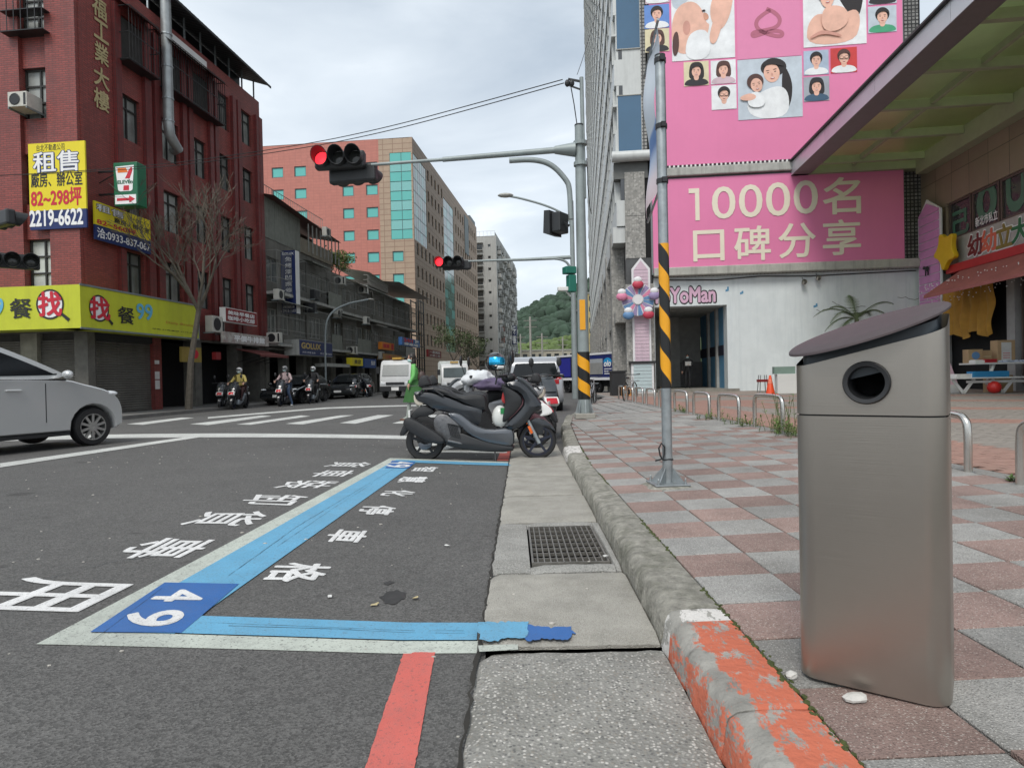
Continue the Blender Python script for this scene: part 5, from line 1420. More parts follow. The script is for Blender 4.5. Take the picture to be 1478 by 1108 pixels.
# the end towards the camera
fcp = thing('tower_end_wall', 'end wall of the tall tower with big blue glass squares and white panels', 'wall', frame=FC)
x1 = FC.at(936, 300)[0]; xm = FC.at(926, 150)[0]
zz = [FC.at(910, y)[1] for y in (-140, -70, 70, 138, 218)]
MB().box(X893, xm, .03, .5, zz[4]-.1, 40).build('panel', wpan, fcp)
for a, b in ((zz[4], zz[3]), (zz[2], zz[1]), (zz[0], zz[0]+5)):
    MB().box(X893+.06, xm-.03, -.0, .02, a, b).build('blue_pane', bglass, fcp)
    for zq_ in (a-.04, b): MB().box(X893+.02, xm, -.03, .028, zq_, zq_+.04).build('trim', gsl, fcp)
MB().box(xm+.001, x1, .0, .5, zz[4]-.1, 40).build('mosaic_strip', mos, fcp)
zl = FC.at(910, 228)[1]
MB().tube([(X893-.3, -.25, zl), (x1+.3, -.25, zl)], .26, 12).build('ledge', wpan, fcp, smooth=True)
MB().box(X893-.2, x1, .0, .5, zl-1.0, zl-.2).build('soffit', mat('soffit_grey', (.13, .135, .13), .7, var=.2), fcp)
xa, za = FC.at(901, 250); xb, zb_ = FC.at(941, 372)
MB().box(xa, xb-.3, -.1, .6, zb_, za).build('granite_column', gran, fcp)
q = MB(); [q.box(xa-.001, xb-.29, -.104, -.09, zq-.01, zq+.01) for zq in (zb_+2.05,)]; q.build('joint', dark, fcp)
MB().box(xa, xb, -.08, .6, .24, zb_-.01).build('dark_column', mat('dark_stone', (.075, .078, .08), .6, var=.3), fcp)
xr = FC.at(944, 500)[0]; xl = FC.at(904, 500)[0]
MB().box(xl, xl+.3, -.3, .4, .24, 5.5).build('granite_jamb', gran, fcp); MB().box(xr-.28, xr, -.3, .4, .24, 5.5).build('granite_jamb', gran, fcp)
# pink house front on the column with a round fairground sign
pkp = mat('pale_pink_board', (0.62, 0.47, 0.55), .6, var=.08, streak=.15); whb = mat('white_board', (.72, .72, .73), .6, var=.05)
mint = mat('pale_mint_board', (.46, .56, .58), .6, var=.08)
FPk = FC.shift(-.45)
pk = thing('picket_column', 'narrow pink and white boarded column with a pointed top beside the entrance', 'column', frame=FC)
x0, _ = FPk.at(915, 450); x1, _ = FPk.at(937, 450); _, zt = FPk.at(925, 376); _, zs_ = FPk.at(925, 389)
MB().prism([(x0-.08, .9), (x1+.08, .9), (x1+.08, zs_+.05), ((x0+x1)/2, zt+.15), (x0-.08, zs_+.05)], -.42, -.36).build('back_board', whb, pk)
z = 1.75; k = 0
while z < zs_-.05: MB().box(x0+.02, x1-.02, -.45, -.425, z, z+.15).build('board', pkp, pk); z += .17
MB().prism([(x0+.03, zs_), (x1-.03, zs_), ((x0+x1)/2, zt)], -.45, -.425).build('board', pkp, pk)
xa, xb = FPk.at(911, 550)[0], FPk.at(943, 550)[0]
MB().box(xa, xb, -.75, -.37, .24, 1.65).build('base', whb, pk); MB().box(xa-.1, xb+.1, -.85, -.3, 1.66, 1.76).build('cap', dark, pk)
for k in range(8): MB().box(xa+.1, xb-.1, -.78, -.752, .32+k*.165, .46+k*.165).build('board', mint, pk)
FWh = FC.shift(-.9)
wh_ = thing('fairground_sign', 'round blue and pink wheel shaped sign with little gondolas on the pink column', 'sign', frame=FC)
cx, cz = FWh.at(921, 432); rr_ = abs(FWh.at(945, 432)[0]-cx)*.98
cols_ = [mat('wheel_blue', (.12, .25, .45), .5, var=.05), mat('wheel_pink', (.65, .22, .35), .5, var=.05), mat('wheel_lilac', (.30, .24, .42), .5, var=.05), mat('wheel_red', (.5, .05, .09), .5, var=.05)]
MB().lathe([(rr_*1.02, -.80), (rr_*1.02, -.72)], (cx, 0, cz), 'y', 28).build('disc', whb, wh_)
for k in range(16):
    a0_ = 2*math.pi*k/16; a1_ = 2*math.pi*(k+.8)/16
    MB().add([(cx+rr_*.35*math.cos(a0_), -.815, cz+rr_*.35*math.sin(a0_)), (cx+rr_*math.cos(a0_), -.815, cz+rr_*math.sin(a0_)), (cx+rr_*math.cos(a1_), -.815, cz+rr_*math.sin(a1_)), (cx+rr_*.35*math.cos(a1_), -.815, cz+rr_*.35*math.sin(a1_))], [(0, 1, 2, 3)]).build('wedge', cols_[k % 3], wh_)
MB().lathe([(rr_*.3, -.86), (rr_*.3, -.81)], (cx, 0, cz), 'y', 20).build('hub', whb, wh_)
for k in range(5):
    a = math.pi/2+2*math.pi*k/5; gx, gz = cx+rr_*1.05*math.cos(a), cz+rr_*1.05*math.sin(a)
    g = MB().ball((gx, -.95, gz-.1), (.27, .12, .2), 12, 8).build('gondola', cols_[(3, 1, 0, 3, 2)[k]], wh_, smooth=True)
    MB().ball((gx, -.95, gz+.12), (.2, .1, .16), 12, 8).build('gondola_top', whb, wh_, smooth=True)
# ================================================================ BILLBOARD WALL
XR = FC.at(1330, 300)[0]; XL = FC.at(941, 300)[0]
ZW1 = FC.at(1200, 392)[1]
bw = thing('billboard_wall', 'white painted wall with mosaic upper part carrying two huge pink billboards', 'wall', frame=FC)
ew = mat('white_mural_wall', (0.68, 0.73, 0.74), .7, var=.09, scale=.7, dirt=.25, dscale=.5, dcol=(.40, .47, .50, 1), streak=.35, bump=.15, bscale=3)
ex0, ex1 = FC.at(946, 500)[0], FC.at(1050, 500)[0]; ezt = FC.at(1010, 441)[1]
q = MB(); wall_holes(q, XL, XR, .23, ZW1, [(ex0, ex1, .0, ezt)], 0, .8); q.build('wall', ew, bw)
MB().box(XL, XR, .05, .8, ZW1, 42).build('mosaic_wall', mos, bw)
MB().box(XL, XR+.5, -.45, -.001, ZW1+.02, ZW1+.42).build('ledge', mat('pale_ledge2', (.42, .42, .38), .7, var=.15, streak=.4), bw, bevel=.04)
# the passage
bl = mat('blue_boards', (0.10, 0.28, 0.45), .6, var=.12); rec = mat('passage_grey', (.36, .36, .34), .8, var=.2)
MB().box(ex0, ex1, .81, 7, ezt, ezt+.1).build('passage_ceiling', rec, bw)
MB().box(ex0-.1, ex0-.02, .81, 7, .2, ezt).build('passage_wall', rec, bw)
MB().box(ex1+.02, ex1+.1, .81, 7, .2, ezt).build('passage_wall', bl, bw)
MB().box(ex1-.03, ex1+.015, .81, 7, 2.0, 2.5).build('dark_band', mat('navy_band', (.01, .012, .03), .6, var=.1), bw)
for y in (2.0, 4.2): MB().box(ex1-.12, ex1+.01, y, y+.35, .2, ezt).build('pilaster', rec, bw)
MB().box(ex0, ex1, 7.0, 7.1, .2, ezt).build('passage_back', rec, bw)
MB().box(ex0+1.4, ex0+2.1, 6.3, 6.98, .2, ezt).build('passage_column', rec, bw)
MB().box(ex0+2.1, ex1, 6.6, 6.9, .2, 1.8).build('counter', mat('counter_grey', (.14, .135, .13), .7, var=.2), bw)
MB().box(ex0, ex1+.5, -.15, 7, .20, .36).build('step', mat('worn_step', (.24, .23, .20), .85, var=.3, dirt=.4), bw)
q = MB()
for k in range(3): q.box(ex0+.8+k*1.1, ex0+1.3+k*1.1, 2+k, 2.4+k, ezt-.03, ezt-.005)
q.build('ceiling_lamp', gsl, bw)
# wall print: YoYoMan lettering, plain pale shapes, cracks
pinkp = mat('pink_print', (0.66, 0.42, 0.56), .6, var=.05)
o = letterf('YoYoMan', blk, bw, FC, (938, 414), (1035, 438), -.006, .09); o = letterf('YoYoMan', pinkp, bw, FC, (940, 416), (1033, 436), -.012, .035)
q = MB(); rr = random.Random(3)
for k in range(3):
    a = FC.at(1170+rr.uniform(0, 130), 400+rr.uniform(5, 60)); pts = [(a[0], -.004, a[1])]
    for j in range(9): pts.append((pts[-1][0]+rr.uniform(.05, .3), -.004, pts[-1][2]+rr.gauss(-.02, .06)))
    q.tube(pts, .012, 4)
q.build('crack', mat('crack', (.16, .16, .15), .9, var=.2), bw)
for a, b in (((1047, 414), (1052, 421)), ((1068, 420), (1073, 425)), ((1174, 438), (1180, 444))):
    x0, z1 = FC.at(*a); x1, z0_ = FC.at(*b)
    MB().prism([(x0, z0_), (x1, z0_+.05), (x1, z1), (x1-.08, z1), (x1-.08, z0_+.13), (x0, z0_+.1)], -.008, -.003).build('blue_mark', bl, bw)
for px, py in ((1158, 408), (1178, 402)):
    x, z = FC.at(px, py)
    t = thing('spot_lamp', 'small spot lamp on the white wall under the billboard ledge, %s' % ('the lower one' if px < 1170 else 'the one by the ledge'), 'lamp', FC.W(x, 0, z), FC.rot)
    MB().lathe([(.06, -.05), (.13, -.3), (.12, -.31), (.05, -.1)], (0, 0, 0), 'y', 12).build('shade', stainless, t); MB().tube([(0, 0, .25), (0, -.12, .1), (0, -.1, 0)], .02, 6).build('arm', steel, t)
q = MB().tube([(XL+.5, -.05, ZW1-.12), (XL+3, -.06, ZW1-.2), (XL+5, -.05, ZW1-.1), (XR-5, -.05, ZW1-.18), (XR-.3, -.05, ZW1-.1)], .025, 5).build('cable', dark, bw)
# ---- billboards
bpk = mat('billboard_pink', (0.74, 0.21, 0.40), .55, bump=.5, bscale=.9, var=.05, scale=.4, streak=.06, dcol=(.5, .1, .25, 1))
crmp = mat('cream_letters', (0.78, 0.72, 0.58), .6, var=.03)
dpk = mat('deep_pink_print', (.45, .13, .20), .6, var=0)
FBb = FC.shift(-.35)
b2 = thing('lower_billboard', 'lower pink billboard with large cream digits 10000 and characters', 'billboard', frame=FC)
x0, z1 = FBb.at(941, 251); x1, z0_ = FBb.at(1306, 388)
zt = FBb.at(1150, 249)[1]; zb_ = FBb.at(1150, 386)[1]
MB().box(x0, x1, -.35, -.25, zb_, zt).build('panel', bpk, b2); MB().box(x0-.08, x1+.08, -.24, -.0, zb_-.08, zt+.08).build('frame', greypaint, b2)
FBc = FC.shift(-.37)
x_a, z_a = FBc.at(1003, 272); x_b, z_b = FBc.at(1010, 318); x_c, z_c = FBc.at(994, 278)
MB().prism([(x_a, z_b), (x_b, z_b), (x_b, z_a), (x_c, z_a), (x_c, z_a-.22), (x_a, z_a-.22)], -.372, -.352, bev=.0).build('lettering', crmp, b2)
for ch, a, b in (('0', (1027, 270), (1062, 315)), ('0', (1066, 267), (1101, 313)), ('0', (1105, 264), (1141, 311)), ('0', (1145, 261), (1181, 308)), ('名', (1187, 257), (1243, 308)),
                 ('口', (1000, 333), (1046, 376)), ('碑', (1059, 327), (1113, 375)), ('分', (1123, 323), (1178, 371)), ('享', (1187, 318), (1243, 367))):
    letterf(ch, crmp, b2, FBc, a, b, -.37, .014 if ch > 'z' else .006)
b1 = thing('upper_billboard', 'upper pink billboard with photos of mothers, babies and small portraits', 'billboard', frame=FC)
zt1 = FBb.at(1150, -160)[1]; zb1 = FBb.at(1150, 229)[1]; xr1 = FBb.at(1304, 120)[0]
MB().box(x0, xr1, -.35, -.25, zb1, zt1).build('panel', bpk, b1); MB().box(x0-.08, xr1+.08, -.24, .0, zb1-.08, zt1).build('frame', greypaint, b1)
MB().box(XL, XR, -.5, -.001, zb1-.55, zb1-.15).build('ledge', gsl, b1, bevel=.05)
q = MB(); k = x0
while k < xr1: q.box(k, k+.08, -.4, -.34, zb1-.12, zb1-.02); k += .2
q.build('lacing', white, b1)
def pm(name, c): return mat('print_'+name, srgb(*c)[:3], .6, var=.17, scale=1.6)
PR = {'sky': (95, 135, 200), 'wall': (190, 200, 210), 'cream': (215, 205, 170), 'cool': (170, 185, 205), 'rose': (205, 180, 190), 'white': (228, 230, 232), 'skin': (228, 180, 160), 'skin2': (205, 150, 125), 'hair': (32, 26, 28), 'brown': (80, 50, 45), 'green': (70, 160, 120), 'black': (35, 35, 40), 'denim': (60, 90, 115), 'red': (200, 60, 60), 'lips': (190, 80, 85), 'grey': (160, 165, 175), 'shade': (205, 150, 135)}
def pr_(k): return pm(k, PR[k])
def photo(a, b, bgc, shapes, par=b1):
    """flat printed photo: background and simple coloured areas in 0..1 units"""
    xa, za = FBc.at(a[0], (a[1]+b[1])/2); xb, _ = FBc.at(b[0], (a[1]+b[1])/2)
    mx_ = (a[0]+b[0])/2; zt_ = FBc.at(mx_, a[1])[1]; zb_ = FBc.at(mx_, b[1])[1]; w_ = xb-xa; h_ = zt_-zb_
    ph = MB().box(xa, xb, -.372, -.352, zb_, zt_).build('photo', pr_(bgc), par)
    for i, (c_, kind, *p) in enumerate(shapes):
        y = -.376-i*.003; q = MB()
        if kind == 'e':
            cx_, cz_, rx, rz = p[:4]; rot = p[4] if len(p) > 4 else 0; n = 26; P_ = []
            for k in range(n):
                t_ = 2*math.pi*k/n; u_, v_ = rx*math.cos(t_), rz*math.sin(t_)
                P_.append((cx_+u_*math.cos(rot)-v_*math.sin(rot), cz_+u_*math.sin(rot)+v_*math.cos(rot)))
        else: P_ = chaikin(p[0], 2)
        P_ = [(min(max(u_, .0), 1), min(max(v_, .0), 1)) for u_, v_ in P_]
        P_ = clean(P_)
        q.quad(*[(xa+u_*w_, y, zb_+v_*h_) for u_, v_ in P_]); q.build('print', pr_(c_), ph)
def face(cx, cz, r, tilt=0, sk='skin'):
    c, s_ = math.cos(tilt), math.sin(tilt)
    f = lambda u, v: (cx+(u*c-v*s_)*r, cz+(u*s_+v*c)*r)
    e1, e2, m_, n_ = f(-.38, .08), f(.38, .08), f(0, -.55), f(0, -.15)
    b1_, b2_ = f(-.38, .33), f(.38, .33)
    return [(sk, 'e', cx, cz, r*.82, r*1.05, tilt), ('hair', 'e', *e1, r*.11, r*.045, tilt), ('hair', 'e', *e2, r*.11, r*.045, tilt), ('brown', 'e', *b1_, r*.2, r*.035, tilt), ('brown', 'e', *b2_, r*.2, r*.035, tilt),
            ('shade', 'e', *n_, r*.09, r*.14, tilt), ('lips', 'e', m_[0], m_[1]-r*.04, r*.22, r*.075, tilt), ('white', 'e', m_[0], m_[1]-r*.02, r*.17, r*.035, tilt)]
def portrait(a, b, bgc, hairc='hair', cloth='white', long_=True, sk='skin', cap=False, glasses=False):
    sh = []
    if long_: sh.append((hairc, 'p', [(.22, .25), (.2, .6), (.28, .93), (.5, .99), (.74, .93), (.82, .6), (.8, .22)]))
    sh.append((cloth, 'p', [(.0, .0), (.05, .2), (.3, .3), (.7, .3), (.95, .2), (1, .0)]))
    sh.append((sk, 'p', [(.4, .22), (.6, .22), (.6, .5), (.4, .5)]))
    if not long_: sh.append((hairc, 'e', .5, .68, .25, .27))
    sh += face(.5, .58, .22, 0, sk)
    sh.append((hairc, 'p', [(.26, .62), (.3, .84), (.5, .93), (.72, .84), (.75, .62), (.66, .76), (.45, .79)]))
    if glasses: sh += [('black', 'e', .41, .6, .08, .06), (sk, 'e', .41, .6, .065, .045), ('black', 'e', .59, .6, .08, .06), (sk, 'e', .59, .6, .065, .045)]
    photo(a, b, bgc, sh)
portrait((930, 7), (966, 41), 'sky', cloth='white', long_=False); portrait((931, 42), (966, 75), 'cream', hairc='brown', cloth='black')
portrait((931, -40), (966, 5), 'rose'); 
photo((969, -45), (1060, 86), 'white', [('wall', 'p', [(0, .5), (.4, .75), (.6, 1), (0, 1)]), ('skin', 'p', [(.0, .15), (.0, .45), (.12, .62), (.35, .66), (.5, .55), (.55, .4), (.62, .38), (.5, .15), (.2, .05)]),
      ('skin', 'p', [(.62, 1), (.98, 1), (1, .75), (.95, .5), (.85, .35), (.75, .3), (.62, .42), (.62, .6), (.72, .75)]), ('shade', 'e', .24, .36, .06, .08), ('skin2', 'p', [(.5, .52), (.58, .5), (.6, .44), (.52, .42)]),
      ('white', 'p', [(.2, .0), (.24, .26), (.42, .34), (.6, .3), (.62, .0)]), ('skin', 'p', [(.58, .2), (.66, .42), (.78, .62), (.86, .58), (.78, .3), (.68, .14)]), ('brown', 'p', [(.0, .1), (.02, .3), (.1, .34), (.12, .16), (.06, .04)]), ('hair', 'p', [(.47, .53), (.52, .55), (.55, .53), (.52, .52)])])
photo((1159, -55), (1250, 66), 'white', [('hair', 'p', [(.5, .98), (.45, .78), (.6, .5), (.8, .3), (.92, .35), (1, .8), (.9, 1)]), ('skin', 'p', [(.05, .02), (.06, .28), (.25, .42), (.5, .3), (.85, .45), (.92, .25), (.8, .02)])] + face(.62, .75, .17, -.35) + [('brown', 'e', .38, .66, .17, .15)] + face(.38, .6, .14, .1) + [('skin', 'p', [(.28, .2), (.3, .45), (.5, .48), (.7, .42), (.72, .25), (.5, .15)]), ('shade', 'p', [(.1, .12), (.3, .2), (.6, .12), (.6, .09), (.3, .15), (.1, .09)])])
photo((1065, 84), (1158, 171), 'wall', [('hair', 'p', [(.72, .9), (.85, .6), (.84, .3), (.76, .1), (.7, .3), (.68, .6)]), ('white', 'p', [(.25, .0), (.1, .25), (.35, .45), (.65, .55), (.8, .4), (.78, .0)]), ('hair', 'e', .56, .84, .2, .15)] + face(.53, .75, .15, .15) + [('hair', 'p', [(.38, .84), (.45, .99), (.65, .99), (.74, .84), (.66, .86), (.5, .9)]), ('brown', 'e', .27, .62, .13, .13)] + face(.29, .56, .11, .2) + [('white', 'p', [(.14, .2), (.16, .42), (.3, .46), (.42, .36), (.4, .18)]), ('skin', 'p', [(.02, .38), (.2, .44), (.3, .36), (.2, .3), (.04, .32)])])
portrait((987, 89), (1023, 124), 'cream', cloth='black'); portrait((1026, 87), (1062, 121), 'white', hairc='brown', cloth='rose'); portrait((1027, 123), (1063, 158), 'white', glasses=True, long_=False)
portrait((1160, 73), (1196, 108), 'cool', long_=False); portrait((1199, 69), (1237, 105), 'red', long_=False, hairc='brown', glasses=True); portrait((1160, 111), (1197, 146), 'grey', cloth='denim', hairc='black')
portrait((1253, 9), (1294, 47), 'wall', cloth='green', long_=False); portrait((1253, -34), (1294, 6), 'wall', cloth='black', long_=False)
# emblem square: pale line loop
xa, za = FBc.at(1062, -48); xb, zb_ = FBc.at(1156, 80)
MB().box(xa, xb, -.372, -.352, zb_, za).build('square', mat('light_pink_print', (.72, .24, .42), .6, var=.03), b1)
def strip(pts, w, y, m, par, name='emblem'):
    q = MB(); n = len(pts); vs = []
    for i, p in enumerate(pts):
        a = Vector(pts[max(i-1, 0)]); b = Vector(pts[min(i+1, n-1)]); d_ = (b-a).normalized(); k = w[i] if isinstance(w, list) else w
        vs += [(p[0]-d_.y*k, y, p[1]+d_.x*k), (p[0]+d_.y*k, y, p[1]-d_.x*k)]
    q.add(vs, [(2*i, 2*i+1, 2*i+3, 2*i+2) for i in range(n-1)]); return q.build(name, m, par)
em = smooth_line([(1112, 15), (1103, 20), (1091, 30), (1092, 42), (1108, 50), (1128, 54), (1130, 47), (1118, 44), (1100, 49), (1086, 54), (1086, 47), (1100, 45), (1122, 40), (1127, 28), (1118, 18), (1106, 13)], 3)
strip([FBc.at(*p) for p in em], .09, -.378, dpk, b1)
# ================================================================ STORE ON THE RIGHT, CANOPY
XS = XR - .02
FR = Frame('R', XS, DC)
store = thing('granite_store', 'tan granite clad building on the right with a row of upper windows', 'building', frame=FR)
tan = tile_mat('tan_granite', (0.27, 0.215, 0.155), (0.08, 0.07, 0.055), 1.25, 1.35, var=.10, ms=.015, off=0, rough=.35, streak=.1, dirt=.25, dcol=(.15, .12, .09, 1))
Ls = 26.0
wz1 = FR.at(1359, 298)[1]; wz0 = FR.at(1440, 321)[1]; wx0 = FR.at(1366, 320)[0]
szb = FR.at(1440, 372)[1]
q = MB(); wall_holes(q, 0, Ls, szb, 14.5, [(wx0, Ls-.5, wz0, wz1)], 0, .25); q.build('wall', tan, store)
MB().box(0, Ls, .3, 9, 0, 14.4).build('interior', void, store)
MB().box(0, 1.35, 0, .3, .2, szb-.01).build('wall_foot', tan, store)
fm_ = mat('bronze_frame', (.13, .10, .085), .5, .3, var=.1)
sg = mat('store_glass', (0.05, 0.05, 0.052), .08, var=.3, spec=.9)
wxs = [wx0] + [FR.at(x, 300)[0] for x in (1399, 1440, 1478)]
wxs += [wxs[-1]+2.0*k for k in range(1, 6)]
for a, b in zip(wxs, wxs[1:]): window(store, a+.04, b-.04, wz0, wz1, .08, 1, 1, fm_, sg, t=.09)
gr_ = mat('green_reflected_letter', (.07, .18, .12), .4, var=.1)  # green shapes set in the panes as a painted reflection of lettering opposite
for (s_, a, b, bd) in (('己', (1370, 308), (1394, 334), .03), ('0', (1404, 272), (1434, 312), .03), ('U', (1446, 236), (1476, 300), .03)):
    letterf(s_, gr_, store, FR, a, b, .13, bd)
# shop sign strip with four coloured characters
FSg = FR.shift(-.12)
sgn = thing('nursery_sign', 'silver sign strip with maroon, orange, olive and green characters above a red band', 'sign', frame=FR)
xa = FR.at(1388, 370)[0]; zs0 = szb+.0; zs1 = wz0-.05
MB().box(xa, Ls-1, -.12, -.001, zs0+.18, zs1).build('panel', mat('silver_sign', (.40, .40, .37), .5, .2, var=.1, streak=.2), sgn)
MB().box(xa-.6, Ls-1, -.3, -.001, zs0-.16, zs0+.17).build('red_band', mat('bright_red_band', (.45, .02, .02), .45, var=.1, dirt=.1), sgn)
hh = zs1-zs0-.18
for ch, a, m_ in (('幼', 1397, 'maroon'), ('幼', 1416, 'orange_red'), ('立', 1438, 'olive_green'), ('大', 1460, 'deep_green'), ('安', 1486, 'maroon')):
    c_ = {'maroon': (.16, .015, .02), 'orange_red': (.62, .13, .07), 'olive_green': (.22, .17, .03), 'deep_green': (.01, .14, .05)}[m_]
    x0 = FSg.at(a, 350)[0]
    w_ = 1.0
    letter(ch, white_print, sgn, x0-.06, x0+w_+.06, zs0+.22, zs1-.06, -.135, .06); letter(ch, mat(m_, c_, .5, var=0), sgn, x0, x0+w_, zs0+.27, zs1-.11, -.15, .035)
x0 = FR.at(1404, 320)[0]; x1 = FR.at(1436, 320)[0]
letter('新北市私立', white_print, store, x0, x1, wz0+.15, wz0+.55, .10, .02)
st = thing('star_sign', 'yellow five pointed star board at the end of the silver sign strip', 'sign', frame=FR)
cx, cz = FSg.at(1378, 361); P_ = []
for k in range(10):
    a = math.pi/2+.45+math.pi*k/5; r_ = (.95 if k % 2 == 0 else .50); P_.append((cx+r_*math.cos(a), cz+r_*math.sin(a)))
MB().prism(chaikin(P_, 2), -.55, -.35, bev=.03).build('board', mat('star_yellow', (.68, .43, .01), .5, var=.06), st); MB().bar((cx, -.35, cz), (cx, 0, cz), .06).build('bracket', dark, st)
# pink house shaped boarding at the corner
pb_ = thing('pink_house_board', 'tall pink boarded panel with white trim and pointed top at the store corner', 'panel', frame=FR)
FRp = FR.shift(-.3)
xa, xb = FRp.at(1324, 350)[0], FRp.at(1357, 350)[0]; xm_ = (xa+xb)/2
zap = FRp.at(1337, 291)[1]; zsh = FRp.at(1324, 317)[1]
lil = mat('lilac_pink_board', (.60, .26, .50), .55, var=.08)
MB().prism([(xa, .24), (xb, .24), (xb, zsh+.05), (xm_-.2, zap+.1), (xa, zsh)], -.26, -.2).build('trim', whb, pb_)
z = .4
while z < zsh-.05:
    MB().box(xa+.12, xb-.12, -.30, -.262, z, z+.34).build('board', lil, pb_); z += .38
MB().prism([(xa+.12, z), (xb-.12, z), (xb-.12, z+.1), (xm_-.15, zap-.1), (xa+.12, z+.1)], -.30, -.262).build('board', lil, pb_)
q = MB(); x_, z_ = FRp.at(1340, 388); q.ball((x_, -.36, z_), (.16, .05, .12), 10, 6).ball((x_-.25, -.36, z_+.08), (.09, .05, .08), 8, 5).box(x_-.14, x_-.1, -.38, -.34, z_-.3, z_).box(x_+.06, x_+.1, -.38, -.34, z_-.3, z_); q.build('iron_ornament', dark, pb_)
# awning
aw = thing('awning', 'dusty red awning over the shop front beside the pink panel', 'awning', frame=FR)
FRa = FR.shift(-1.7); xa, zb_ = FRa.at(1333, 428); za = FR.at(1400, 383)[1]
zb2 = FRa.at(1478, 391)[1]; zb_ = (zb_+zb2)/2
q = MB(); q.prism([(-.0, za), (-1.7, zb_), (-1.7, zb_-.12), (-1.66, zb_-.12), (-1.66, zb_-.02), (0, za-.06)], xa, Ls-2, 'yz')
q.build('sheet', mat('dusty_red_awning', (.36, .12, .105), .75, var=.2, scale=1.5, dirt=.3, dscale=.7, dcol=(.15, .05, .045, 1)), aw)
# shop front
gy = mat('shopfront_grey', (.34, .34, .33), .6, var=.15)
for (px, w_) in ((1360, .25), (1455, .45)):
    x = FR.at(px, 450)[0]; MB().box(x, x+w_, -.05, .25, .2, szb-.02).build('post', gy, store)
x = FR.at(1470, 450)[0]; window(store, x, x+2.2, .5, szb-.3, .1, 1, 1, fm_, sg)
# yellow cloth
cl = MB(); xa, xb = FR.at(1372, 450)[0], FR.at(1450, 450)[0]; vs = []; nx_, nz_ = 60, 20
zt = FR.at(1410, 402)[1]; zb_ = FR.at(1420, 488)[1]
for j in range(nz_+1):
    for i in range(nx_+1):
        u = i/nx_; v = j/nz_; x = xa+(xb-xa)*(u*(1-.10*v)+.05*v)
        y = -.35+.10*math.sin(u*38+2*noise.noise(Vector((u*4, v*2, 1))))*(.35+.65*v)+.12*noise.noise(Vector((u*6, v*3, 4)))
        sag = .5*math.sin(u*math.pi*2.0)**2*v
        vs.append((x, y, zt-(zt-zb_)*v*(1-.12*math.sin(u*7)**2)-0*sag))
cl.add(vs, [(j*(nx_+1)+i, j*(nx_+1)+i+1, (j+1)*(nx_+1)+i+1, (j+1)*(nx_+1)+i) for j in range(nz_) for i in range(nx_)])
o = cl.build('curtain', mat('ochre_cloth', (.42, .22, .025), .7, var=.25, scale=2), smooth=True)
o.location = FR.o; o.rotation_euler = (0, 0, FR.rot); tag(o, 'draped ochre yellow cloth hanging under the red awning', 'curtain')
rr = random.Random(2); mb = MB()
for k in range(160):
    x = rr.uniform(xa-.3, xb+2.5); z = zt-rr.uniform(0, .9)**1.5; mb.ball((x, -1.0+rr.uniform(-.3, .3), z), .025, 4, 3)
o = mb.build('string_lights', white_print, None, kind='stuff'); o.location = FR.o; o.rotation_euler = (0, 0, FR.rot); tag(o, 'tiny white bulbs of a light string under the red awning', 'string lights')
# canopy of green glass panes
zc_ = 10.3
def offs(px, py, z): p = G(px, py, z); return p.dot(nv), p.dot(dv)
o_out, s_far = offs(1139, 257, zc_)
can = thing('glass_canopy', 'large green glass canopy with grey beams jutting out over the plaza', 'canopy', (nv*0).to_tuple(), math.atan2(nv.y, nv.x))
# local x = offset from the camera line, y = along the street
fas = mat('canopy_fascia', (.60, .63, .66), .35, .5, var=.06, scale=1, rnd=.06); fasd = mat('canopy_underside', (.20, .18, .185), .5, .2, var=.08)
cbm = mat('canopy_beam', (.36, .39, .27), .5, .1, var=.08); cgl = mat('canopy_glass', (.36, .44, .20), .35, var=.25, scale=.35, spec=.7, trans=.75)
y0_, y1_ = 5.0, s_far
nseg = 6
for k in range(nseg):
    a = y0_+(y1_-y0_)*k/nseg; b = y0_+(y1_-y0_)*(k+1)/nseg
    MB().box(o_out, o_out+.06, a+.006, b-.006, zc_+.02, zc_+.62).build('fascia_panel', fas, can)
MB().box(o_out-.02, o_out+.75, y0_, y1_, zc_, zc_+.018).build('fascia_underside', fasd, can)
MB().box(o_out-.12, o_out+.1, y0_, y1_+.1, zc_+.64, zc_+.70).build('roof_edge', dark, can)
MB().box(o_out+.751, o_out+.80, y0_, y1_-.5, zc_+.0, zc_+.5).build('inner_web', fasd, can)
MB().box(o_out+.06, XS, y1_-.55, y1_, zc_, zc_+.5).build('end_beam', cbm, can)
MB().box(XS-.5, XS-.01, y0_, y1_-.56, zc_-.3, zc_+.5).build('wall_beam', cbm, can)
omid = offs(1291, 192, zc_+.3)[0]
ss = [offs(x, y, zc_+.3)[1] for x, y in ((1246, 230), (1291, 192), (1343, 149), (1408, 95))]
st_ = (ss[0]-ss[3])/3
beams = [ss[0]-st_*k for k in range(0, 9) if ss[0]-st_*k > y0_]
for y in beams: MB().box(o_out+.81, XS-.51, y-.11, y+.11, zc_+.18, zc_+.48).build('cross_beam', cbm, can)
MB().box(omid-.07, omid+.07, y0_, y1_-.56, zc_+.28, zc_+.49).build('long_beam', cbm, can)
bb = [y1_-.55]+beams+[y0_]
for a, b in zip(bb, bb[1:]):
    for xa, xb in ((o_out+.1, omid), (omid, XS-.3)): MB().box(xa+.01, xb-.01, b+.01, a-.01, zc_+.52, zc_+.56).build('glass_pane', cgl, can)
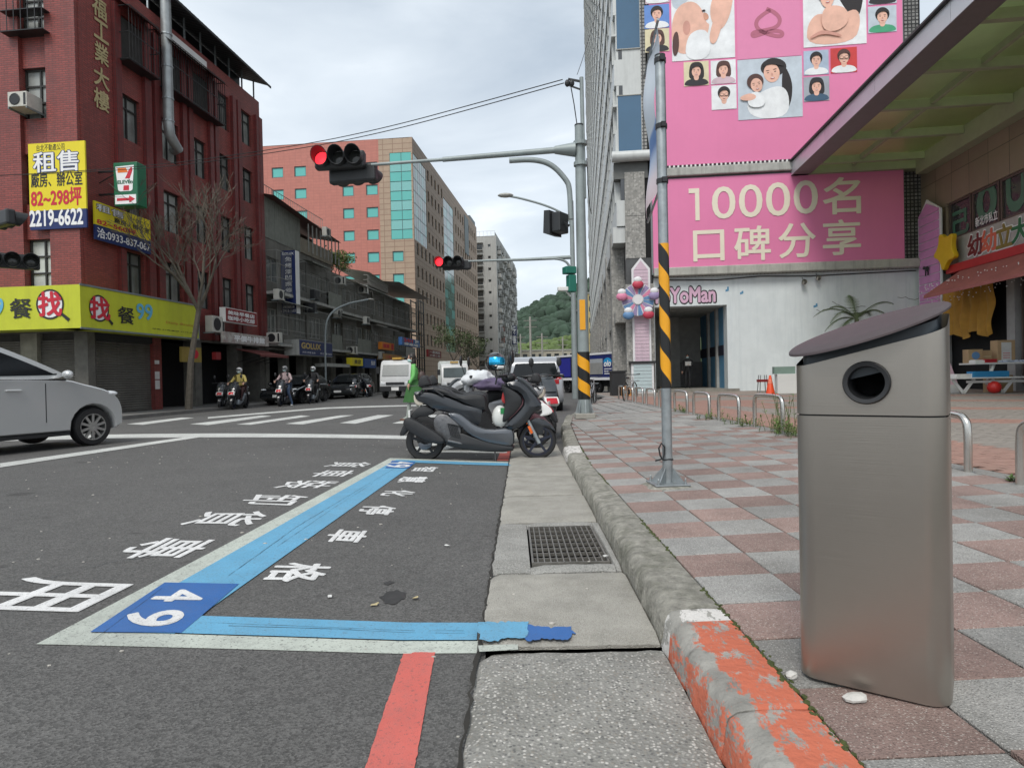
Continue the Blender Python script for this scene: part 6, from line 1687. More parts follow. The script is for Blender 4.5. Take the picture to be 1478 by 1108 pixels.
# ================================================================ PLAZA THINGS
def pl(px, py): p = G(px, py, .24); return (p.x, p.y, .24)
whm = mat('white_table_paint', (.66, .66, .64), .5, var=.08, dirt=.2)
p = G(1437, 566, .24)
tb = thing('picnic_table', 'white folding picnic table with attached bench in front of the yellow cloth', 'table', (p.x, p.y, .24), R(-6))
MB().box(-.95, 1.6, -.5, .45, .98, 1.04).build('table_top', whm, tb, bevel=.01); MB().box(-1.9, 1.6, -1.0, -.62, .50, .55).build('bench_seat', whm, tb, bevel=.01)
for x in (-1.5, -.25, 1.1):
    q = MB().bar((x-.35, -.8, .50), (x, -.8, .02), .09, .05, (0, 1, 0)).bar((x+.35, -.8, .50), (x, -.8, .02), .09, .05, (0, 1, 0)); q.build('leg', whm, tb)
for x in (-.6, 1.0):
    q = MB().bar((x+.35, -.35, .99), (x-.1, -.7, .3), .09, .05).bar((x+.35, -.2, .99), (x+.35, -.1, .05), .08, .05); q.build('leg', whm, tb)
MB().box(-1.4, 1.4, -.85, -.78, .36, .44).build('stretcher', whm, tb)
card = mat('cardboard', (.42, .29, .16), .8, var=.12)
def box_thing(label, loc, w, d, h, m, name='cardboard_box', cat='box', rz=0, extra=None, group=None):
    t = thing(name, label, cat, loc, rz, group)
    MB().box(-w/2, w/2, -d/2, d/2, 0, h).build('body', m, t, bevel=.008)
    if extra: extra(t, w, d, h)
    return t
def blue_mark(t, w, d, h): MB().lathe([(h*.28, -d/2-.006), (h*.28, -d/2-.001)], (0, 0, h*.55), 'y', 14).build('round_label', cols_[0], t)
def tapes(t, w, d, h): MB().box(-w/2+.02, w/2-.02, -d/2-.005, -d/2-.001, h*.45, h*.55).build('tape', mat('tape', (.5, .4, .25), .4, var=0), t)
def paperl(t, w, d, h): 
    MB().box(-w*.28, w*.28, -d/2-.006, -d/2-.001, h*.1, h*.9).build('paper', nb, t)
    q = MB(); [q.box(-w*.2, w*.2, -d/2-.01, -d/2-.0065, h*k, h*k+.02) for k in (.2, .3, .4)]; q.build('printed_lines', redp, t)
tx = lambda x, y, z: tb.matrix_basis @ Vector((x, y, z))
def onT(x, y, z): 
    c, s_ = math.cos(R(-6)), math.sin(R(-6)); return (p.x+x*c-y*s_, p.y+x*s_+y*c, .24+z)
box_thing('cardboard box with a round blue mark at the back of the white table', onT(-.62, .2, 1.04), .48, .35, .48, card, extra=blue_mark, rz=R(-6))
box_thing('smaller cardboard box right of the one with the blue mark', onT(-.2, .25, 1.04), .3, .3, .44, card, extra=tapes, rz=R(-6))
box_thing('tall cardboard box with a white printed paper on its front', onT(.4, .25, 1.04), .58, .4, .78, card, extra=paperl, rz=R(-6))
box_thing('open cardboard box on the ground under the white table', onT(.2, .2, .0), .7, .5, .6, card, extra=tapes, rz=R(4))
box_thing('flat red box on the white table before the cardboard boxes', onT(-.35, -.2, 1.04), .4, .3, .12, mat('red_box', (.4, .02, .03), .5, var=.1), name='red_box', extra=lambda t, w, d, h: MB().box(-w/2-.01, w/2+.01, -d/2-.01, d/2+.01, h-.03, h+.005).build('lid', mat('red_lid', (.45, .03, .04), .5, var=.1), t))
box_thing('white tray of papers left of the red box on the table', onT(-.72, -.2, 1.04), .34, .3, .09, white, name='paper_tray', cat='tray', extra=lambda t, w, d, h: MB().box(-w*.4, w*.4, -d*.4, d*.4, h, h+.02).build('papers', nb, t))
q = MB(); rr = random.Random(6)
for k in range(16): q.ball((rr.uniform(-.5, .5), rr.uniform(-.12, .12), .04), (.1, .07, .05), 7, 5)
o = q.build('folded_cloths', mat('pale_blue_cloth', (.45, .5, .6), .8, var=.3, scale=5), None, smooth=True); o.location = onT(.55, -.2, 1.03); tag(o, 'row of crumpled pale blue and white cloths on the table', 'cloths')
bt = mat('blue_tray', (.03, .22, .45), .45, var=.08)
t = thing('blue_tray', 'long blue plastic tray on the white bench', 'tray', onT(-.72, -.8, .55), R(-6))
MB().box(-.55, .55, -.16, .16, 0, .02).build('base', bt, t); q = MB().box(-.55, .55, -.18, -.16, 0, .2).box(-.55, .55, .16, .18, 0, .2).box(-.57, -.55, -.18, .18, 0, .2).box(.55, .57, -.18, .18, 0, .2); q.build('sides', bt, t)
o = MB().box(-.28, .28, -.16, .16, 0, .12).build('white_box', white, None, bevel=.01); o.location = onT(-1.55, -.8, .55); tag(o, 'low white box on the left end of the bench', 'box')
o = MB().ball((0, 0, .2), .21, 18, 12).build('ball', mat('red_rubber', (.62, .03, .025), .4, var=.08), None, smooth=True); o.location = onT(-.55, -.85, 0); tag(o, 'bright red ball on the ground under the bench', 'ball')
pn = thing('pink_board', 'pale pink board leaning behind the bin beside the white bench', 'board', onT(-2.0, -.1, 0), R(-6))
MB().prism([(-.45, .3), (.75, .25), (.15, 2.05), (-.45, 2.05)], 0, .08, bev=.02).build('panel', mat('pale_pink_panel', (.62, .42, .48), .6, var=.06), pn); MB().box(-.4, .7, -.1, .35, .0, .3).build('stand', whm, pn)
# cone, white boards
cn = thing('traffic_cone', 'orange traffic cone standing before the white wall', 'traffic cone', pl(1112, 570))
org = mat('cone_orange', (.70, .07, .015), .5, var=.08)
MB().box(-.22, .22, -.22, .22, 0, .04).build('base', org, cn); MB().lathe([(.17, .04), (.16, .08), (.04, .74), (.03, .75), (0, .75)], n=18).build('body', org, cn, smooth=True); MB().lathe([(.098, .44), (.068, .60)], n=18).build('band', mat('faded_band', (.75, .2, .12), .5, var=.1), cn, smooth=True)
sb = thing('white_board', 'white cabinet board with a green top standing right of the cone', 'board', pl(1132, 568), R(-6))
MB().box(-.25, .5, 0, .4, 0, .78).build('cabinet', whm, sb, bevel=.01); MB().box(-.35, .45, .05, .35, .79, 1.08).build('green_box', mat('grey_green_box', (.18, .26, .22), .6, var=.1), sb)
st2 = thing('white_bar_chair', 'thin grey stool with a dark red seat left of the cone', 'stool', pl(1101, 566))
q = MB(); [q.bar((x, y, 0), (x*.7, y*.7, .75), .03) for x in (-.18, .18) for y in (-.15, .15)]; q.build('legs', greypaint, st2); MB().box(-.2, .2, -.17, .17, .45, .56).build('seat', crm, st2)
lw = thing('low_wall', 'low concrete wall with a white handrail in front of the mural wall', 'wall', pl(1165, 562), R(-6))
MB().box(-.8, 1.6, 0, .4, 0, 1.75).build('wall', gran, lw); MB().tube(smooth_line([(-.5, -.1, .9), (-.5, -.1, 1.9), (-.1, -.1, 2.15), (1.4, -.1, 2.2)], 2), .03, 8).build('handrail', white, lw, smooth=True)
# palm
pp = G(1238, 563, .24)
pm_ = thing('palm', 'small palm with arching feathery fronds behind the bin', 'palm', (pp.x, pp.y, .24))
MB().tube([(0, 0, 0), (.05, 0, 1.0), (0, 0, 3.1)], [.14, .11, .09], 10).build('trunk', barkm, pm_, smooth=True)
MB().lathe([(.38, 0), (.5, .55), (.46, .55), (.4, .5), (0, .5)], n=16).build('pot', mat('glazed_pot', (.05, .16, .18), .3, var=.2), pm_, smooth=True)
palm_m = mat('palm_green', (.055, .085, .03), .5, var=.35, scale=3)
def frond(base, az_, rise, L_, droop, seed):
    q = MB(); rr = random.Random(seed); c, s_ = math.cos(az_), math.sin(az_); pts = []
    for k in range(15):
        t_ = k/14; pts.append(Vector(base)+Vector((c*L_*t_*(1-.12*t_), s_*L_*t_, rise*t_*2-droop*t_*t_*2)))
    q.tube(pts, [.02*(1-.8*k/14) for k in range(15)], 5)
    side = Vector((-s_, c, 0))
    for i in range(1, 14):
        for w in range(3):
            p0 = pts[i]+(pts[min(i+1, 14)]-pts[i])*w/3; d_ = (pts[min(i+1, 14)]-pts[i-1]).normalized()
            l_ = .42*math.sin(math.pi*(.12+.85*i/14))*rr.uniform(.8, 1.15)
            for sg in (1, -1):
                e_ = p0+(side*sg*.8+d_*.65).normalized()*l_+Vector((0, 0, -.22*l_-.02)); n_ = d_*.018
                q.add([p0-n_, p0+n_, e_], [(0, 1, 2)])
    return q.build('frond', palm_m, pm_)
for k, (az_, ri, L_, dr) in enumerate(((2.75, .95, 1.9, .85), (3.4, .75, 1.6, .85), (.15, 1.05, 2.1, .72), (.6, .7, 1.5, .6), (2.2, .9, 1.3, .6), (4.2, .6, 1.4, .7), (5.3, .7, 1.4, .7), (1.3, 1.0, 1.2, .4), (3.0, .35, 1.5, .6), (3.6, .15, 1.3, .45))): frond((0, 0, 3.1), az_, ri, L_, dr, k)
# ================================================================ LITTER BIN
bm_met = mat('brushed_bronze_steel', (0.40, 0.365, 0.325), 0.36, 0.9, var=.05, scale=3)
t = bm_met.node_tree; b = pbsdf(bm_met)
c = N('ShaderNodeTexCoord', t); mpz = N('ShaderNodeMapping', t); mpz.inputs['Scale'].default_value = (3, 3, 400); t.links.new(c.outputs['Object'], mpz.inputs[0])
nn = N('ShaderNodeTexNoise', t); nn.inputs['Scale'].default_value = 1.0; nn.inputs['Detail'].default_value = 3; t.links.new(mpz.outputs[0], nn.inputs['Vector'])
bp = N('ShaderNodeBump', t); bp.inputs['Strength'].default_value = .12; bp.inputs['Distance'].default_value = .002; t.links.new(nn.outputs['Fac'], bp.inputs['Height']); t.links.new(bp.outputs[0], b.inputs['Normal'])
mr = N('ShaderNodeMapRange', t); mr.inputs[3].default_value = .30; mr.inputs[4].default_value = .44; t.links.new(nn.outputs['Fac'], mr.inputs[0]); t.links.new(mr.outputs[0], b.inputs['Roughness'])
b.inputs['Anisotropic'].default_value = .5
pA = GW(1151, 979); pB = GW(1352, 1023)
PA = Vector((pA.x, pA.y, 0)); PB = Vector((pB.x, pB.y, 0))
ex = (PB-PA).normalized(); bw_ = (PB-PA).length+.035; bd_ = .30
rot = math.atan2(ex.y, ex.x)
zb0 = walkz(1.05)+.008
bin_ = thing('litter_bin', 'tall brushed bronze steel litter bin with a dark tilted lid and round black hole', 'litter bin', (PA.x, PA.y, zb0), rot)
def bin_sec(rad=.062, n=7):
    P_ = []
    for (cx, cy, a0_) in ((rad, rad, math.pi), (bw_-rad, rad, 1.5*math.pi), (bw_-rad, bd_-rad, 0), (rad, bd_-rad, .5*math.pi)):
        for k in range(n+1): a = a0_+math.pi/2*k/n; P_.append((cx+rad*math.cos(a), cy+rad*math.sin(a)))
    return P_
sec = bin_sec(); ns = len(sec)
gxw, gyw = .34, .05
cu_, su_ = math.cos(rot), math.sin(rot)
def topz(x, y, base):      # tilted cut plane in bin axes
    wx_, wy_ = x*cu_-y*su_, x*su_+y*cu_
    return base+gxw*wx_+gyw*wy_
zseam = .820
zl0 = DP(1142, 532, PA.y).z-zb0
def shell(name, zlo, zhi_f, m, inset=0.0, cap=False):
    P_ = sec if not inset else offset_poly(sec, -inset)
    if area(P_) < 0: P_ = P_[::-1]
    n = len(P_); vs = [(x, y, zlo) for x, y in P_]+[(x, y, zhi_f(x, y)) for x, y in P_]
    I_ = offset_poly(P_, -.004); vs += [(x, y, zhi_f(x, y)) for x, y in I_]+[(x, y, zhi_f(x, y)-.12) for x, y in I_]
    fs = []
    for L_ in range(3): fs += [(L_*n+k, L_*n+(k+1) % n, (L_+1)*n+(k+1) % n, (L_+1)*n+k) for k in range(n)]
    fs.append(tuple(range(n))[::-1])
    if cap: fs.append(tuple(3*n+k for k in range(n)))
    return MB().add(vs, fs).build(name, m, bin_, smooth=True)
shell('lower_body', 0, lambda x, y: zseam-.003, bm_met)
shell('seam', zseam-.01, lambda x, y: zseam+.008, black, .006)
# upper section: front wall has a real round hole, so the face is cut and the rest lofted
hx_, hz_, hr_ = bw_*.51, .918, .058
up = MB(); P_ = sec[::1]
n = len(P_)
top = lambda x, y: topz(x, y, zl0)
for k in range(n):
    a = P_[k]; b_ = P_[(k+1) % n]
    if abs(a[1]) < 1e-6 and abs(b_[1]) < 1e-6 and abs(a[0]-b_[0]) > .1: continue
    up.add([(a[0], a[1], zseam+.002), (b_[0], b_[1], zseam+.002), (b_[0], b_[1], top(*b_)), (a[0], a[1], top(*a))], [(0, 1, 2, 3)])
xa, xb = .062, bw_-.062; N_ = 32; circ = [(hx_+hr_*math.cos(2*math.pi*k/N_), hz_+hr_*math.sin(2*math.pi*k/N_)) for k in range(N_)]
def edge_pt(ang):
    dx, dz = math.cos(ang), math.sin(ang); best = 9
    for (px, pz, nx_, nz_) in ((xa, 0, -1, 0), (xb, 0, 1, 0)):
        if dx*nx_ > 1e-6: best = min(best, (px-hx_)/dx)
    if dz < -1e-6: best = min(best, (zseam+.002-hz_)/dz)
    # slanted top: z = top(x, 0)
    s_ = (top(1, 0)-top(0, 0)); den = dz-s_*dx
    if den > 1e-6: best = min(best, (top(hx_, 0)-hz_)/den)
    return (hx_+dx*best, hz_+dz*best)
angs = sorted([2*math.pi*k/N_ for k in range(N_)] + [math.atan2(z-hz_, x-hx_) % (2*math.pi) for x, z in ((xa, zseam+.002), (xb, zseam+.002), (xa, top(xa, 0)), (xb, top(xb, 0)))])
for i in range(len(angs)):
    a, b_ = angs[i], angs[(i+1) % len(angs)]
    p1, p2 = edge_pt(a), edge_pt(b_)
    c1 = (hx_+hr_*math.cos(a), hz_+hr_*math.sin(a)); c2 = (hx_+hr_*math.cos(b_), hz_+hr_*math.sin(b_))
    up.add([(c1[0], 0, c1[1]), (p1[0], 0, p1[1]), (p2[0], 0, p2[1]), (c2[0], 0, c2[1])], [(0, 1, 2, 3)])
me = up.mesh('upper_body', False)
bmx = bmesh.new(); bmx.from_mesh(me); bmesh.ops.remove_doubles(bmx, verts=bmx.verts, dist=.0004); bmesh.ops.recalc_face_normals(bmx, faces=bmx.faces)
for f in bmx.faces: f.smooth = True
for e_ in bmx.edges:
    if len(e_.link_faces) == 2 and e_.calc_face_angle(0) > R(38): e_.smooth = False
bmx.to_mesh(me); bmx.free(); me.materials.append(bm_met); link('upper_body', me, bin_)
MB().lathe([(hr_-.002, .01), (hr_+.006, -.006), (hr_+.002, -.016), (hr_-.009, -.014), (hr_-.012, .02), (hr_-.016, .12)], (hx_, 0, hz_), 'y', 36, cap=False).build('hole_ring', dark, bin_, smooth=True)
shell('inner_liner', .05, lambda x, y: zseam-.05, black, .02, True)
MB().lathe([(.001, .118), (hr_+.02, .118)], (hx_, 0, hz_), 'y', 24).build('hole_back', void, bin_)
# dark inner collar under the lid, sloping like the cut
I_ = offset_poly(sec, -.020)
vs = [(x, y, top(x, y)-.08) for x, y in I_]+[(x, y, top(x, y)+.028) for x, y in I_]; n = len(I_)
MB().add(vs, [(k, (k+1) % n, n+(k+1) % n, n+k) for k in range(n)]+[tuple(n+k for k in range(n))]).build('collar', mat('dark_slate_plastic', (.035, .045, .055), .35, var=.05), bin_, smooth=True)
# round lid plate
lidm = mat('plum_grey_lid', (0.080, 0.064, 0.068), 0.55, 0.0, spec=.3, var=.08, scale=30, bump=.1, bscale=250)
lc = (bw_/2-.012, bd_/2-.03); nl = 48; LR = .222
def lid_pt(a, r, dz):
    x, y = lc[0]+r*math.cos(a), lc[1]+r*math.sin(a)*.86
    wx_, wy_ = (x-lc[0])*cu_-(y-lc[1])*su_, (x-lc[0])*su_+(y-lc[1])*cu_
    return (x, y, top(*lc)+.040+dz+(gxw+.02)*wx_+(gyw-.005)*wy_ + .018*(1-(r/LR)**2))
vs = [lid_pt(0, 0, .006)]; fs = []
for rr__ in (.08, .16, LR-.004): vs += [lid_pt(2*math.pi*k/nl, rr__, .006) for k in range(nl)]
vs += [lid_pt(2*math.pi*k/nl, LR, .003) for k in range(nl)]+[lid_pt(2*math.pi*k/nl, LR, -.003) for k in range(nl)]+[lid_pt(2*math.pi*k/nl, LR-.01, -.005) for k in range(nl)]+[lid_pt(2*math.pi*k/nl, .05, -.005) for k in range(nl)]
fs += [(0, 1+k, 1+(k+1) % nl) for k in range(nl)]
for L_ in range(6): fs += [(1+L_*nl+k, 1+(L_+1)*nl+k, 1+(L_+1)*nl+(k+1) % nl, 1+L_*nl+(k+1) % nl) for k in range(nl)]
fs.append(tuple(1+6*nl+k for k in range(nl)))
MB().add(vs, fs).build('lid', lidm, bin_, smooth=True)
# stones wedged under
def stone(label, p, r_, seed):
    q = MB(); q.ball((0, 0, 0), (1, 1, 1), 9, 6)
    q.v = [tuple(Vector(v)*(1+.35*noise.noise(Vector(v)*1.1+Vector((seed, 0, 0))))) for v in q.v]; q.v = [(v[0]*r_[0], v[1]*r_[1], v[2]*r_[2]) for v in q.v]
    o = q.build('stone', mat('pale_stone', (.50, .49, .46), .9, var=.2, scale=20, bump=.5), None); o.location = p; tag(o, label, 'stone')
g1 = GW(1237, 1014); g2 = GW(1150, 980)
stone('flat pale stone wedged under the front edge of the bin', (g1.x, g1.y+.01, walkz(g1.x)+.011), (.034, .022, .013), 1.3)
stone('small pale stone under the left corner of the bin', (g2.x-.012, g2.y+.01, walkz(g2.x)+.010), (.018, .016, .013), 4.2)
# ================================================================ STRIPED BANNER POLE
def stripes(mb_y, mb_k, r_, z0_, z1_, pitch, n=24, steps=60, turns=None):
    """helical bands as two thin sleeves"""
    dz = (z1_-z0_)/steps
    for j in range(steps):
        for k in range(n):
            a0_, a1_ = 2*math.pi*k/n, 2*math.pi*(k+1)/n
            za, zb__ = z0_+j*dz, z0_+(j+1)*dz
            ph = ((za+zb__)/2 - pitch*.5*(math.sin((a0_+a1_)/2+R(0)))*.0 )/pitch
            m_ = mb_y if ((za/pitch + k/n) % 1.0) < .5 else mb_k
            m_.add([(r_*math.cos(a0_), r_*math.sin(a0_), za), (r_*math.cos(a1_), r_*math.sin(a1_), za), (r_*math.cos(a1_), r_*math.sin(a1_), zb__), (r_*math.cos(a0_), r_*math.sin(a0_), zb__)], [(0, 1, 2, 3)])
tapey = mat('yellow_tape', (.80, .36, .01), .35, var=.08, dirt=.12); tapek = mat('black_tape', (.012, .012, .012), .35, var=.1)
def helix_sleeve(parent, r_, z0_, z1_, pitch, n=20, spi=10, hand=1):
    for col, ofs in ((tapey, 0), (tapek, .5)):
        q = MB(); turns = (z1_-z0_)/pitch; N_ = int((turns+2)*n)
        for i in range(-n, N_):
            a0_, a1_ = 2*math.pi*i/n*hand, 2*math.pi*(i+1)/n*hand
            zb1_, zb2_ = z0_+pitch*(i/n+ofs), z0_+pitch*((i+1)/n+ofs)
            c4 = [(a0_, zb1_), (a1_, zb2_), (a1_, zb2_+pitch/2), (a0_, zb1_+pitch/2)]
            c4 = [(a, min(max(z, z0_), z1_)) for a, z in c4]
            if max(z for a, z in c4)-min(z for a, z in c4) < 1e-5: continue
            q.add([(r_*math.cos(a), r_*math.sin(a), z) for a, z in c4], [(0, 1, 2, 3)])
        q.build('yellow_stripe' if col is tapey else 'black_stripe', col, parent, smooth=True)
pb0 = GW(964, 701); zb = walkz(pb0.x)
pole = thing('banner_pole', 'thin grey steel pole with yellow and black stripes on a bolted base plate', 'pole', (pb0.x, pb0.y, zb), R(4))
zpx = lambda y: DP(958, y, pb0.y).z-zb
zt = zpx(82)
MB().tube([(0, 0, .03), (0, 0, zt)], .0425, 20).build('shaft', steel, pole, smooth=True)
helix_sleeve(pole, .0445, zpx(560), zpx(352), .36, hand=-1)
MB().tube([(0, 0, zt), (0, 0, zt+.012)], .045, 20).build('cap', dark, pole)
for y in (88, 183, 262): MB().tube([(0, 0, zpx(y)-.02), (0, 0, zpx(y)+.02)], .050, 16).box(-.02, .02, -.075, -.045, zpx(y)-.02, zpx(y)+.02).build('clamp', dark, pole, smooth=True)
MB().box(-.15, .15, -.15, .15, .018, .032).build('base_plate', steel, pole, bevel=.004)
gs = MB()
for a in range(4):
    c_, s_ = math.cos(a*math.pi/2+.785), math.sin(a*math.pi/2+.785)
    gs.add([(c_*.04, s_*.04, .033), (c_*.15, s_*.15, .033), (c_*.15, s_*.15, .045), (c_*.045, s_*.045, .16), (c_*.04-s_*.006, s_*.04+c_*.006, .033), (c_*.15-s_*.006, s_*.15+c_*.006, .033), (c_*.15-s_*.006, s_*.15+c_*.006, .045), (c_*.045-s_*.006, s_*.045+c_*.006, .16)],
           [(0, 1, 2, 3), (7, 6, 5, 4), (0, 4, 5, 1), (1, 5, 6, 2), (2, 6, 7, 3)])
gs.build('gusset', steel, pole)
for x in (-.115, .115):
    for y in (-.115, .115): MB().lathe([(.014, .032), (.014, .046), (.008, .047), (.008, .075), (.004, .08), (0, .08)], (x, y, 0), n=8).build('anchor_bolt', steel, pole)
q = MB(); vs = []
rr = random.Random(3)
for k in range(18):
    a = 2*math.pi*k/18; e_ = max(abs(math.cos(a)), abs(math.sin(a))); r_ = .17/e_+rr.uniform(0, .035); vs.append((r_*math.cos(a), r_*math.sin(a), -.004))
for k in range(18):
    a = 2*math.pi*k/18; e_ = max(abs(math.cos(a)), abs(math.sin(a))); r_ = .155/e_; vs.append((r_*math.cos(a), r_*math.sin(a), .017+rr.uniform(-.003, .0)))
q.add(vs, [(k, (k+1) % 18, 18+(k+1) % 18, 18+k) for k in range(18)]+[tuple(range(18, 36))]); q.build('mortar_pad', kstone, pole)
zt_ = zpx(680)
MB().tube([(.045*math.cos(a), .045*math.sin(a), .23+.004*math.sin(3*a)) for a in [2*math.pi*k/16 for k in range(16)]], .006, 6, closed=True).tube([(-.05, -.03, .23), (-.075, -.04, .27), (-.085, -.04, .33), (-.06, -.035, .37), (-.035, -.035, .34), (-.04, -.04, .28), (-.05, -.045, .24), (-.12, -.05, .225)], .007, 6).build('cable_tie', black, pole)
# banner
bn_m = mat('printed_banner', (.66, .70, .76), .55, var=.12, scale=1.2)
t = bn_m.node_tree; b = pbsdf(bn_m); src = b.inputs['Base Color'].links[0].from_socket
c = N('ShaderNodeTexCoord', t); sp = N('ShaderNodeSeparateXYZ', t); t.links.new(c.outputs['Object'], sp.inputs[0])
rp = N('ShaderNodeValToRGB', t); mr = N('ShaderNodeMapRange', t); mr.inputs[1].default_value = 2.4; mr.inputs[2].default_value = 4.3; t.links.new(sp.outputs[2], mr.inputs[0]); t.links.new(mr.outputs[0], rp.inputs[0])
els = rp.color_ramp.elements; els[0].position = 0; els[0].color = (.72, .50, .52, 1); els[1].position = 1; els[1].color = (.66, .70, .76, 1)
for p_, c_ in ((.25, (.70, .62, .66, 1)), (.36, (.45, .56, .75, 1)), (.41, (.10, .22, .50, 1)), (.46, (.12, .26, .55, 1)), (.48, (.62, .70, .78, 1))): x = els.new(p_); x.color = c_
t.links.new(rp.outputs[0], b.inputs['Base Color'])
c_p = lambda px, py, y: DP(px, py, y)-Vector((pb0.x, pb0.y, zb))
q = MB(); TR, TL_, BL, BR = c_p(946, 26, 5.72), c_p(930, 112, 6.9), c_p(935, 320, 6.9), c_p(952, 262, 5.72)
vs = []
for j in range(25):
    for i in range(9):
        u, v = i/8, j/24; p_ = (TR*(1-u)+TL_*u)*(1-v)+(BR*(1-u)+BL*u)*v
        p_ = p_+Vector((1, .1, 0))*(.03*math.sin(v*9+u*3)+.02*math.sin(u*7)); vs.append(p_)
q.add(vs, [(j*9+i, j*9+i+1, (j+1)*9+i+1, (j+1)*9+i) for j in range(24) for i in range(8)])
bo = thing('hanging_banner', 'pale blue and pink printed banner hanging from the striped pole', 'banner', (pb0.x, pb0.y, zb))
q.build('cloth', bn_m, bo, smooth=True); MB().tube([c_p(950, 28, 5.66), c_p(930, 112, 6.95)], .012, 6).tube([c_p(956, 262, 5.66), c_p(935, 321, 6.95)], .012, 6).build('rods', steel, bo)
# ================================================================ TRAFFIC MASTS
mastp = mat('mast_paint', (.27, .31, .31), .5, .15, var=.12, dirt=.25, dscale=2)
hous = mat('signal_housing', (.022, .024, .026), .45, var=.15)
redlamp = mat('red_signal_lamp', (.9, .02, .03), .4, var=0, emit=1.6)
offlamp = mat('unlit_lamp', (.03, .032, .03), .2, var=.2)
def signal_head(name_label, loc, rz, lit=None, n=3, sp_=.385, group=None, tilt=0, parent=None):
    t = thing('signal_head', name_label, 'traffic light', loc, rz, group)
    t.rotation_euler = (tilt, 0, rz)
    MB().box(-sp_*(n/2), sp_*(n/2), 0, .22, -.2, .2).build('housing', hous, t, bevel=.05)
    for k in range(n):
        x = (k-(n-1)/2)*sp_; vz = []
        q = MB(); NN = 18
        for (rad, yy) in ((.185, 0), (.19, -.24), (.178, -.24), (.172, 0)):
            for i in range(NN):
                a = 2*math.pi*i/NN; ye = yy if yy == 0 else yy-.10*math.sin(a)
                vz.append((x+rad*math.cos(a), ye, rad*math.sin(a)))
        q.add(vz, [(L_*NN+i, L_*NN+(i+1) % NN, (L_+1)*NN+(i+1) % NN, (L_+1)*NN+i) for L_ in range(3) for i in range(NN)]); q.build('visor', hous, t, smooth=True)
        MB().lathe([(0, -.035), (.08, -.03), (.165, -.004)], (x, 0, 0), 'y', 20).build('lens', redlamp if lit == k else offlamp, t, smooth=True)
    return t
def Pm(px, py): return GW(px, py)
M1 = G(844, 603, walkz(1.6)+.01)
mast = thing('traffic_mast', 'tall grey traffic light mast with striped foot standing at the kerb end', 'mast', (M1.x, M1.y, walkz(M1.x)))
zz_ = lambda y: DP(838, y, M1.y).z-walkz(M1.x)
zt = zz_(182)
MB().tube([(0, 0, .1), (0, 0, zt)], [.135, .095], 20).build('shaft', mastp, mast, smooth=True)
helix_sleeve(mast, .137, zz_(576), zz_(508), .52, hand=-1)
MB().box(-.22, .22, -.22, .22, 0, .12).build('concrete_foot', conc, mast, bevel=.02)
q = MB()
for k in range(8):
    a = 2*math.pi*k/8; c_, s_ = math.cos(a), math.sin(a); q.add([(c_*.13, s_*.13, .12), (c_*.21, s_*.21, .12), (c_*.13, s_*.13, .42), (c_*.13-s_*.012, s_*.13+c_*.012, .12), (c_*.21-s_*.012, s_*.21+c_*.012, .12), (c_*.13-s_*.012, s_*.13+c_*.012, .42)], [(0, 1, 2), (5, 4, 3), (0, 3, 4, 1), (1, 4, 5, 2)])
q.build('gusset', steel, mast)
MB().tube([(.09, 0, zt-1.6), (.075, 0, zz_(112))], .045, 12).build('extension_post', mastp, mast, smooth=True)
for y in (207, 237): MB().tube([(.02, 0, zz_(y)-.04), (.02, 0, zz_(y)+.04)], .155, 14).build('clamp', mastp, mast)
MB().tube([(0, 0, zt), (0, 0, zt+.03)], .1, 16).build('cap', dark, mast)
MB().bar((.075, 0, zz_(118)), (-.22, 0, zz_(114)), .04).bar((.075, 0, zz_(130)), (-.25, 0, zz_(122)), .03).build('wire_bracket', dark, mast)
for k in (-.24, -.14): MB().ball((k, 0, zz_(120)), (.06, .06, .08), 8, 6).build('insulator', dark, mast)
MB().tube([(-.16, 0, zz_(126)), (-.10, 0, zz_(150)), (-.04, 0, zt)], .012, 5).tube([(.15, -.05, zz_(230)), (.17, -.05, zz_(270)), (.20, -.05, zz_(300)), (.23, -.05, zz_(310))], .01, 5).build('cable', black, mast)
zarm = zz_(216)
E = DP(536, 238, M1.y+.45)-Vector((M1.x, M1.y, walkz(M1.x)))
MB().tube([(-.1, 0, zarm), (-.55, 0, zarm)], [.16, .085], 12).build('arm_socket', mastp, mast, smooth=True)
mid_ = Vector((0, 0, zarm))*(.35)+E*.65
MB().tube([(-.5, 0, zarm), tuple(mid_)], [.07, .055], 12).tube([tuple(mid_), (E.x, E.y, E.z)], [.038, .034], 10).build('arm', mastp, mast, smooth=True)
p1 = DP(735, 232, M1.y)-Vector((M1.x, M1.y, walkz(M1.x))); p2 = DP(825, 310, M1.y)-Vector((M1.x, M1.y, walkz(M1.x)))
MB().tube(smooth_line([(p1.x, 0, p1.z), (p1.x+.55, 0, p1.z+.02), (p1.x+.95, 0, p1.z-.10), (p2.x-.10, 0, p1.z-.45), (p2.x-.03, 0, p2.z+.6), (p2.x-.02, 0, p2.z-.1)], 3), .06, 10).build('curved_conduit', mastp, mast, smooth=True)
hl = DP(489, 229, M1.y+.35)
signal_head('big black horizontal traffic light with its red lamp lit, nearest on the long arm', (hl.x, hl.y, hl.z), R(-4), lit=0, tilt=R(-6))
h2 = DP(512, 254, M1.y+.75)
signal_head('dark traffic light facing away just under the nearest lit one', (h2.x+.02, h2.y, h2.z), R(168))
b_ = DP(807, 322, M1.y-.1)
t = thing('side_signal', 'dark hooded signal box turned sideways on the traffic mast', 'traffic light', tuple(b_), R(-35))
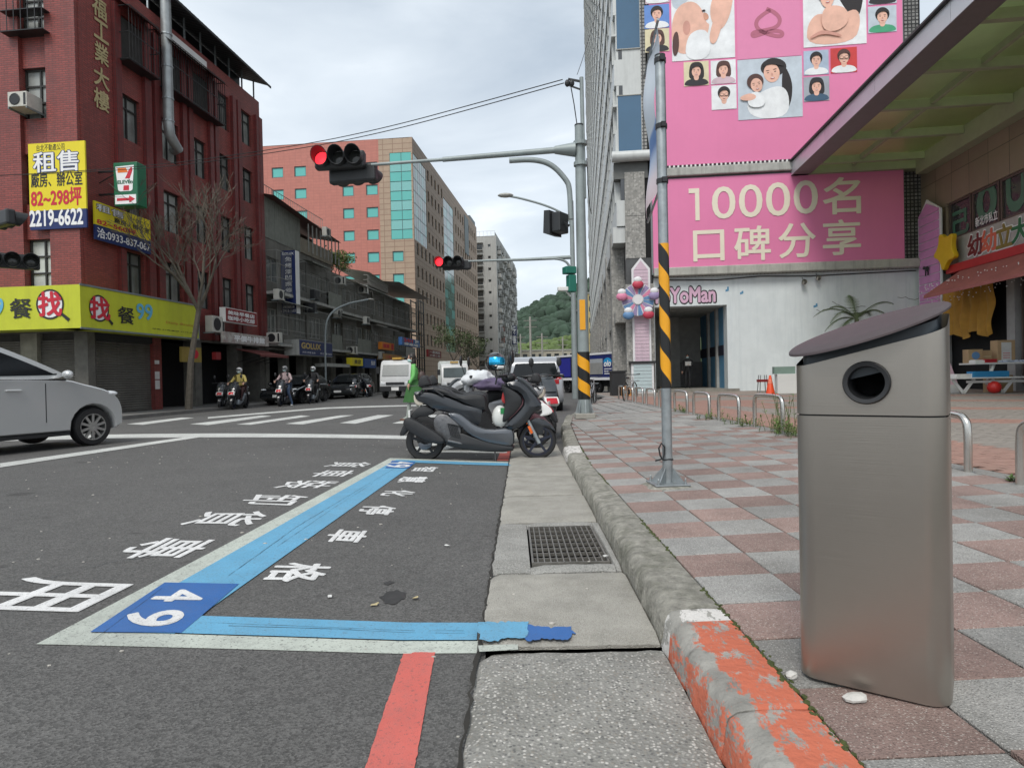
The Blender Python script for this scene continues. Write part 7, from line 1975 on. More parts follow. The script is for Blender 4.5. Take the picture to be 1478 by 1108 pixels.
MB().box(-.1, .13, -.18, .2, -.22, .22).build('housing', hous, t, bevel=.03); MB().prism([(-.1, -.26), (-.1, .26), (-.24, .27), (-.27, -.22)], -.24, .26).build('visor', hous, t); MB().bar((.1, 0, .0), (.26, -.02, -.1), .05).build('bracket', dark, t)
g_ = DP(824, 402, M1.y-.05)
t = thing('pedestrian_signal', 'green backed pedestrian signal on the shaft of the traffic mast', 'traffic light', tuple(g_), R(20))
gbk = mat('green_housing', (.01, .14, .10), .5, var=.1)
MB().box(-.08, .1, -.08, .1, -.3, .08).build('housing', gbk, t, bevel=.02); MB().box(-.16, .1, -.1, .12, .10, .26).build('hood', gbk, t, bevel=.02)
c_ = DP(814, 418, M1.y-.05)
t = thing('camera', 'small white surveillance camera on the traffic mast', 'camera', tuple(c_), R(10))
MB().box(-.14, .1, -.06, .06, -.03, .06).build('housing', white, t, bevel=.015); MB().bar((.05, 0, -.03), (.16, .05, -.14), .03).build('bracket', white, t)
yb = MB().box(-.062, .062, -.003, .003, -.33, .33).build('yellow_notice', tapey, mast); yb.location = (-.02, -.132, zz_(455)); yb.rotation_euler = (0, 0, 0)
# second mast further on
M2 = Vector((DP(829, 500, 26).x, 26, .2))
m2 = thing('traffic_mast', 'farther traffic light mast with a street lamp arm, hidden behind the striped one', 'mast', M2)
zz2 = lambda y: DP(829, y, 26).z-.2
MB().tube([(0, 0, 0), (0, 0, zz2(290))], [.13, .08], 14).build('shaft', mastp, m2, smooth=True)
E2 = DP(676, 377, 26.2)-M2; MB().tube([(0, 0, zz2(371)), (E2.x*.45, E2.y*.45, zz2(372.5)), tuple(E2)], [.08, .06, .035], 10).build('arm', mastp, m2, smooth=True)
p1 = DP(782, 373.5, 26)-M2; MB().tube(smooth_line([(p1.x, 0, p1.z), (p1.x+.7, 0, p1.z), (p1.x+1.1, 0, p1.z-.2), (p1.x+1.2, 0, p1.z-.8)], 3), .05, 8).build('curved_conduit', mastp, m2, smooth=True)
p1 = DP(734, 283, 26)-M2
MB().tube(smooth_line([(0, 0, zz2(330)), (-.15, 0, zz2(312)), (-.9, 0, zz2(297)), (p1.x+.5, 0, p1.z-.1), (p1.x, 0, p1.z)], 3), .045, 8).build('lamp_arm', mastp, m2, smooth=True)
MB().ball((p1.x-.12, 0, p1.z+.03), (.32, .16, .09), 12, 8).build('lamp_head', gsl, m2, smooth=True)
h_ = DP(648, 378, 26.2)
signal_head('smaller black horizontal traffic light with its red lamp lit, on the farther arm', tuple(h_), R(-4), lit=0)
h_ = DP(660, 383, 26.6)
signal_head('dark traffic light facing away behind the smaller lit one', tuple(h_), R(176))
# left mast outside the frame with two heads reaching into view
M3 = DP(-260, 560, 17); M3.z = 0.12
m3 = thing('traffic_mast', 'grey mast left of the view holding the two dark signals at the left edge', 'mast', M3)
MB().tube([(0, 0, 0), (0, 0, 7)], [.13, .09], 12).build('shaft', mastp, m3, smooth=True)
for (py, py2, lb) in ((319, 318, 'upper dark traffic light seen from the side at the left edge'), (377, 376, 'lower dark traffic light with three round hoods at the left edge')):
    e_ = DP(-40, py, 17.5); MB().tube([(0, 0, e_.z-.12), tuple(e_-M3)], .05, 8).build('arm', mastp, m3, smooth=True)
    l_ = DP(8 if py < 330 else 18, py2, 17.3)
    signal_head(lb, tuple(l_), R(150 if py < 330 else 38), sp_=.40)
# wires across the street
def wire(label, pts, r_, parent=None):
    o = MB().tube(smooth_line([tuple(p) for p in pts], 3), r_, 5).build('overhead_wire', black, None); tag(o, label, 'wire', 'overhead wires across the street')
wy = [14.0, 15.0, 16.4, 17.8, 20.0, 21.5]
wire('upper of the two overhead wires sweeping from the mast to the red building', [DP(x, y, d) for (x, y), d in zip(((812, 115), (700, 146), (560, 184), (430, 211), (200, 243), (-160, 262)), wy)], .011)
wire('lower of the two overhead wires sweeping from the mast to the red building', [DP(x, y, d) for (x, y), d in zip(((814, 120), (700, 152), (560, 190), (430, 216), (200, 247), (-160, 258)), wy)], .011)
wire('thin overhead wire rising from the mast top to the tall glass tower', [DP(833, 108, 14), DP(843, 80, 15.5), DP(860, 20, 18), DP(885, -60, 22)], .007)
# ================================================================ RAILS AND WEEDS
ub = thing('hoop_rail', 'bent stainless steel hoop rail at the pavement edge, nearest the tall weed', 'rail', (3.90, 9.3, .22), 0, 'steel hoop rails along the pavement')
q = MB(); L_ = 1.08
q.tube(smooth_line([(0, 0, 0), (0, 0, .42), (0, .03, .50), (0, .12, .54), (0, L_-.12, .54), (0, L_-.03, .50), (0, L_, .42), (0, L_, 0)], 2), .032, 12); q.build('hoop', stainless, ub, smooth=True)
for y in (0, L_): MB().tube([(0, y, .012), (0, y, .02)], .06, 12).build('foot_plate', steel, ub)
order = ['second', 'third', 'fourth', 'fifth', 'sixth', 'seventh', 'eighth', 'ninth', 'tenth']
for i, y in enumerate((3.72, 5.45, 7.2, 10.95, 12.6, 14.2, 15.8, 17.4, 19.0, 20.6, 22.2)):
    c = copy_tree(ub); c.location = (3.85 if y > 5 else 3.78, y, .22); c.scale = (1, 1, .93)
    c['label'] = ('bent steel hoop rail cut off by the right edge of the picture' if i == 0 else 'bent steel hoop rail just right of the bin' if i == 1 else 'bent steel hoop rail hidden behind the bin' if i == 2 else
                  'bent steel hoop rail, %s beyond the one by the tall weed' % (['first']+order)[i-3])
def weed(label, x, y, h_, n, seed, spread=.12):
    rr = random.Random(seed); t = thing('weed', label, 'weed', (x, y, .225)); st = MB(); lf = MB()
    for k in range(n):
        hx = h_*rr.uniform(.35, 1); d_ = Vector((rr.gauss(0, .18), rr.gauss(0, .25), 1)); p = Vector((rr.gauss(0, spread), rr.gauss(0, spread*2.2), 0)); pts = [p]
        for j in range(6): pts.append(pts[-1]+(d_+Vector((rr.gauss(0, .12), rr.gauss(0, .12), 0)))*hx/6)
        st.tube(pts, .0035, 4)
        for j in range(1, 7):
            for _ in range(3):
                a = Vector((rr.gauss(0, 1), rr.gauss(0, 1), rr.uniform(.0, .7))).normalized(); b = a.cross(Vector((0, 0, 1))).normalized(); l_ = rr.uniform(.03, .075)
                q_ = pts[j]; lf.add([q_, q_+a*l_*.5+b*l_*.17, q_+a*l_, q_+a*l_*.5-b*l_*.17], [(0, 1, 2, 3)])
    st.build('stems', mat('weed_stem', (.10, .14, .04), .7, var=.2), t); lf.build('leaves', mat('weed_leaf', (.12, .20, .045), .6, var=.4, scale=12), t)
weed('tall leafy green weed growing at the foot of the hoop rail', 3.87, 9.3, .62, 16, 5, .05); weed('bushy low weeds around the foot of the tall one', 3.86, 9.1, .26, 34, 9, .12)
weed('low weeds between the hoop rails beside the tall weed', 3.85, 10.7, .18, 20, 3); weed('small weed tuft beyond the next hoop rail', 3.85, 12.2, .16, 16, 2); weed('tiny weed tuft farther along the hoop rails', 3.87, 15.0, .15, 12, 1)
weed('small weed tuft beside the right hoop rail foot', 3.84, 4.9, .06, 10, 7, .03)
# ================================================================ VEHICLES
def mesh_panel(poly, hw, m, parent, name, bev=.03, y=0, it=1, inset=None, smooth=True):
    P_ = chaikin(poly, it) if it else poly
    return MB().prism(P_, y-hw, y+hw, 'xz', bev=bev, inset=inset).build(name, m, parent, smooth=smooth)
def wheel(parent, x, z, r_, w, y, rim_m, spokes=5, tyre=.27, name='wheel'):
    wobj = bpy.data.objects.new(name, None); COL.objects.link(wobj); wobj.parent = parent; wobj.location = (x, y, z)
    ri = r_*(1-tyre)
    MB().lathe([(ri, -w/2), (r_-.02, -w/2), (r_-.005, -w*.36), (r_, -w*.15), (r_, w*.15), (r_-.005, w*.36), (r_-.02, w/2), (ri, w/2), (ri, -w/2)], ax='y', n=32, cap=False).build('tyre', black, wobj, smooth=True)
    q = MB(); q.lathe([(ri, -w*.46), (ri-.018, -w*.46), (ri-.022, -w*.2), (ri-.022, w*.2), (ri-.018, w*.46), (ri, w*.46)], ax='y', n=32, cap=False)
    q.lathe([(0, -w*.42), (r_*.16, -w*.40), (r_*.16, w*.3), (0, w*.3)], ax='y', n=14)
    for k in range(spokes):
        a = 2*math.pi*k/spokes+.3; c_, s_ = math.cos(a), math.sin(a)
        q.bar((c_*r_*.12, -w*.34, s_*r_*.12), (c_*(ri-.01), -w*.38, s_*(ri-.01)), r_*.13, w*.16, (0, 1, 0))
    q.build('rim', rim_m, wobj, smooth=True)
    return wobj
darkgrey = mat('matt_slate_body', (0.030, 0.034, 0.040), .28, .3, var=.06, coat=.5)
midgrey = mat('silver_grey_panel', (0.13, 0.14, 0.155), .28, .5, var=.05)
seatm = mat('seat_vinyl', (0.018, 0.019, 0.021), .55, var=.15, scale=20, bump=.3, bscale=200)
engm = mat('engine_alloy', (.16, .16, .165), .4, .7, var=.4, scale=22)
def C7(pts): return [((x-760)/586.0, (1000-y)/586.0) for x, y in pts]
def scooter(label, loc, rz, body=darkgrey, accent=midgrey, seat=seatm, group=None, detail=True):
    """side outline drawn facing +x, tyres on z = 0"""
    t = thing('scooter', label, 'scooter', loc, rz, group)
    wheel(t, (285-760)/586, .265, .262, .12, 0, mat('black_rim', (.02, .02, .022), .35, .3, var=.1), 5)
    wf = wheel(t, (1182-760)/586, .258, .256, .11, 0, mat('blue_black_rim', (.03, .035, .055), .3, .4, var=.1), 5, tyre=.2)
    mesh_panel(C7([(205, 452), (240, 440), (330, 440), (430, 470), (520, 500), (640, 560), (735, 560), (765, 600), (750, 720), (690, 720), (610, 690), (560, 640), (470, 612), (360, 590), (300, 545), (225, 520)]), .135, body, t, 'tail_body', .06)
    mesh_panel(C7([(262, 418), (300, 403), (380, 405), (480, 428), (530, 470), (600, 478), (700, 462), (770, 478), (785, 520), (785, 600), (750, 605), (640, 560), (520, 500), (430, 472), (350, 448)]), .15, seat, t, 'seat', .05)
    mesh_panel(C7([(242, 385), (255, 340), (280, 315), (315, 318), (335, 360), (345, 400), (300, 405), (260, 415)]), .10, seat, t, 'backrest', .03)
    MB().tube([(C7([(p[0], p[1])])[0][0], .15, C7([(p[0], p[1])])[0][1]) for p in ((250, 470), (290, 425), (370, 425), (450, 480))], .014, 6).tube([(C7([p])[0][0], -.15, C7([p])[0][1]) for p in ((250, 470), (290, 425), (370, 425), (450, 480))], .014, 6).build('grab_rail', dark, t)
    # front shield and leg panel
    mesh_panel(C7([(925, 385), (965, 372), (1040, 362), (1100, 400), (1180, 490), (1225, 560), (1230, 600), (1160, 625), (1110, 700), (1060, 745), (985, 770), (915, 740), (940, 700), (1040, 610), (1085, 545), (1050, 470), (960, 440)]), .17, body, t, 'front_shield', .07)
    mesh_panel(C7([(900, 400), (955, 420), (1050, 480), (1075, 540), (1030, 610), (930, 700), (900, 690), (925, 600), (935, 520)]), .15, dark, t, 'leg_shield', .03)
    mesh_panel(C7([(455, 612), (560, 612), (620, 650), (690, 715), (800, 752), (980, 740), (1000, 790), (995, 890), (900, 880), (760, 850), (640, 790), (540, 690)]), .165, accent, t, 'floor_side_panel', .05)
    mesh_panel(C7([(560, 760), (700, 820), (900, 870), (1000, 885), (985, 935), (700, 925), (520, 890), (440, 860), (470, 820)]), .14, dark, t, 'belly_pan', .03)
    mesh_panel(C7([(700, 700), (760, 600), (790, 620), (830, 740), (1000, 770), (990, 850), (760, 820)]), .12, void, t, 'inner_frame', .02)
    # engine and exhaust
    mesh_panel(C7([(370, 640), (440, 610), (560, 680), (590, 760), (560, 850), (440, 850), (390, 800), (360, 720)]), .13, engm, t, 'engine', .03)
    q = MB()
    for k in range(6): a, b = C7([(480+k*14, 700+k*4)])[0]; q.bar((a, -.15, b), (a+.09, -.15, b-.02), .012).bar((a, -.15, b), (a+.04, -.15, b-.16), .012)
    q.build('cover_ribs', dark, t)
    q = MB(); q.prism(chaikin(C7([(140, 655), (185, 640), (300, 700), (430, 790), (465, 835), (430, 862), (330, 840), (200, 770), (130, 710)]), 2), -.235, -.10, 'xz', bev=.035); q.build('muffler', seat, t, smooth=True)
    a, b = C7([(300, 745)])[0]; MB().tube([(a+.3, -.15, b-.15), (a+.5, -.12, b-.2), (a+.62, -.05, b-.1)], .02, 8).build('exhaust_pipe', engm, t, smooth=True)
    mesh_panel(C7([(240, 560), (300, 555), (380, 600), (330, 640), (210, 650), (130, 790), (80, 795), (120, 700)]), .075, dark, t, 'rear_mudguard', .015)
    mesh_panel(C7([(207, 460), (235, 470), (300, 545), (245, 560), (210, 530)]), .10, mat('tail_lamp', (.55, .50, .42), .3, var=.2), t, 'tail_lamp', .02)
    mesh_panel(C7([(240, 840), (300, 865), (350, 840), (345, 880), (290, 910), (240, 885)]), .02, accent, t, 'swing_arm', .005, y=-.10)
    MB().bar((*[C7([(290, 835)])[0][0]], -.09, C7([(290, 835)])[0][1]), (C7([(640, 850)])[0][0], -.1, C7([(640, 850)])[0][1]), .05).build('swing_arm', dark, t)
    # fork, mudguard, nose
    for y in (-.085, .085):
        a = C7([(1100, 670)])[0]; b_ = C7([(1195, 870)])[0]; MB().tube([(a[0], y, a[1]), (b_[0], y, b_[1])], [.024, .030], 10).build('fork', steel if y < 0 else dark, t, smooth=True)
    mesh_panel(C7([(1120, 690), (1180, 670), (1280, 700), (1340, 800), (1290, 760), (1225, 735), (1235, 800), (1185, 810), (1150, 740)]), .075, body, t, 'front_mudguard', .015)
    mesh_panel(C7([(1105, 735), (1125, 730), (1148, 785), (1130, 795)]), .004, mat('orange_reflector', (.75, .14, .02), .3, var=0), t, 'reflector', .001, y=-.115, it=0)
    mesh_panel(C7([(1185, 560), (1250, 555), (1310, 615), (1290, 645), (1195, 662), (1230, 620)]), .13, white, t, 'nose_panel', .02)
    mesh_panel(C7([(1255, 562), (1285, 580), (1318, 625), (1300, 630), (1265, 590)]), .10, mat('red_lens', (.45, .01, .02), .2, var=0), t, 'nose_lens', .01)
    mesh_panel(C7([(1030, 360), (1060, 345), (1120, 380), (1210, 500), (1190, 510), (1100, 420)]), .12, mat('smoked_screen', (.03, .035, .04), .1, var=.1, spec=.9), t, 'windscreen', .01)
    # handlebar, mirrors, stand
    h_ = C7([(950, 350)])[0]
    MB().tube([(h_[0]-.10, -.34, h_[1]+.02), (h_[0]-.02, -.2, h_[1]+.03), (h_[0]+.03, 0, h_[1]), (h_[0]-.02, .2, h_[1]+.03), (h_[0]-.10, .34, h_[1]+.02)], .018, 8).ball((h_[0]+.02, 0, h_[1]), (.10, .14, .07), 12, 8).build('handlebar', dark, t, smooth=True)
    for y in (-.36, .36): MB().tube([(h_[0]-.12, y*.8, h_[1]+.02), (h_[0]-.12, y*1.12, h_[1]+.02)], .024, 10).build('grip', seat, t, smooth=True)
    for y in (-.25, .25):
        MB().tube([(h_[0]+.02, y*.8, h_[1]+.03), (h_[0]+.05, y, h_[1]+.16), (h_[0]+.07, y, h_[1]+.22)], .007, 6).build('mirror_stem', dark, t); mm_ = MB().ball((h_[0]+.075, y*1.05, h_[1]+.28), (.025, .05, .085), 10, 8).build('mirror', dark, t, smooth=True)
    MB().tube([(C7([(845, 930)])[0][0], -.12, .12), (C7([(850, 965)])[0][0], -.22, .0)], .012, 6).build('side_stand', dark, t)
    q = MB().box((180-760)/586-.02, (180-760)/586+.0, -.13, .13, .60, .70); q.build('number_plate', white, t)
    return t
gs_ = GR(700, 663)
sc = scooter('matt dark grey scooter parked across the bay end with a helmet on its handlebar', (gs_.x, gs_.y+.0, roadz(gs_.x, gs_.y)-.004), R(-1.5))
# things on it
def on_sc(px7, py7, y): 
    a, b = C7([(px7, py7)])[0]; return sc.matrix_basis @ Vector((a, y, b))
bpy.context.view_layer.update()
sc_m = Matrix.Translation(sc.location) @ Matrix.Rotation(R(-1.5), 4, 'Z')
def on_sc(px7, py7, y):
    a, b = C7([(px7, py7)])[0]; return tuple(sc_m @ Vector((a, y, b)))
hel = thing('helmet', 'glossy black full face helmet with a blue mirrored visor on the handlebar', 'helmet', on_sc(858, 225, -.05), R(-60))
hm = mat('helmet_black', (.012, .012, .015), .12, var=.4, scale=9, coat=.8)
q = MB(); q.ball((0, 0, 0), (.15, .125, .135), 24, 16); q.v = [(v[0]+(.025 if v[2] < -.03 and v[0] > 0 else 0), v[1], max(v[2], -.115)) for v in q.v]; q.build('shell', hm, hel, smooth=True)
q = MB(); vs = []
for j in range(9):
    for i in range(17):
        a = R(-68+136*i/16); e_ = R(-14+42*j/8); vs.append((.157*math.cos(a)*math.cos(e_), .132*math.sin(a)*math.cos(e_), .142*math.sin(e_)))
q.add(vs, [(j*17+i, j*17+i+1, (j+1)*17+i+1, (j+1)*17+i) for j in range(8) for i in range(16)]); q.build('visor', mat('blue_mirror', (.03, .42, .75), .12, .7, var=.5, scale=9), hel, smooth=True)
MB().prism(chaikin([(.10, -.10), (.17, -.09), (.175, -.055), (.14, -.045)], 2), -.045, .045, bev=.01).build('chin_vent', white, hel, smooth=True)
MB().tube([(0, 0, -.1), (.01, .02, -.2), (0, 0, -.30)], .012, 6).build('strap', dark, hel)
bg_ = thing('half_helmet', 'white half helmet with a green sticker standing on the scooter floorboard', 'helmet', on_sc(890, 690, -.03), R(-70))
q = MB(); q.ball((0, 0, .05), (.11, .115, .16), 20, 14); q.v = [(v[0], v[1], max(v[2], -.07)) for v in q.v]; q.build('shell', mat('ivory_gloss', (.62, .63, .60), .25, var=.05), bg_, smooth=True)
MB().box(.10, .112, -.03, .03, .10, .18).build('sticker', mat('green_sticker', (.03, .25, .08), .5, var=0), bg_); MB().tube([(-.02, -.09, -.05), (.05, 0, -.1), (-.02, .09, -.05)], .012, 6).build('strap', dark, bg_)
q = MB(); q.prism(chaikin([(-.06, -.08), (.07, -.1), (.05, .12), (-.02, .1)], 2), -.03, .03, bev=.01)
o = q.build('red_bag', mat('red_cloth', (.45, .04, .04), .7, var=.3, scale=15), None, smooth=True); o.location = on_sc(930, 500, -.02); tag(o, 'small crumpled red bag hanging below the scooter handlebar', 'bag')
# scooters behind it
s2 = scooter('grey and maroon scooter parked just behind the dark one', (gs_.x-.02, gs_.y+1.1, roadz(gs_.x, gs_.y+1.1)), R(6), body=mat('maroon_body', (.10, .035, .045), .35, .2, var=.08, coat=.3), accent=mat('pearl_panel', (.42, .43, .43), .3, .1, var=.05), group='scooters parked behind the first')
s3 = scooter('pale silver scooter wrapped in white and purple covers, third in the row', (gs_.x+.0, gs_.y+1.95, roadz(gs_.x, gs_.y+1.9)), R(170), body=mat('silver_body', (.40, .41, .42), .35, .3, var=.05), accent=mat('pearl_panel', (.42, .43, .43), .3, .1, var=.05), group='scooters parked behind the first')
s4 = scooter('black scooter at the far end of the parked row beside the silver car', (.55, 12.3, roadz(.5, 12)), R(-80), group='scooters parked behind the first')
def cloth_blob(name, label, cat, c_, r_, m, seed, rz=0):
    q = MB(); q.ball((0, 0, 0), (1, 1, 1), 26, 18)
    q.v = [tuple(Vector(v)*(1+.28*noise.noise(Vector(v)*1.6+Vector((seed, 0, 0)))+.10*noise.noise(Vector(v)*5+Vector((seed, 3, 0))))) for v in q.v]; q.v = [(v[0]*r_[0], v[1]*r_[1], max(v[2], -.75)*r_[2]) for v in q.v]
    o = q.build(name, m, None, smooth=True); o.location = c_; o.rotation_euler = (0, 0, rz); tag(o, label, cat); return o
wp = mat('white_plastic_bag', (.66, .68, .70), .3, var=.12, scale=14, bump=.5, bscale=18); pup = mat('purple_cloth', (.10, .075, .14), .7, var=.25, scale=10, bump=.4, bscale=12)
A_ = DP(690, 546, 10.6); cloth_blob('white_cover', 'shiny white plastic cover draped over a scooter seat behind the dark scooter', 'cover', tuple(A_), (.26, .22, .15), wp, 2.0, .4)
A_ = DP(711, 555, 10.5); cloth_blob('purple_cover', 'purple cloth bundle beside the shiny white cover', 'cover', tuple(A_), (.28, .22, .12), pup, 5.0)
A_ = DP(676, 559, 10.7); cloth_blob('white_bag', 'small white bag hanging at the left end of the white cover', 'bag', tuple(A_), (.09, .10, .12), wp, 9.0)
# ---------------------------------------------------------------- cars
carglass = mat('tinted_car_glass', (.012, .014, .016), .06, var=.3, scale=1.5, spec=.35)
def car(label, loc, rz, L_, Wd, Hh, body, name='car', group=None, prof=None, glass=carglass, rimm=None, wheels=(.16, .80), wr=.31, ghouse=None, arch=True, lights=True):
    """outline facing +x in units of length and height; wheels and windows placed on both sides"""
    t = thing(name, label, 'car', loc, rz, group)
    prof = prof or [(.0, .22), (.0, .48), (.02, .60), (.16, .66), (.62, .66), (.80, .58), (.96, .48), (1.0, .36), (1.0, .20), (.96, .16), (.04, .16)]
    gh = ghouse or [(.03, .62), (.10, .86), (.22, .97), (.42, 1.0), (.56, .94), (.78, .60)]
    low = [(x*L_, z*Hh) for x, z in chaikin(prof, 2)]
    # carve the wheel arches into the underside
    def carve(P_):
        if area(P_) < 0: P_ = P_[::-1]
        top_ = [p for p in P_ if p[1] > .2*Hh]; zb = .15*Hh
        xs_ = sorted([w*L_ for w in wheels]); i0 = max(range(len(top_)), key=lambda i: 0)
        return top_, zb, xs_
    top_, zb, xs_ = carve(low)
    # order top outline from rear-bottom over the roof side to front-bottom
    mid = [p for p in low if p[1] > .18*Hh]
    lowp = low if area(low) < 0 else low[::-1]           # clockwise: rear -> top -> front
    k0 = next(i for i in range(len(lowp)) if lowp[i][1] > .17*Hh and lowp[i-1][1] <= .17*Hh and lowp[i][0] < L_/2)
    seq = lowp[k0:]+lowp[:k0]
    seq = [p for p in seq if p[1] > .17*Hh]
    under = [(min(L_*.99, max(L_*.965, xs_[-1]+wr*1.14+.02)), zb)]
    for wx in reversed(xs_):
        ra = wr*1.14
        under.append((wx+ra, zb))
        for k in range(11):
            a = math.pi*k/10; x_, z_ = wx+ra*math.cos(a), wr+ra*math.sin(a)
            under.append((x_, max(z_, zb)))
        under.append((wx-ra, zb))
    under.append((L_*.035, zb))
    P_ = seq+under
    MB().prism(P_, -Wd/2, Wd/2, 'xz', bev=.10, inset=.035).build('body', body, t, smooth=True)
    G_ = [(x*L_, z*Hh) for x, z in gh]; g2_ = chaikin(G_, 2) if True else G_
    # greenhouse, leaning inwards
    n = len(g2_); vs = []; zb_ = min(z for x, z in g2_); zt_ = max(z for x, z in g2_)
    for s_ in (-1, 1):
        for (x, z) in g2_: f = (z-zb_)/(zt_-zb_); vs.append((x, s_*(Wd/2-.05-.16*f), z))
    ccx = sum(x for x, z in g2_)/n; inn = [(ccx+(x-ccx)*.90, zb_+(z-zb_)*.90) for x, z in g2_]
    tri = [tuple(i) for i in tessellate_polygon([[Vector((x, z, 0)) for x, z in g2_]])]
    MB().add(vs, [(k, (k+1) % n, n+(k+1) % n, n+k) for k in range(n)]+tri+[tuple(i+n for i in f) for f in tri]).build('cabin', body, t, smooth=True)
    for s_ in (-1, 1):
        W1 = []; 
        for (x, z) in offset_poly(g2_, -.075): f = (z-zb_)/(zt_-zb_); W1.append((x, s_*(Wd/2-.05-.16*f+.006), z))
        tri = tessellate_polygon([[Vector((p[0], p[2], 0)) for p in W1]]); MB().add(W1, [tuple(i) for i in tri]).build('side_window', glass, t)
        f = lambda z: s_*(Wd/2-.05-.16*(z-zb_)/(zt_-zb_)+.012)
        xm = ccx+.02*L_; MB().add([(xm-.04, f(zb_), zb_), (xm+.04, f(zb_), zb_), (xm+.04, f(zt_*.97), zt_*.97), (xm-.04, f(zt_*.97), zt_*.97)], [(0, 1, 2, 3)]).build('door_pillar', dark, t)
        MB().ball((gh[-1][0]*L_-.28, s_*(Wd/2+.08), zb_+.10), (.07, .10, .07), 12, 8).build('door_mirror', body, t, smooth=True)
        for x in (ccx-.05*L_, ccx+.20*L_): MB().box(x-.11, x+.11, s_*(Wd/2+.001), s_*(Wd/2+.03), zb_-.15, zb_-.12).build('door_handle', body, t, bevel=.01)
        MB().box(gh[0][0]*L_+.25, gh[-1][0]*L_-.25, s_*(Wd/2-.045), s_*(Wd/2-.005), zb_+.005, zb_+.03).build('waist_trim', chrome, t)
        MB().box(xs_[0]+wr*1.25, xs_[-1]-wr*1.25, s_*(Wd/2-.06), s_*(Wd/2-.01), .12*Hh, .15*Hh).build('sill', dark, t)
        q = MB()
        for x in (ccx-.17*L_, ccx+.06*L_, ccx+.30*L_): q.box(x-.006, x+.006, s_*(Wd/2-.002), s_*(Wd/2+.003), .25*Hh, zb_-.04)
        q.build('door_gap', dark, t)
    # windscreen and rear glass
    for (a, b_) in ((gh[-1], gh[-2]), (gh[0], gh[1])):
        d_ = .012 if a is gh[-1] else -.012
        x0, z0_, x1, z1_ = a[0]*L_, a[1]*Hh, b_[0]*L_, b_[1]*Hh
        p0 = (x0+(x1-x0)*.12, z0_+(z1_-z0_)*.12); p1 = (x0+(x1-x0)*.86, z0_+(z1_-z0_)*.86)
        y0 = Wd/2-.14; y1 = Wd/2-.26
        MB().add([(p0[0]+d_, -y0, p0[1]+.014), (p0[0]+d_, y0, p0[1]+.014), (p1[0]+d_, y1, p1[1]+.014), (p1[0]+d_, -y1, p1[1]+.014)], [(0, 1, 2, 3)]).build('windscreen' if d_ > 0 else 'rear_window', glass, t)
    MB().box(.06*L_, .94*L_, -Wd/2+.12, Wd/2-.12, .12*Hh, .40*Hh).build('underbody', void, t)
    for wx in xs_:
        for s_ in (-1, 1):
            w_ = wheel(t, wx, wr, wr, .2, s_*(Wd/2-.115), rimm or engm, 10 if rimm else 6, tyre=.30)
            if s_ > 0: w_.rotation_euler = (0, 0, math.pi)
    if lights:
        for s_ in (-1, 1):
            MB().ball((L_*.952, s_*(Wd/2-.10), .495*Hh), (.17, .11, .05), 12, 8).build('headlight', mat('lamp_glass', (.62, .64, .66), .1, var=.2), t, smooth=True)
            MB().ball((L_*.025, s_*(Wd/2-.14), .56*Hh), (.05, .12, .09), 12, 8).build('tail_light', mat('tail_red', (.35, .01, .015), .2, var=.1), t, smooth=True)
        MB().box(L_*.998, L_*1.004, -.22, .22, .25*Hh, .33*Hh).build('number_plate', white, t); MB().box(L_-.03, L_+.002, -.5, .5, .36*Hh, .43*Hh).build('grille', dark, t)
        MB().box(-.02, .0, -.22, .22, .36*Hh, .44*Hh).build('number_plate', white, t)
    return t
slv = mat('silver_car_paint', (0.56, 0.57, 0.57), .24, .4, var=.03, scale=.5, coat=.7)
alloy = mat('alloy_rim', (.50, .50, .49), .28, .8, var=.08)
# big silver car at the left, seen side on: front wheel hub falls at picture point (135, 611)
Yc = 10.75
wxp = DP(135, 611, Yc)
Lc, Wc, Hc = 4.6, 1.75, 1.74
prius = [(.0, .22), (.0, .45), (.01, .62), (.10, .655), (.55, .655), (.80, .645), (.845, .605), (.90, .568), (.945, .53), (.978, .475), (.998, .38), (1.0, .25), (.995, .15), (.96, .135), (.04, .135)]
gh_ = [(.02, .63), (.05, .86), (.16, .97), (.32, 1.0), (.46, .995), (.565, .965), (.64, .885), (.73, .775), (.845, .62)]
car_rz = R(67)
c0, s0_ = math.cos(car_rz), math.sin(car_rz)
wlx = .885*Lc; wly = -(Wc/2-.02)
loc = (wxp.x-(wlx*c0-wly*s0_), wxp.y-(wlx*s0_+wly*c0), roadz(wxp.x, wxp.y))
scar = car('silver hatchback car driving in at the left edge, only its front half in view', loc, car_rz, Lc, Wc, Hc, slv, prof=prius, ghouse=gh_, rimm=alloy, wheels=(.295, .885), wr=.315)
for (lbl, s_off, offc, Lx, Hx, bm_) in (('black sedan parked behind the first two scooter riders', 29.0, -14.3, 4.4, 1.45, mat('black_car_paint', (.012, .014, .016), .2, .2, var=.05, coat=.8)),
                               ('dark grey hatchback parked beyond the black sedan', 36.3, -14.2, 4.2, 1.5, mat('charcoal_car_paint', (.03, .034, .038), .2, .3, var=.05, coat=.8))):
    p_ = nv*offc+dv*(s_off+Lx); r_ = math.atan2(-dv.y, -dv.x)
    car(lbl, (p_.x, p_.y, roadz(p_.x, p_.y)), r_, Lx, 1.75, Hx, bm_, group='cars parked before the old shops')
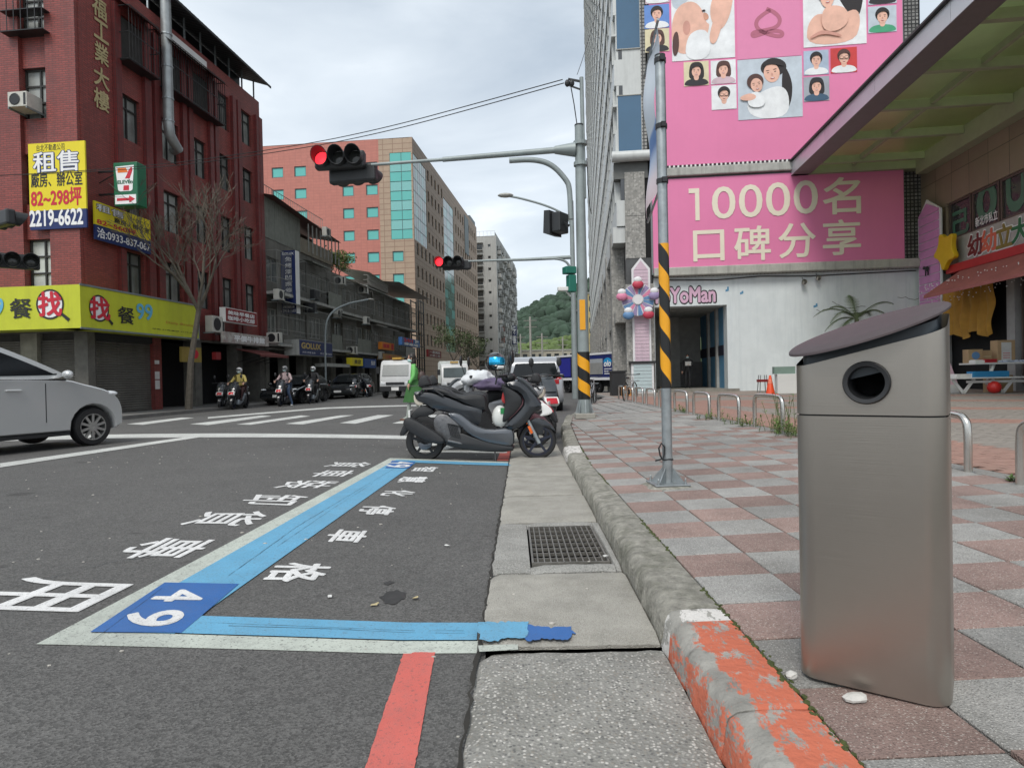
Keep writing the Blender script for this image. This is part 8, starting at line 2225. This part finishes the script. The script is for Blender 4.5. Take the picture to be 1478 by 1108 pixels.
# silver minivan seen from behind
p_ = DP(773, 560, 20.5)
mv = car('silver minivan with red tail lights seen from behind beyond the parked scooters', (p_.x, 20.5, .0), R(88), 4.6, 1.78, 1.80, mat('grey_van_paint', (.34, .35, .37), .28, .35, var=.04, coat=.6), group=None,
    prof=[(.0, .2), (.0, .5), (.01, .6), (.2, .62), (.75, .60), (.9, .5), (1, .4), (1, .2), (.95, .15), (.04, .15)], ghouse=[(.01, .58), (.03, .90), (.10, .99), (.5, 1.0), (.66, .93), (.84, .58)])
MB().box(-.012, .0, -.75, .75, .88, 1.02).build('tail_light_bar', mat('tail_red', (.35, .01, .015), .2, var=.1), mv)
# ---------------------------------------------------------------- trucks
def truck(label, loc, rz, cabm, boxm, L_=5.0, boxh=1.2, boxz=.8, flat_=True, name='truck'):
    t = thing(name, label, 'truck', loc, rz)
    cab = [(L_-1.5, .45), (L_-1.5, 1.95), (L_-1.35, 2.08), (L_-.45, 2.05), (L_-.25, 1.75), (L_-.03, 1.15), (L_, .9), (L_, .45)]
    MB().prism(chaikin(cab, 1), -.85, .85, bev=.08).build('cab', cabm, t, smooth=True)
    MB().add([(L_-.05, -.70, 1.2), (L_-.05, .70, 1.2), (L_-.27, .68, 1.78), (L_-.27, -.68, 1.78)], [(0, 1, 2, 3)]).box(L_-.06, L_-.03, -.0, .0, 1.2, 1.2).build('windscreen', glass_dark, t)
    o = MB().add([(L_-.02, -.72, 1.2), (L_-.02, .72, 1.2), (L_-.255, .70, 1.80), (L_-.255, -.70, 1.80)], [(0, 1, 2, 3)]).build('windscreen', mat('windscreen_glass', (.06, .08, .085), .25, var=.4, scale=1, spec=.4), t)
    for s_ in (-1, 1):
        MB().add([(L_-1.1, s_*.856, 1.2), (L_-.3, s_*.856, 1.2), (L_-.45, s_*.856, 1.75), (L_-1.1, s_*.856, 1.8)], [(0, 1, 2, 3)]).build('side_window', glass_dark, t)
        MB().box(L_-.02, L_+.02, s_*.80, s_*.52, .72, .88).build('headlight', mat('lamp_glass', (.62, .64, .66), .1, var=.2), t, bevel=.02)
        MB().box(L_-.35, L_-.25, s_*.9, s_*1.08, 1.35, 1.7).build('mirror', dark, t)
        for wx in (L_-.9, 1.0): wheel(t, wx, .36, .36, .22, s_*.76, greypaint, 6)
    MB().box(L_-.01, L_+.03, -.5, .5, .72, .86).build('grille', dark, t); MB().box(L_-.02, L_+.06, -.85, .85, .38, .66).build('bumper', dark, t, bevel=.02); MB().box(L_+.061, L_+.07, -.2, .2, .42, .60).build('number_plate', white, t)
    MB().box(L_-1.2, L_-.5, -.25, .25, 2.1, 2.2).build('roof_lamp', mat('amber', (.5, .3, .05), .4, var=0), t)
    MB().box(0, L_-1.55, -.85, .85, boxz-.12, boxz).build('bed', greypaint, t); MB().box(.1, L_-.3, -.4, .4, .4, boxz-.13).build('chassis', void, t)
    if flat_:
        for s_ in (-1, 1): MB().box(.0, L_-1.56, s_*.82, s_*.86, boxz, boxz+.4).build('side_board', cabm, t)
    else:
        MB().box(0, L_-1.56, -.92, .92, boxz, boxz+boxh).build('cargo_box', boxm, t, bevel=.03)
        q = MB(); [q.box(x-.01, x+.01, -.935, -.921, boxz+.05, boxz+boxh-.05) for x in [k*.28+.15 for k in range(12) if k*.28+.15 < L_-1.6]]; q.build('box_ribs', boxm, t)
    return t
wtp = mat('white_truck_paint', (.60, .61, .61), .35, var=.05, dirt=.15)
def facing(p_, px, off=0): return math.atan2(-p_.y, -p_.x)
rz_road = math.atan2(-dv.y, -dv.x)
p_ = DP(564, 578, 34.5)
d_ = Vector((math.cos(rz_road), math.sin(rz_road), 0)); p_ = p_-d_*5.0
truck('white flatbed truck waiting at the crossing, facing the camera', (p_.x, p_.y, roadz(p_.x, p_.y)), rz_road+R(3), wtp, wtp)
p_ = DP(628, 575, 40)-d_*5.2
truck('white box van half hidden behind the lady in green', (p_.x, p_.y, .0), rz_road+R(14), wtp, mat('white_box_panel', (.62, .66, .64), .5, var=.08, streak=.2), 5.2, 1.45, .8, False)
# blue box truck, side on at the building corner
A_ = DP(803, 560, 44); B_p = DP(886, 560, 38); vx = Vector((B_p.x-A_.x, B_p.y-A_.y, 0)); Lb_ = vx.length
bt_ = thing('box_truck', 'navy blue box truck with an open side door standing behind the striped mast', 'truck', (A_.x, A_.y, .0), math.atan2(vx.y, vx.x))
zA = DP(803, 519, 44).z; zB = DP(884, 507, 38).z; zt_ = (zA+zB)/2; zb_ = 1.0
nvt = mat('navy_truck', (.018, .028, .14), .35, var=.08, coat=.3); bdr = mat('blue_truck_door', (.03, .035, .28), .4, var=.06)
MB().box(0, Lb_, 0, 2.1, zb_, zt_).build('cargo_box', nvt, bt_)
MB().box(-.02, Lb_+.02, -.03, 2.12, zt_, zt_+.12).box(-.02, Lb_+.02, -.03, 2.12, zb_-.16, zb_).build('box_rails', whb, bt_)
MB().box(.1, 1.9, -.06, -.002, zb_+.08, zt_-.12).build('door', bdr, bt_)
MB().box(1.95, 2.9, -.004, -.001, zb_+.08, zt_-.12).build('open_doorway', void, bt_)
for z in (zb_+.4, zb_+1.2): 
    MB().box(.12, .3, -.08, -.061, z, z+.06).build('hinge', steel, bt_)
MB().box(4.15, 5.6, -.03, -.002, zb_+.2, zt_-.25).build('grey_panel', mat('truck_grey_panel', (.36, .38, .40), .5, var=.08), bt_)
MB().box(4.15, 5.6, -.04, -.031, zb_+.2, zb_+.9).build('lower_panel', mat('truck_grey_panel2', (.26, .26, .25), .6, var=.15), bt_)
letter('olo', white_print, bt_, 5.7, 6.45, zt_-.75, zt_-.35, -.01, .04, slant=.2)
MB().ball((6.1, -.0, zb_+.95), (.42, .012, .22), 16, 8).build('blue_emblem', mat('sky_emblem', (.02, .3, .6), .4, var=.1), bt_); q = MB(); [q.box(5.75, 6.5, -.012, -.002, zb_+.2+k*.14, zb_+.25+k*.14) for k in range(3)]; q.build('small_print', white_print, bt_)
MB().box(.3, Lb_-.3, .3, 1.8, .45, zb_-.17).build('chassis', void, bt_)
for wx in (1.2, 4.75):
    for y in (.25, 1.85): wheel(bt_, wx, .42, .42, .26, y, dark, 6)
MB().prism([(-1.5, .6), (-1.5, 1.5), (-1.1, 2.2), (-.1, 2.25), (-.1, .6)], .1, 2.0, bev=.06).build('cab', white, bt_, smooth=True)
# ---------------------------------------------------------------- bicycles
def bicycle(label, loc, rz, group='bicycles leaning by the entrance'):
    t = thing('bicycle', label, 'bicycle', loc, rz, group)
    for x in (0, 1.02):
        w_ = bpy.data.objects.new('wheel', None); COL.objects.link(w_); w_.parent = t; w_.location = (x, 0, .33)
        MB().tube([(.32*math.cos(a), 0, .32*math.sin(a)) for a in [2*math.pi*k/28 for k in range(28)]], .02, 6, closed=True).build('tyre', black, w_, smooth=True)
        q = MB(); [q.bar((0, 0, 0), (.31*math.cos(a), 0, .31*math.sin(a)), .004) for a in [2*math.pi*k/14 for k in range(14)]]; q.ball((0, 0, 0), .03, 8, 6); q.build('spokes', steel, w_)
    fr_ = mat('bike_frame', (.45, .46, .47), .3, .4, var=.05)
    MB().tube([(0, 0, .33), (.35, 0, .33), (.28, 0, .78)], .016, 8).tube([(0, 0, .33), (.3, 0, .66), (.85, 0, .72)], .014, 8).tube([(.37, 0, .33), (.86, 0, .66)], .019, 8).tube([(.84, 0, .86), (.88, 0, .66), (1.02, 0, .33)], .017, 8).build('frame', fr_, t, smooth=True)
    MB().ball((.25, 0, .82), (.13, .07, .035), 12, 6).build('saddle', dark, t, smooth=True); MB().tube([(.78, -.28, .95), (.86, -.1, .93), (.86, .1, .93), (.78, .28, .95)], .014, 8).build('handlebar', dark, t)
    MB().lathe([(.09, -.03), (.09, -.025)], (.36, 0, .33), 'y', 16).build('crank', dark, t); MB().box(.95, 1.2, -.13, .13, .70, .72).tube([(.95, -.13, .9), (1.2, -.13, .9), (1.2, .13, .9), (.95, .13, .9), (.95, -.13, .9)], .006, 5).build('basket', steel, t)
    return t
p_ = G(903, 580, .2); bicycle('grey bicycle parked at the pink boarded column', (p_.x, p_.y, .2), R(62))
p_ = G(848, 586, .15); bicycle('bicycle half hidden behind the striped traffic mast', (p_.x+.1, p_.y, .15), R(75))
p_ = G(892, 572, .2)
box_thing('black lidded bin beside the grey bicycle', (p_.x, p_.y, .2), .62, .5, 1.05, dark, name='waste_box', cat='bin', extra=lambda t, w, d, h: MB().box(-w/2-.04, w/2+.04, -d/2-.04, d/2+.04, h, h+.06).build('lid', dark, t))
box_thing('small orange cardboard carton on the pavement by the black bin', (p_.x+.25, p_.y-.7, .2), .4, .35, .45, mat('orange_carton', (.45, .2, .06), .7, var=.15), extra=tapes)
# ================================================================ PEOPLE
def body(parent, joints, edges, m, name='body', sub=1):
    """one continuous skinned figure: joints name -> (x, y, z, radius)"""
    names = list(joints); me = bpy.data.meshes.new(name)
    me.from_pydata([joints[k][:3] for k in names], [(names.index(a), names.index(b)) for a, b in edges], [])
    o = link(name, me, parent); me.materials.append(m)
    sk = o.modifiers.new('skin', 'SKIN'); sk.use_smooth_shade = True
    me.skin_vertices.new() if not me.skin_vertices else None
    for i, k in enumerate(names):
        r_ = joints[k][3]; rr__ = r_ if isinstance(r_, tuple) else (r_, r_); me.skin_vertices[0].data[i].radius = rr__
        me.skin_vertices[0].data[i].use_root = (i == 0)
    ss_ = o.modifiers.new('subdivision', 'SUBSURF'); ss_.levels = sub; ss_.render_levels = sub
    return o
def head(parent, p, rz, hairm=hair, mask=True, helmet=None, long_hair=False, s=1.0):
    h = bpy.data.objects.new('head', None); COL.objects.link(h); h.parent = parent; h.location = p; h.rotation_euler = (0, 0, rz)
    q = MB(); q.ball((0, 0, 0), (.085*s, .075*s, .115*s), 16, 12); q.ball((.085*s, 0, -.015*s), (.018, .012, .02), 8, 6); q.ball((0, .076*s, 0), (.02, .01, .03), 8, 6); q.ball((0, -.076*s, 0), (.02, .01, .03), 8, 6)
    q.build('face', skin, h, smooth=True)
    MB().ball((.074*s, .03*s, .02*s), (.012, .014, .007), 8, 6).ball((.074*s, -.03*s, .02*s), (.012, .014, .007), 8, 6).build('eyes', dark, h)
    if mask:
        q = MB(); q.ball((.018*s, 0, -.045*s), (.082*s, .074*s, .058*s), 14, 8); q.v = [(max(v[0], .0), v[1], v[2]) for v in q.v]; q.build('mask', mat('mint_mask', (.45, .62, .62), .6, var=.03), h, smooth=True)
    else: MB().ball((.080*s, 0, -.055*s), (.008, .024, .008), 8, 6).build('mouth', mat('lip', (.35, .12, .1), .5, var=0), h)
    if helmet:
        q = MB(); q.ball((-.01, 0, .035), (.135, .125, .125), 18, 12); q.v = [v if v[2] > -.02 else (v[0]*.97-.005, v[1], max(v[2], -.05)) for v in q.v]
        q.build('helmet_shell', helmet, h, smooth=True); MB().ball((.05, 0, .05), (.095, .11, .055), 12, 8).build('visor', glass_dark, h, smooth=True)
    else:
        q = MB(); q.ball((-.015*s, 0, .025*s), (.095*s, .088*s, .112*s), 16, 12); q.v = [(min(v[0], .055), v[1], v[2]) for v in q.v]
        if long_hair: q.ball((-.05*s, 0, -.09*s), (.065*s, .085*s, .15*s), 12, 10)
        q.build('hair', hairm, h, smooth=True)
    return h
def hand(parent, p, d_, m=skin, side=1, curl=.5):
    """palm with five bent fingers; d_ points along the fingers"""
    d_ = Vector(d_).normalized(); up = Vector((0, 0, 1)) if abs(d_.z) < .9 else Vector((1, 0, 0)); sd = d_.cross(up).normalized(); nn_ = sd.cross(d_); p = Vector(p)
    q = MB(); q.tube([p, p+d_*.045, p+d_*.085], [.024, .032, .028], 8)
    for k, l_ in enumerate((.072, .080, .074, .058)):
        b0 = p+d_*.08+sd*(.024-.016*k); q.tube([b0, b0+d_*l_*.45-nn_*.012*curl, b0+d_*l_*.75-nn_*.04*curl, b0+d_*l_*.85-nn_*.062*curl], [.009, .0085, .008, .006], 6)
    b0 = p+d_*.03+sd*.028*side; q.tube([b0, b0+d_*.03+sd*.028*side, b0+d_*.055+sd*.03*side-nn_*.015], [.011, .010, .007], 6)
    return q.build('hand', m, parent, smooth=True)
def rider(label, px, py, yd, shirt, pants, helm, scm, acc, lab_sc, foot_down=False, k=0):
    """seated rider and his scooter, both facing the camera side of the road"""
    p_ = DP(px, py, yd); a_ = rz_road+R(10); z_ = roadz(p_.x, p_.y)
    scooter(lab_sc, (p_.x, p_.y, z_), a_, body=scm, accent=acc, group='scooters with riders at the crossing')
    t = thing('person', label, 'person', (p_.x, p_.y, z_), a_, 'riders waiting on scooters')
    J = {'pelvis': (-.28, 0, .92, (.16, .14)), 'waist': (-.25, 0, 1.08, (.15, .12)), 'chest': (-.20, 0, 1.30, (.19, .13)), 'neck': (-.17, 0, 1.47, .06), 'skull': (-.15, 0, 1.55, .06),
         'shl': (-.19, .19, 1.39, .075), 'ell': (-.05, .30, 1.16, .055), 'wrl': (.22, .31, 1.12, .038), 'shr': (-.19, -.19, 1.39, .075), 'elr': (-.05, -.30, 1.16, .055), 'wrr': (.22, -.31, 1.12, .038)}
    body(t, J, [('pelvis', 'waist'), ('waist', 'chest'), ('chest', 'neck'), ('neck', 'skull'), ('chest', 'shl'), ('shl', 'ell'), ('ell', 'wrl'), ('chest', 'shr'), ('shr', 'elr'), ('elr', 'wrr')], shirt, 'upper_body')
    fl = (.12, .36, .05) if foot_down else (.16, .17, .42)
    K = {'pelvis': (-.28, 0, .88, (.17, .15)), 'hl': (-.22, .11, .86, .10), 'kl': (.14, .20, .80 if not foot_down else .62, .075), 'al': (fl[0]-.02, fl[1], fl[2]+.05, .045), 'fl': (fl[0]+.16, fl[1], fl[2], .04),
         'hr': (-.22, -.11, .86, .10), 'kr': (.14, -.18, .80, .075), 'ar': (.13, -.16, .47, .045), 'fr': (.30, -.16, .41, .04)}
    body(t, K, [('pelvis', 'hl'), ('hl', 'kl'), ('kl', 'al'), ('al', 'fl'), ('pelvis', 'hr'), ('hr', 'kr'), ('kr', 'ar'), ('ar', 'fr')], pants, 'trousers')
    for s_ in (-1, 1): hand(t, (.22, s_*.31, 1.12), (1, 0, -.2), side=-s_, curl=1)
    for s_ in (-1, 1): f_ = fl if s_ > 0 else (.16, -.16, .41); MB().ball((f_[0]+.06, f_[1], f_[2]-.01), (.14, .05, .045), 12, 8).build('shoe', white if k == 1 and s_ > 0 else dark, t, smooth=True)
    head(t, (-.13, 0, 1.62), R(-8), helmet=helm)
    return t
yj = mat('yellow_jacket', (.50, .40, .12), .7, var=.15); pj = mat('pale_pink_shirt', (.45, .34, .34), .7, var=.15); bj = mat('black_jacket', (.02, .02, .022), .6, var=.2)
dn = mat('denim', (.05, .08, .14), .8, var=.25); dp_ = mat('black_trousers', (.015, .014, .015), .8, var=.2); pearl = mat('white_helmet', (.6, .6, .6), .2, var=.1)
blks = mat('black_scooter_paint', (.014, .016, .02), .25, .2, var=.1, coat=.5)
rider('scooter rider in a yellow jacket with white helmet and mask', 345, 590, 27.5, yj, mat('maroon_trousers', (.05, .02, .02), .8, var=.2), pearl, blks, mat('silver_trim', (.3, .33, .36), .3, .3, var=.1), 'black and silver scooter under the rider in the yellow jacket', k=0)
rider('scooter rider in a pale pink shirt and jeans with one foot down', 411, 588, 28.5, pj, dn, mat('grey_helmet', (.25, .25, .25), .25, var=.2), blks, blks, 'black scooter under the rider in the pale pink shirt', True, 1)
rider('scooter rider all in black with a white helmet, farthest of the riders', 452, 585, 31, bj, dp_, pearl, blks, mat('silver_trim', (.3, .33, .36), .3, .3, var=.1), 'dark scooter under the rider dressed in black', k=2)
p_ = DP(323, 590, 27.9)
scooter('black scooter standing empty at the left of the rider in yellow', (p_.x, p_.y, roadz(p_.x, p_.y)), rz_road+R(20), body=blks, accent=blks, group='scooters parked before the shops')
for i, (px, py, yd, rz_) in enumerate(((512, 578, 39, 20), (520, 578, 40, 60), (528, 577, 41, 30))):
    p_ = DP(px, py, yd); scooter('dark scooter parked by the far arcade, %s of the three there' % ('leftmost', 'middle', 'rightmost')[i], (p_.x, p_.y, .1), rz_road+R(rz_), body=blks, accent=blks, group='scooters parked before the shops')
# lady in green walking to the left
p_ = G(600, 606, roadz(-3, 19)); lg = mat('light_green_cardigan', (.17, .50, .14), .75, var=.12); dg = mat('dark_green_skirt', (.035, .12, .03), .8, var=.2)
lady = thing('person', 'woman in a light green cardigan and dark green skirt walking across the road', 'person', (p_.x, p_.y, roadz(p_.x, p_.y)), R(188))
J = {'pelvis': (0, 0, .95, (.13, .12)), 'waist': (.0, 0, 1.10, (.12, .10)), 'chest': (.02, 0, 1.28, (.16, .11)), 'neck': (.03, 0, 1.42, .05), 'skull': (.05, 0, 1.49, .05), 'shl': (.01, .165, 1.36, .06), 'ell': (.02, .20, 1.12, .05), 'wrl': (.14, .19, .93, .036), 'shr': (.01, -.165, 1.36, .06), 'elr': (-.06, -.20, 1.12, .05), 'wrr': (.03, -.2, .92, .036)}
body(lady, J, [('pelvis', 'waist'), ('waist', 'chest'), ('chest', 'neck'), ('neck', 'skull'), ('chest', 'shl'), ('shl', 'ell'), ('ell', 'wrl'), ('chest', 'shr'), ('shr', 'elr'), ('elr', 'wrr')], lg, 'cardigan')
q = MB(); vs = []; n_ = 32
for j in range(9):
    v = j/8
    for i in range(n_): a = 2*math.pi*i/n_; r_ = (.15+.15*v)*(1+.07*math.sin(a*7+v)*v); vs.append((r_*math.cos(a)*1.1-.04*v, r_*math.sin(a)*.85, 1.02-.55*v))
q.add(vs, [(j*n_+i, j*n_+(i+1) % n_, (j+1)*n_+(i+1) % n_, (j+1)*n_+i) for j in range(8) for i in range(n_)]); q.build('skirt', dg, lady, smooth=True)
K = {'pelvis': (0, 0, .85, .12), 'hl': (.0, .08, .80, .085), 'kl': (.14, .08, .48, .06), 'al': (.20, .08, .10, .036), 'fl': (.32, .08, .04, .03), 'hr': (.0, -.08, .80, .085), 'kr': (-.02, -.08, .46, .06), 'ar': (-.26, -.08, .18, .036), 'fr': (-.22, -.08, .05, .03)}
body(lady, K, [('pelvis', 'hl'), ('hl', 'kl'), ('kl', 'al'), ('al', 'fl'), ('pelvis', 'hr'), ('hr', 'kr'), ('kr', 'ar'), ('ar', 'fr')], mat('pale_leggings', (.30, .33, .30), .7, var=.1), 'leggings')
hand(lady, (.14, .19, .93), (.3, 0, -1)); hand(lady, (.03, -.2, .92), (.2, 0, -1), side=-1); head(lady, (.07, 0, 1.56), 0, mask=True, long_hair=True, s=1.05)
for x, y, z in ((.28, .08, .035), (-.20, -.08, .05)): MB().ball((x, y, z), (.12, .045, .04), 10, 6).build('shoe', mat('brown_shoe', (.12, .06, .04), .6, var=.1), lady, smooth=True)
hb = thing('shoulder_bag', 'dark brown shoulder bag hanging behind the woman in green', 'bag', tuple(Matrix.Translation(lady.location) @ Matrix.Rotation(R(188), 4, 'Z') @ Vector((-.17, .1, 1.08))), R(188))
MB().ball((0, 0, 0), (.10, .07, .16), 14, 10).build('pouch', mat('brown_leather', (.06, .035, .03), .5, var=.15), hb, smooth=True); MB().tube([(0, .0, .12), (.1, .03, .26), (.17, .06, .30)], .012, 6).build('strap', dark, hb)
# man in black with a paper in the entrance
p_ = G(993, 560, .36)
man = thing('person', 'person in black clothes holding a white paper in the dark entrance', 'person', (p_.x, p_.y, .36), R(250))
J = {'pelvis': (0, 0, .98, (.15, .12)), 'waist': (.0, 0, 1.14, (.15, .11)), 'chest': (.0, 0, 1.36, (.18, .12)), 'neck': (.0, 0, 1.50, .055), 'skull': (.0, 0, 1.58, .055), 'shl': (.0, .20, 1.42, .07), 'ell': (.05, .26, 1.16, .055), 'wrl': (.26, .10, 1.22, .04), 'shr': (.0, -.20, 1.42, .07), 'elr': (.0, -.27, 1.14, .055), 'wrr': (.04, -.28, .90, .04),
     'hl': (0, .09, .90, .10), 'kl': (.02, .10, .50, .075), 'al': (.0, .10, .10, .05), 'hr': (0, -.09, .90, .10), 'kr': (.0, -.10, .50, .075), 'ar': (-.02, -.10, .10, .05)}
body(man, J, [('pelvis', 'waist'), ('waist', 'chest'), ('chest', 'neck'), ('neck', 'skull'), ('chest', 'shl'), ('shl', 'ell'), ('ell', 'wrl'), ('chest', 'shr'), ('shr', 'elr'), ('elr', 'wrr'), ('pelvis', 'hl'), ('hl', 'kl'), ('kl', 'al'), ('pelvis', 'hr'), ('hr', 'kr'), ('kr', 'ar')], bj, 'body')
hand(man, (.26, .10, 1.22), (1, -.3, .1)); hand(man, (.04, -.28, .90), (.1, 0, -1), side=-1); head(man, (.01, 0, 1.65), 0, mask=True)
for y in (.1, -.1): MB().ball((.07, y, .045), (.14, .05, .045), 10, 6).build('shoe', dark, man, smooth=True)
o = MB().box(-.002, .002, -.15, .15, -.1, .12).build('paper_sheet', nb, None); o.location = tuple(Matrix.Translation(man.location) @ Matrix.Rotation(R(250), 4, 'Z') @ Vector((.36, .06, 1.27))); o.rotation_euler = (0, R(20), R(250)); tag(o, 'white paper sheet held by the person in black', 'paper')
# ================================================================ SMALL LITTER ON THE GROUND
rr = random.Random(77); q = MB()
for k in range(260):
    y = 1.2+rr.random()**1.5*11; x = rr.uniform(-6, .55)
    if x > -.16 and y > 9: continue
    z = roadz(x, y) if x < -.18 else (.030 if y > 2.6 else .02)
    s_ = rr.uniform(.003, .009)*(1.5 if rr.random() < .12 else 1); q.ball((x, y, z+s_*.3), (s_*1.4, s_, s_*.5), 5, 3)
q.build('grit', mat('pale_grit', (.42, .40, .36), .9, var=.3, scale=30), None, kind='stuff')
for i, (px, py, lb) in enumerate(((541, 874, 'small pale dry leaf lying on the asphalt near the oil stain'), (600, 865, 'tiny yellowish leaf lying right of the oil stain'), (476, 862, 'flat grey scrap of paper on the asphalt left of the oil stain'), (646, 789, 'small white scrap on the asphalt in the bay'), (665, 673, 'white scrap of paper near the far end of the bay'), (874, 812, 'crumpled pale scrap on the gutter beside the grate'))):
    p_ = GR(px, py); z = roadz(p_.x, p_.y)+.004 if px < 700 else .036
    q = MB(); vs = []
    for k in range(9): a = 2*math.pi*k/9; r_ = .017*(1+.4*rr.uniform(-1, 1)); vs.append((r_*1.4*math.cos(a), r_*.7*math.sin(a), .003+.008*rr.random()))
    vs.append((0, 0, .001)); q.add(vs, [(k, (k+1) % 9, 9) for k in range(9)])
    o = q.build('leaf' if 'leaf' in lb else 'paper_scrap', mat('dry_leaf', (.45, .38, .22), .8, var=.2) if 'leaf' in lb else nb, None); o.location = (p_.x, p_.y, z); o.rotation_euler = (0, 0, rr.random()*3); tag(o, lb, 'leaf' if 'leaf' in lb else 'scrap')
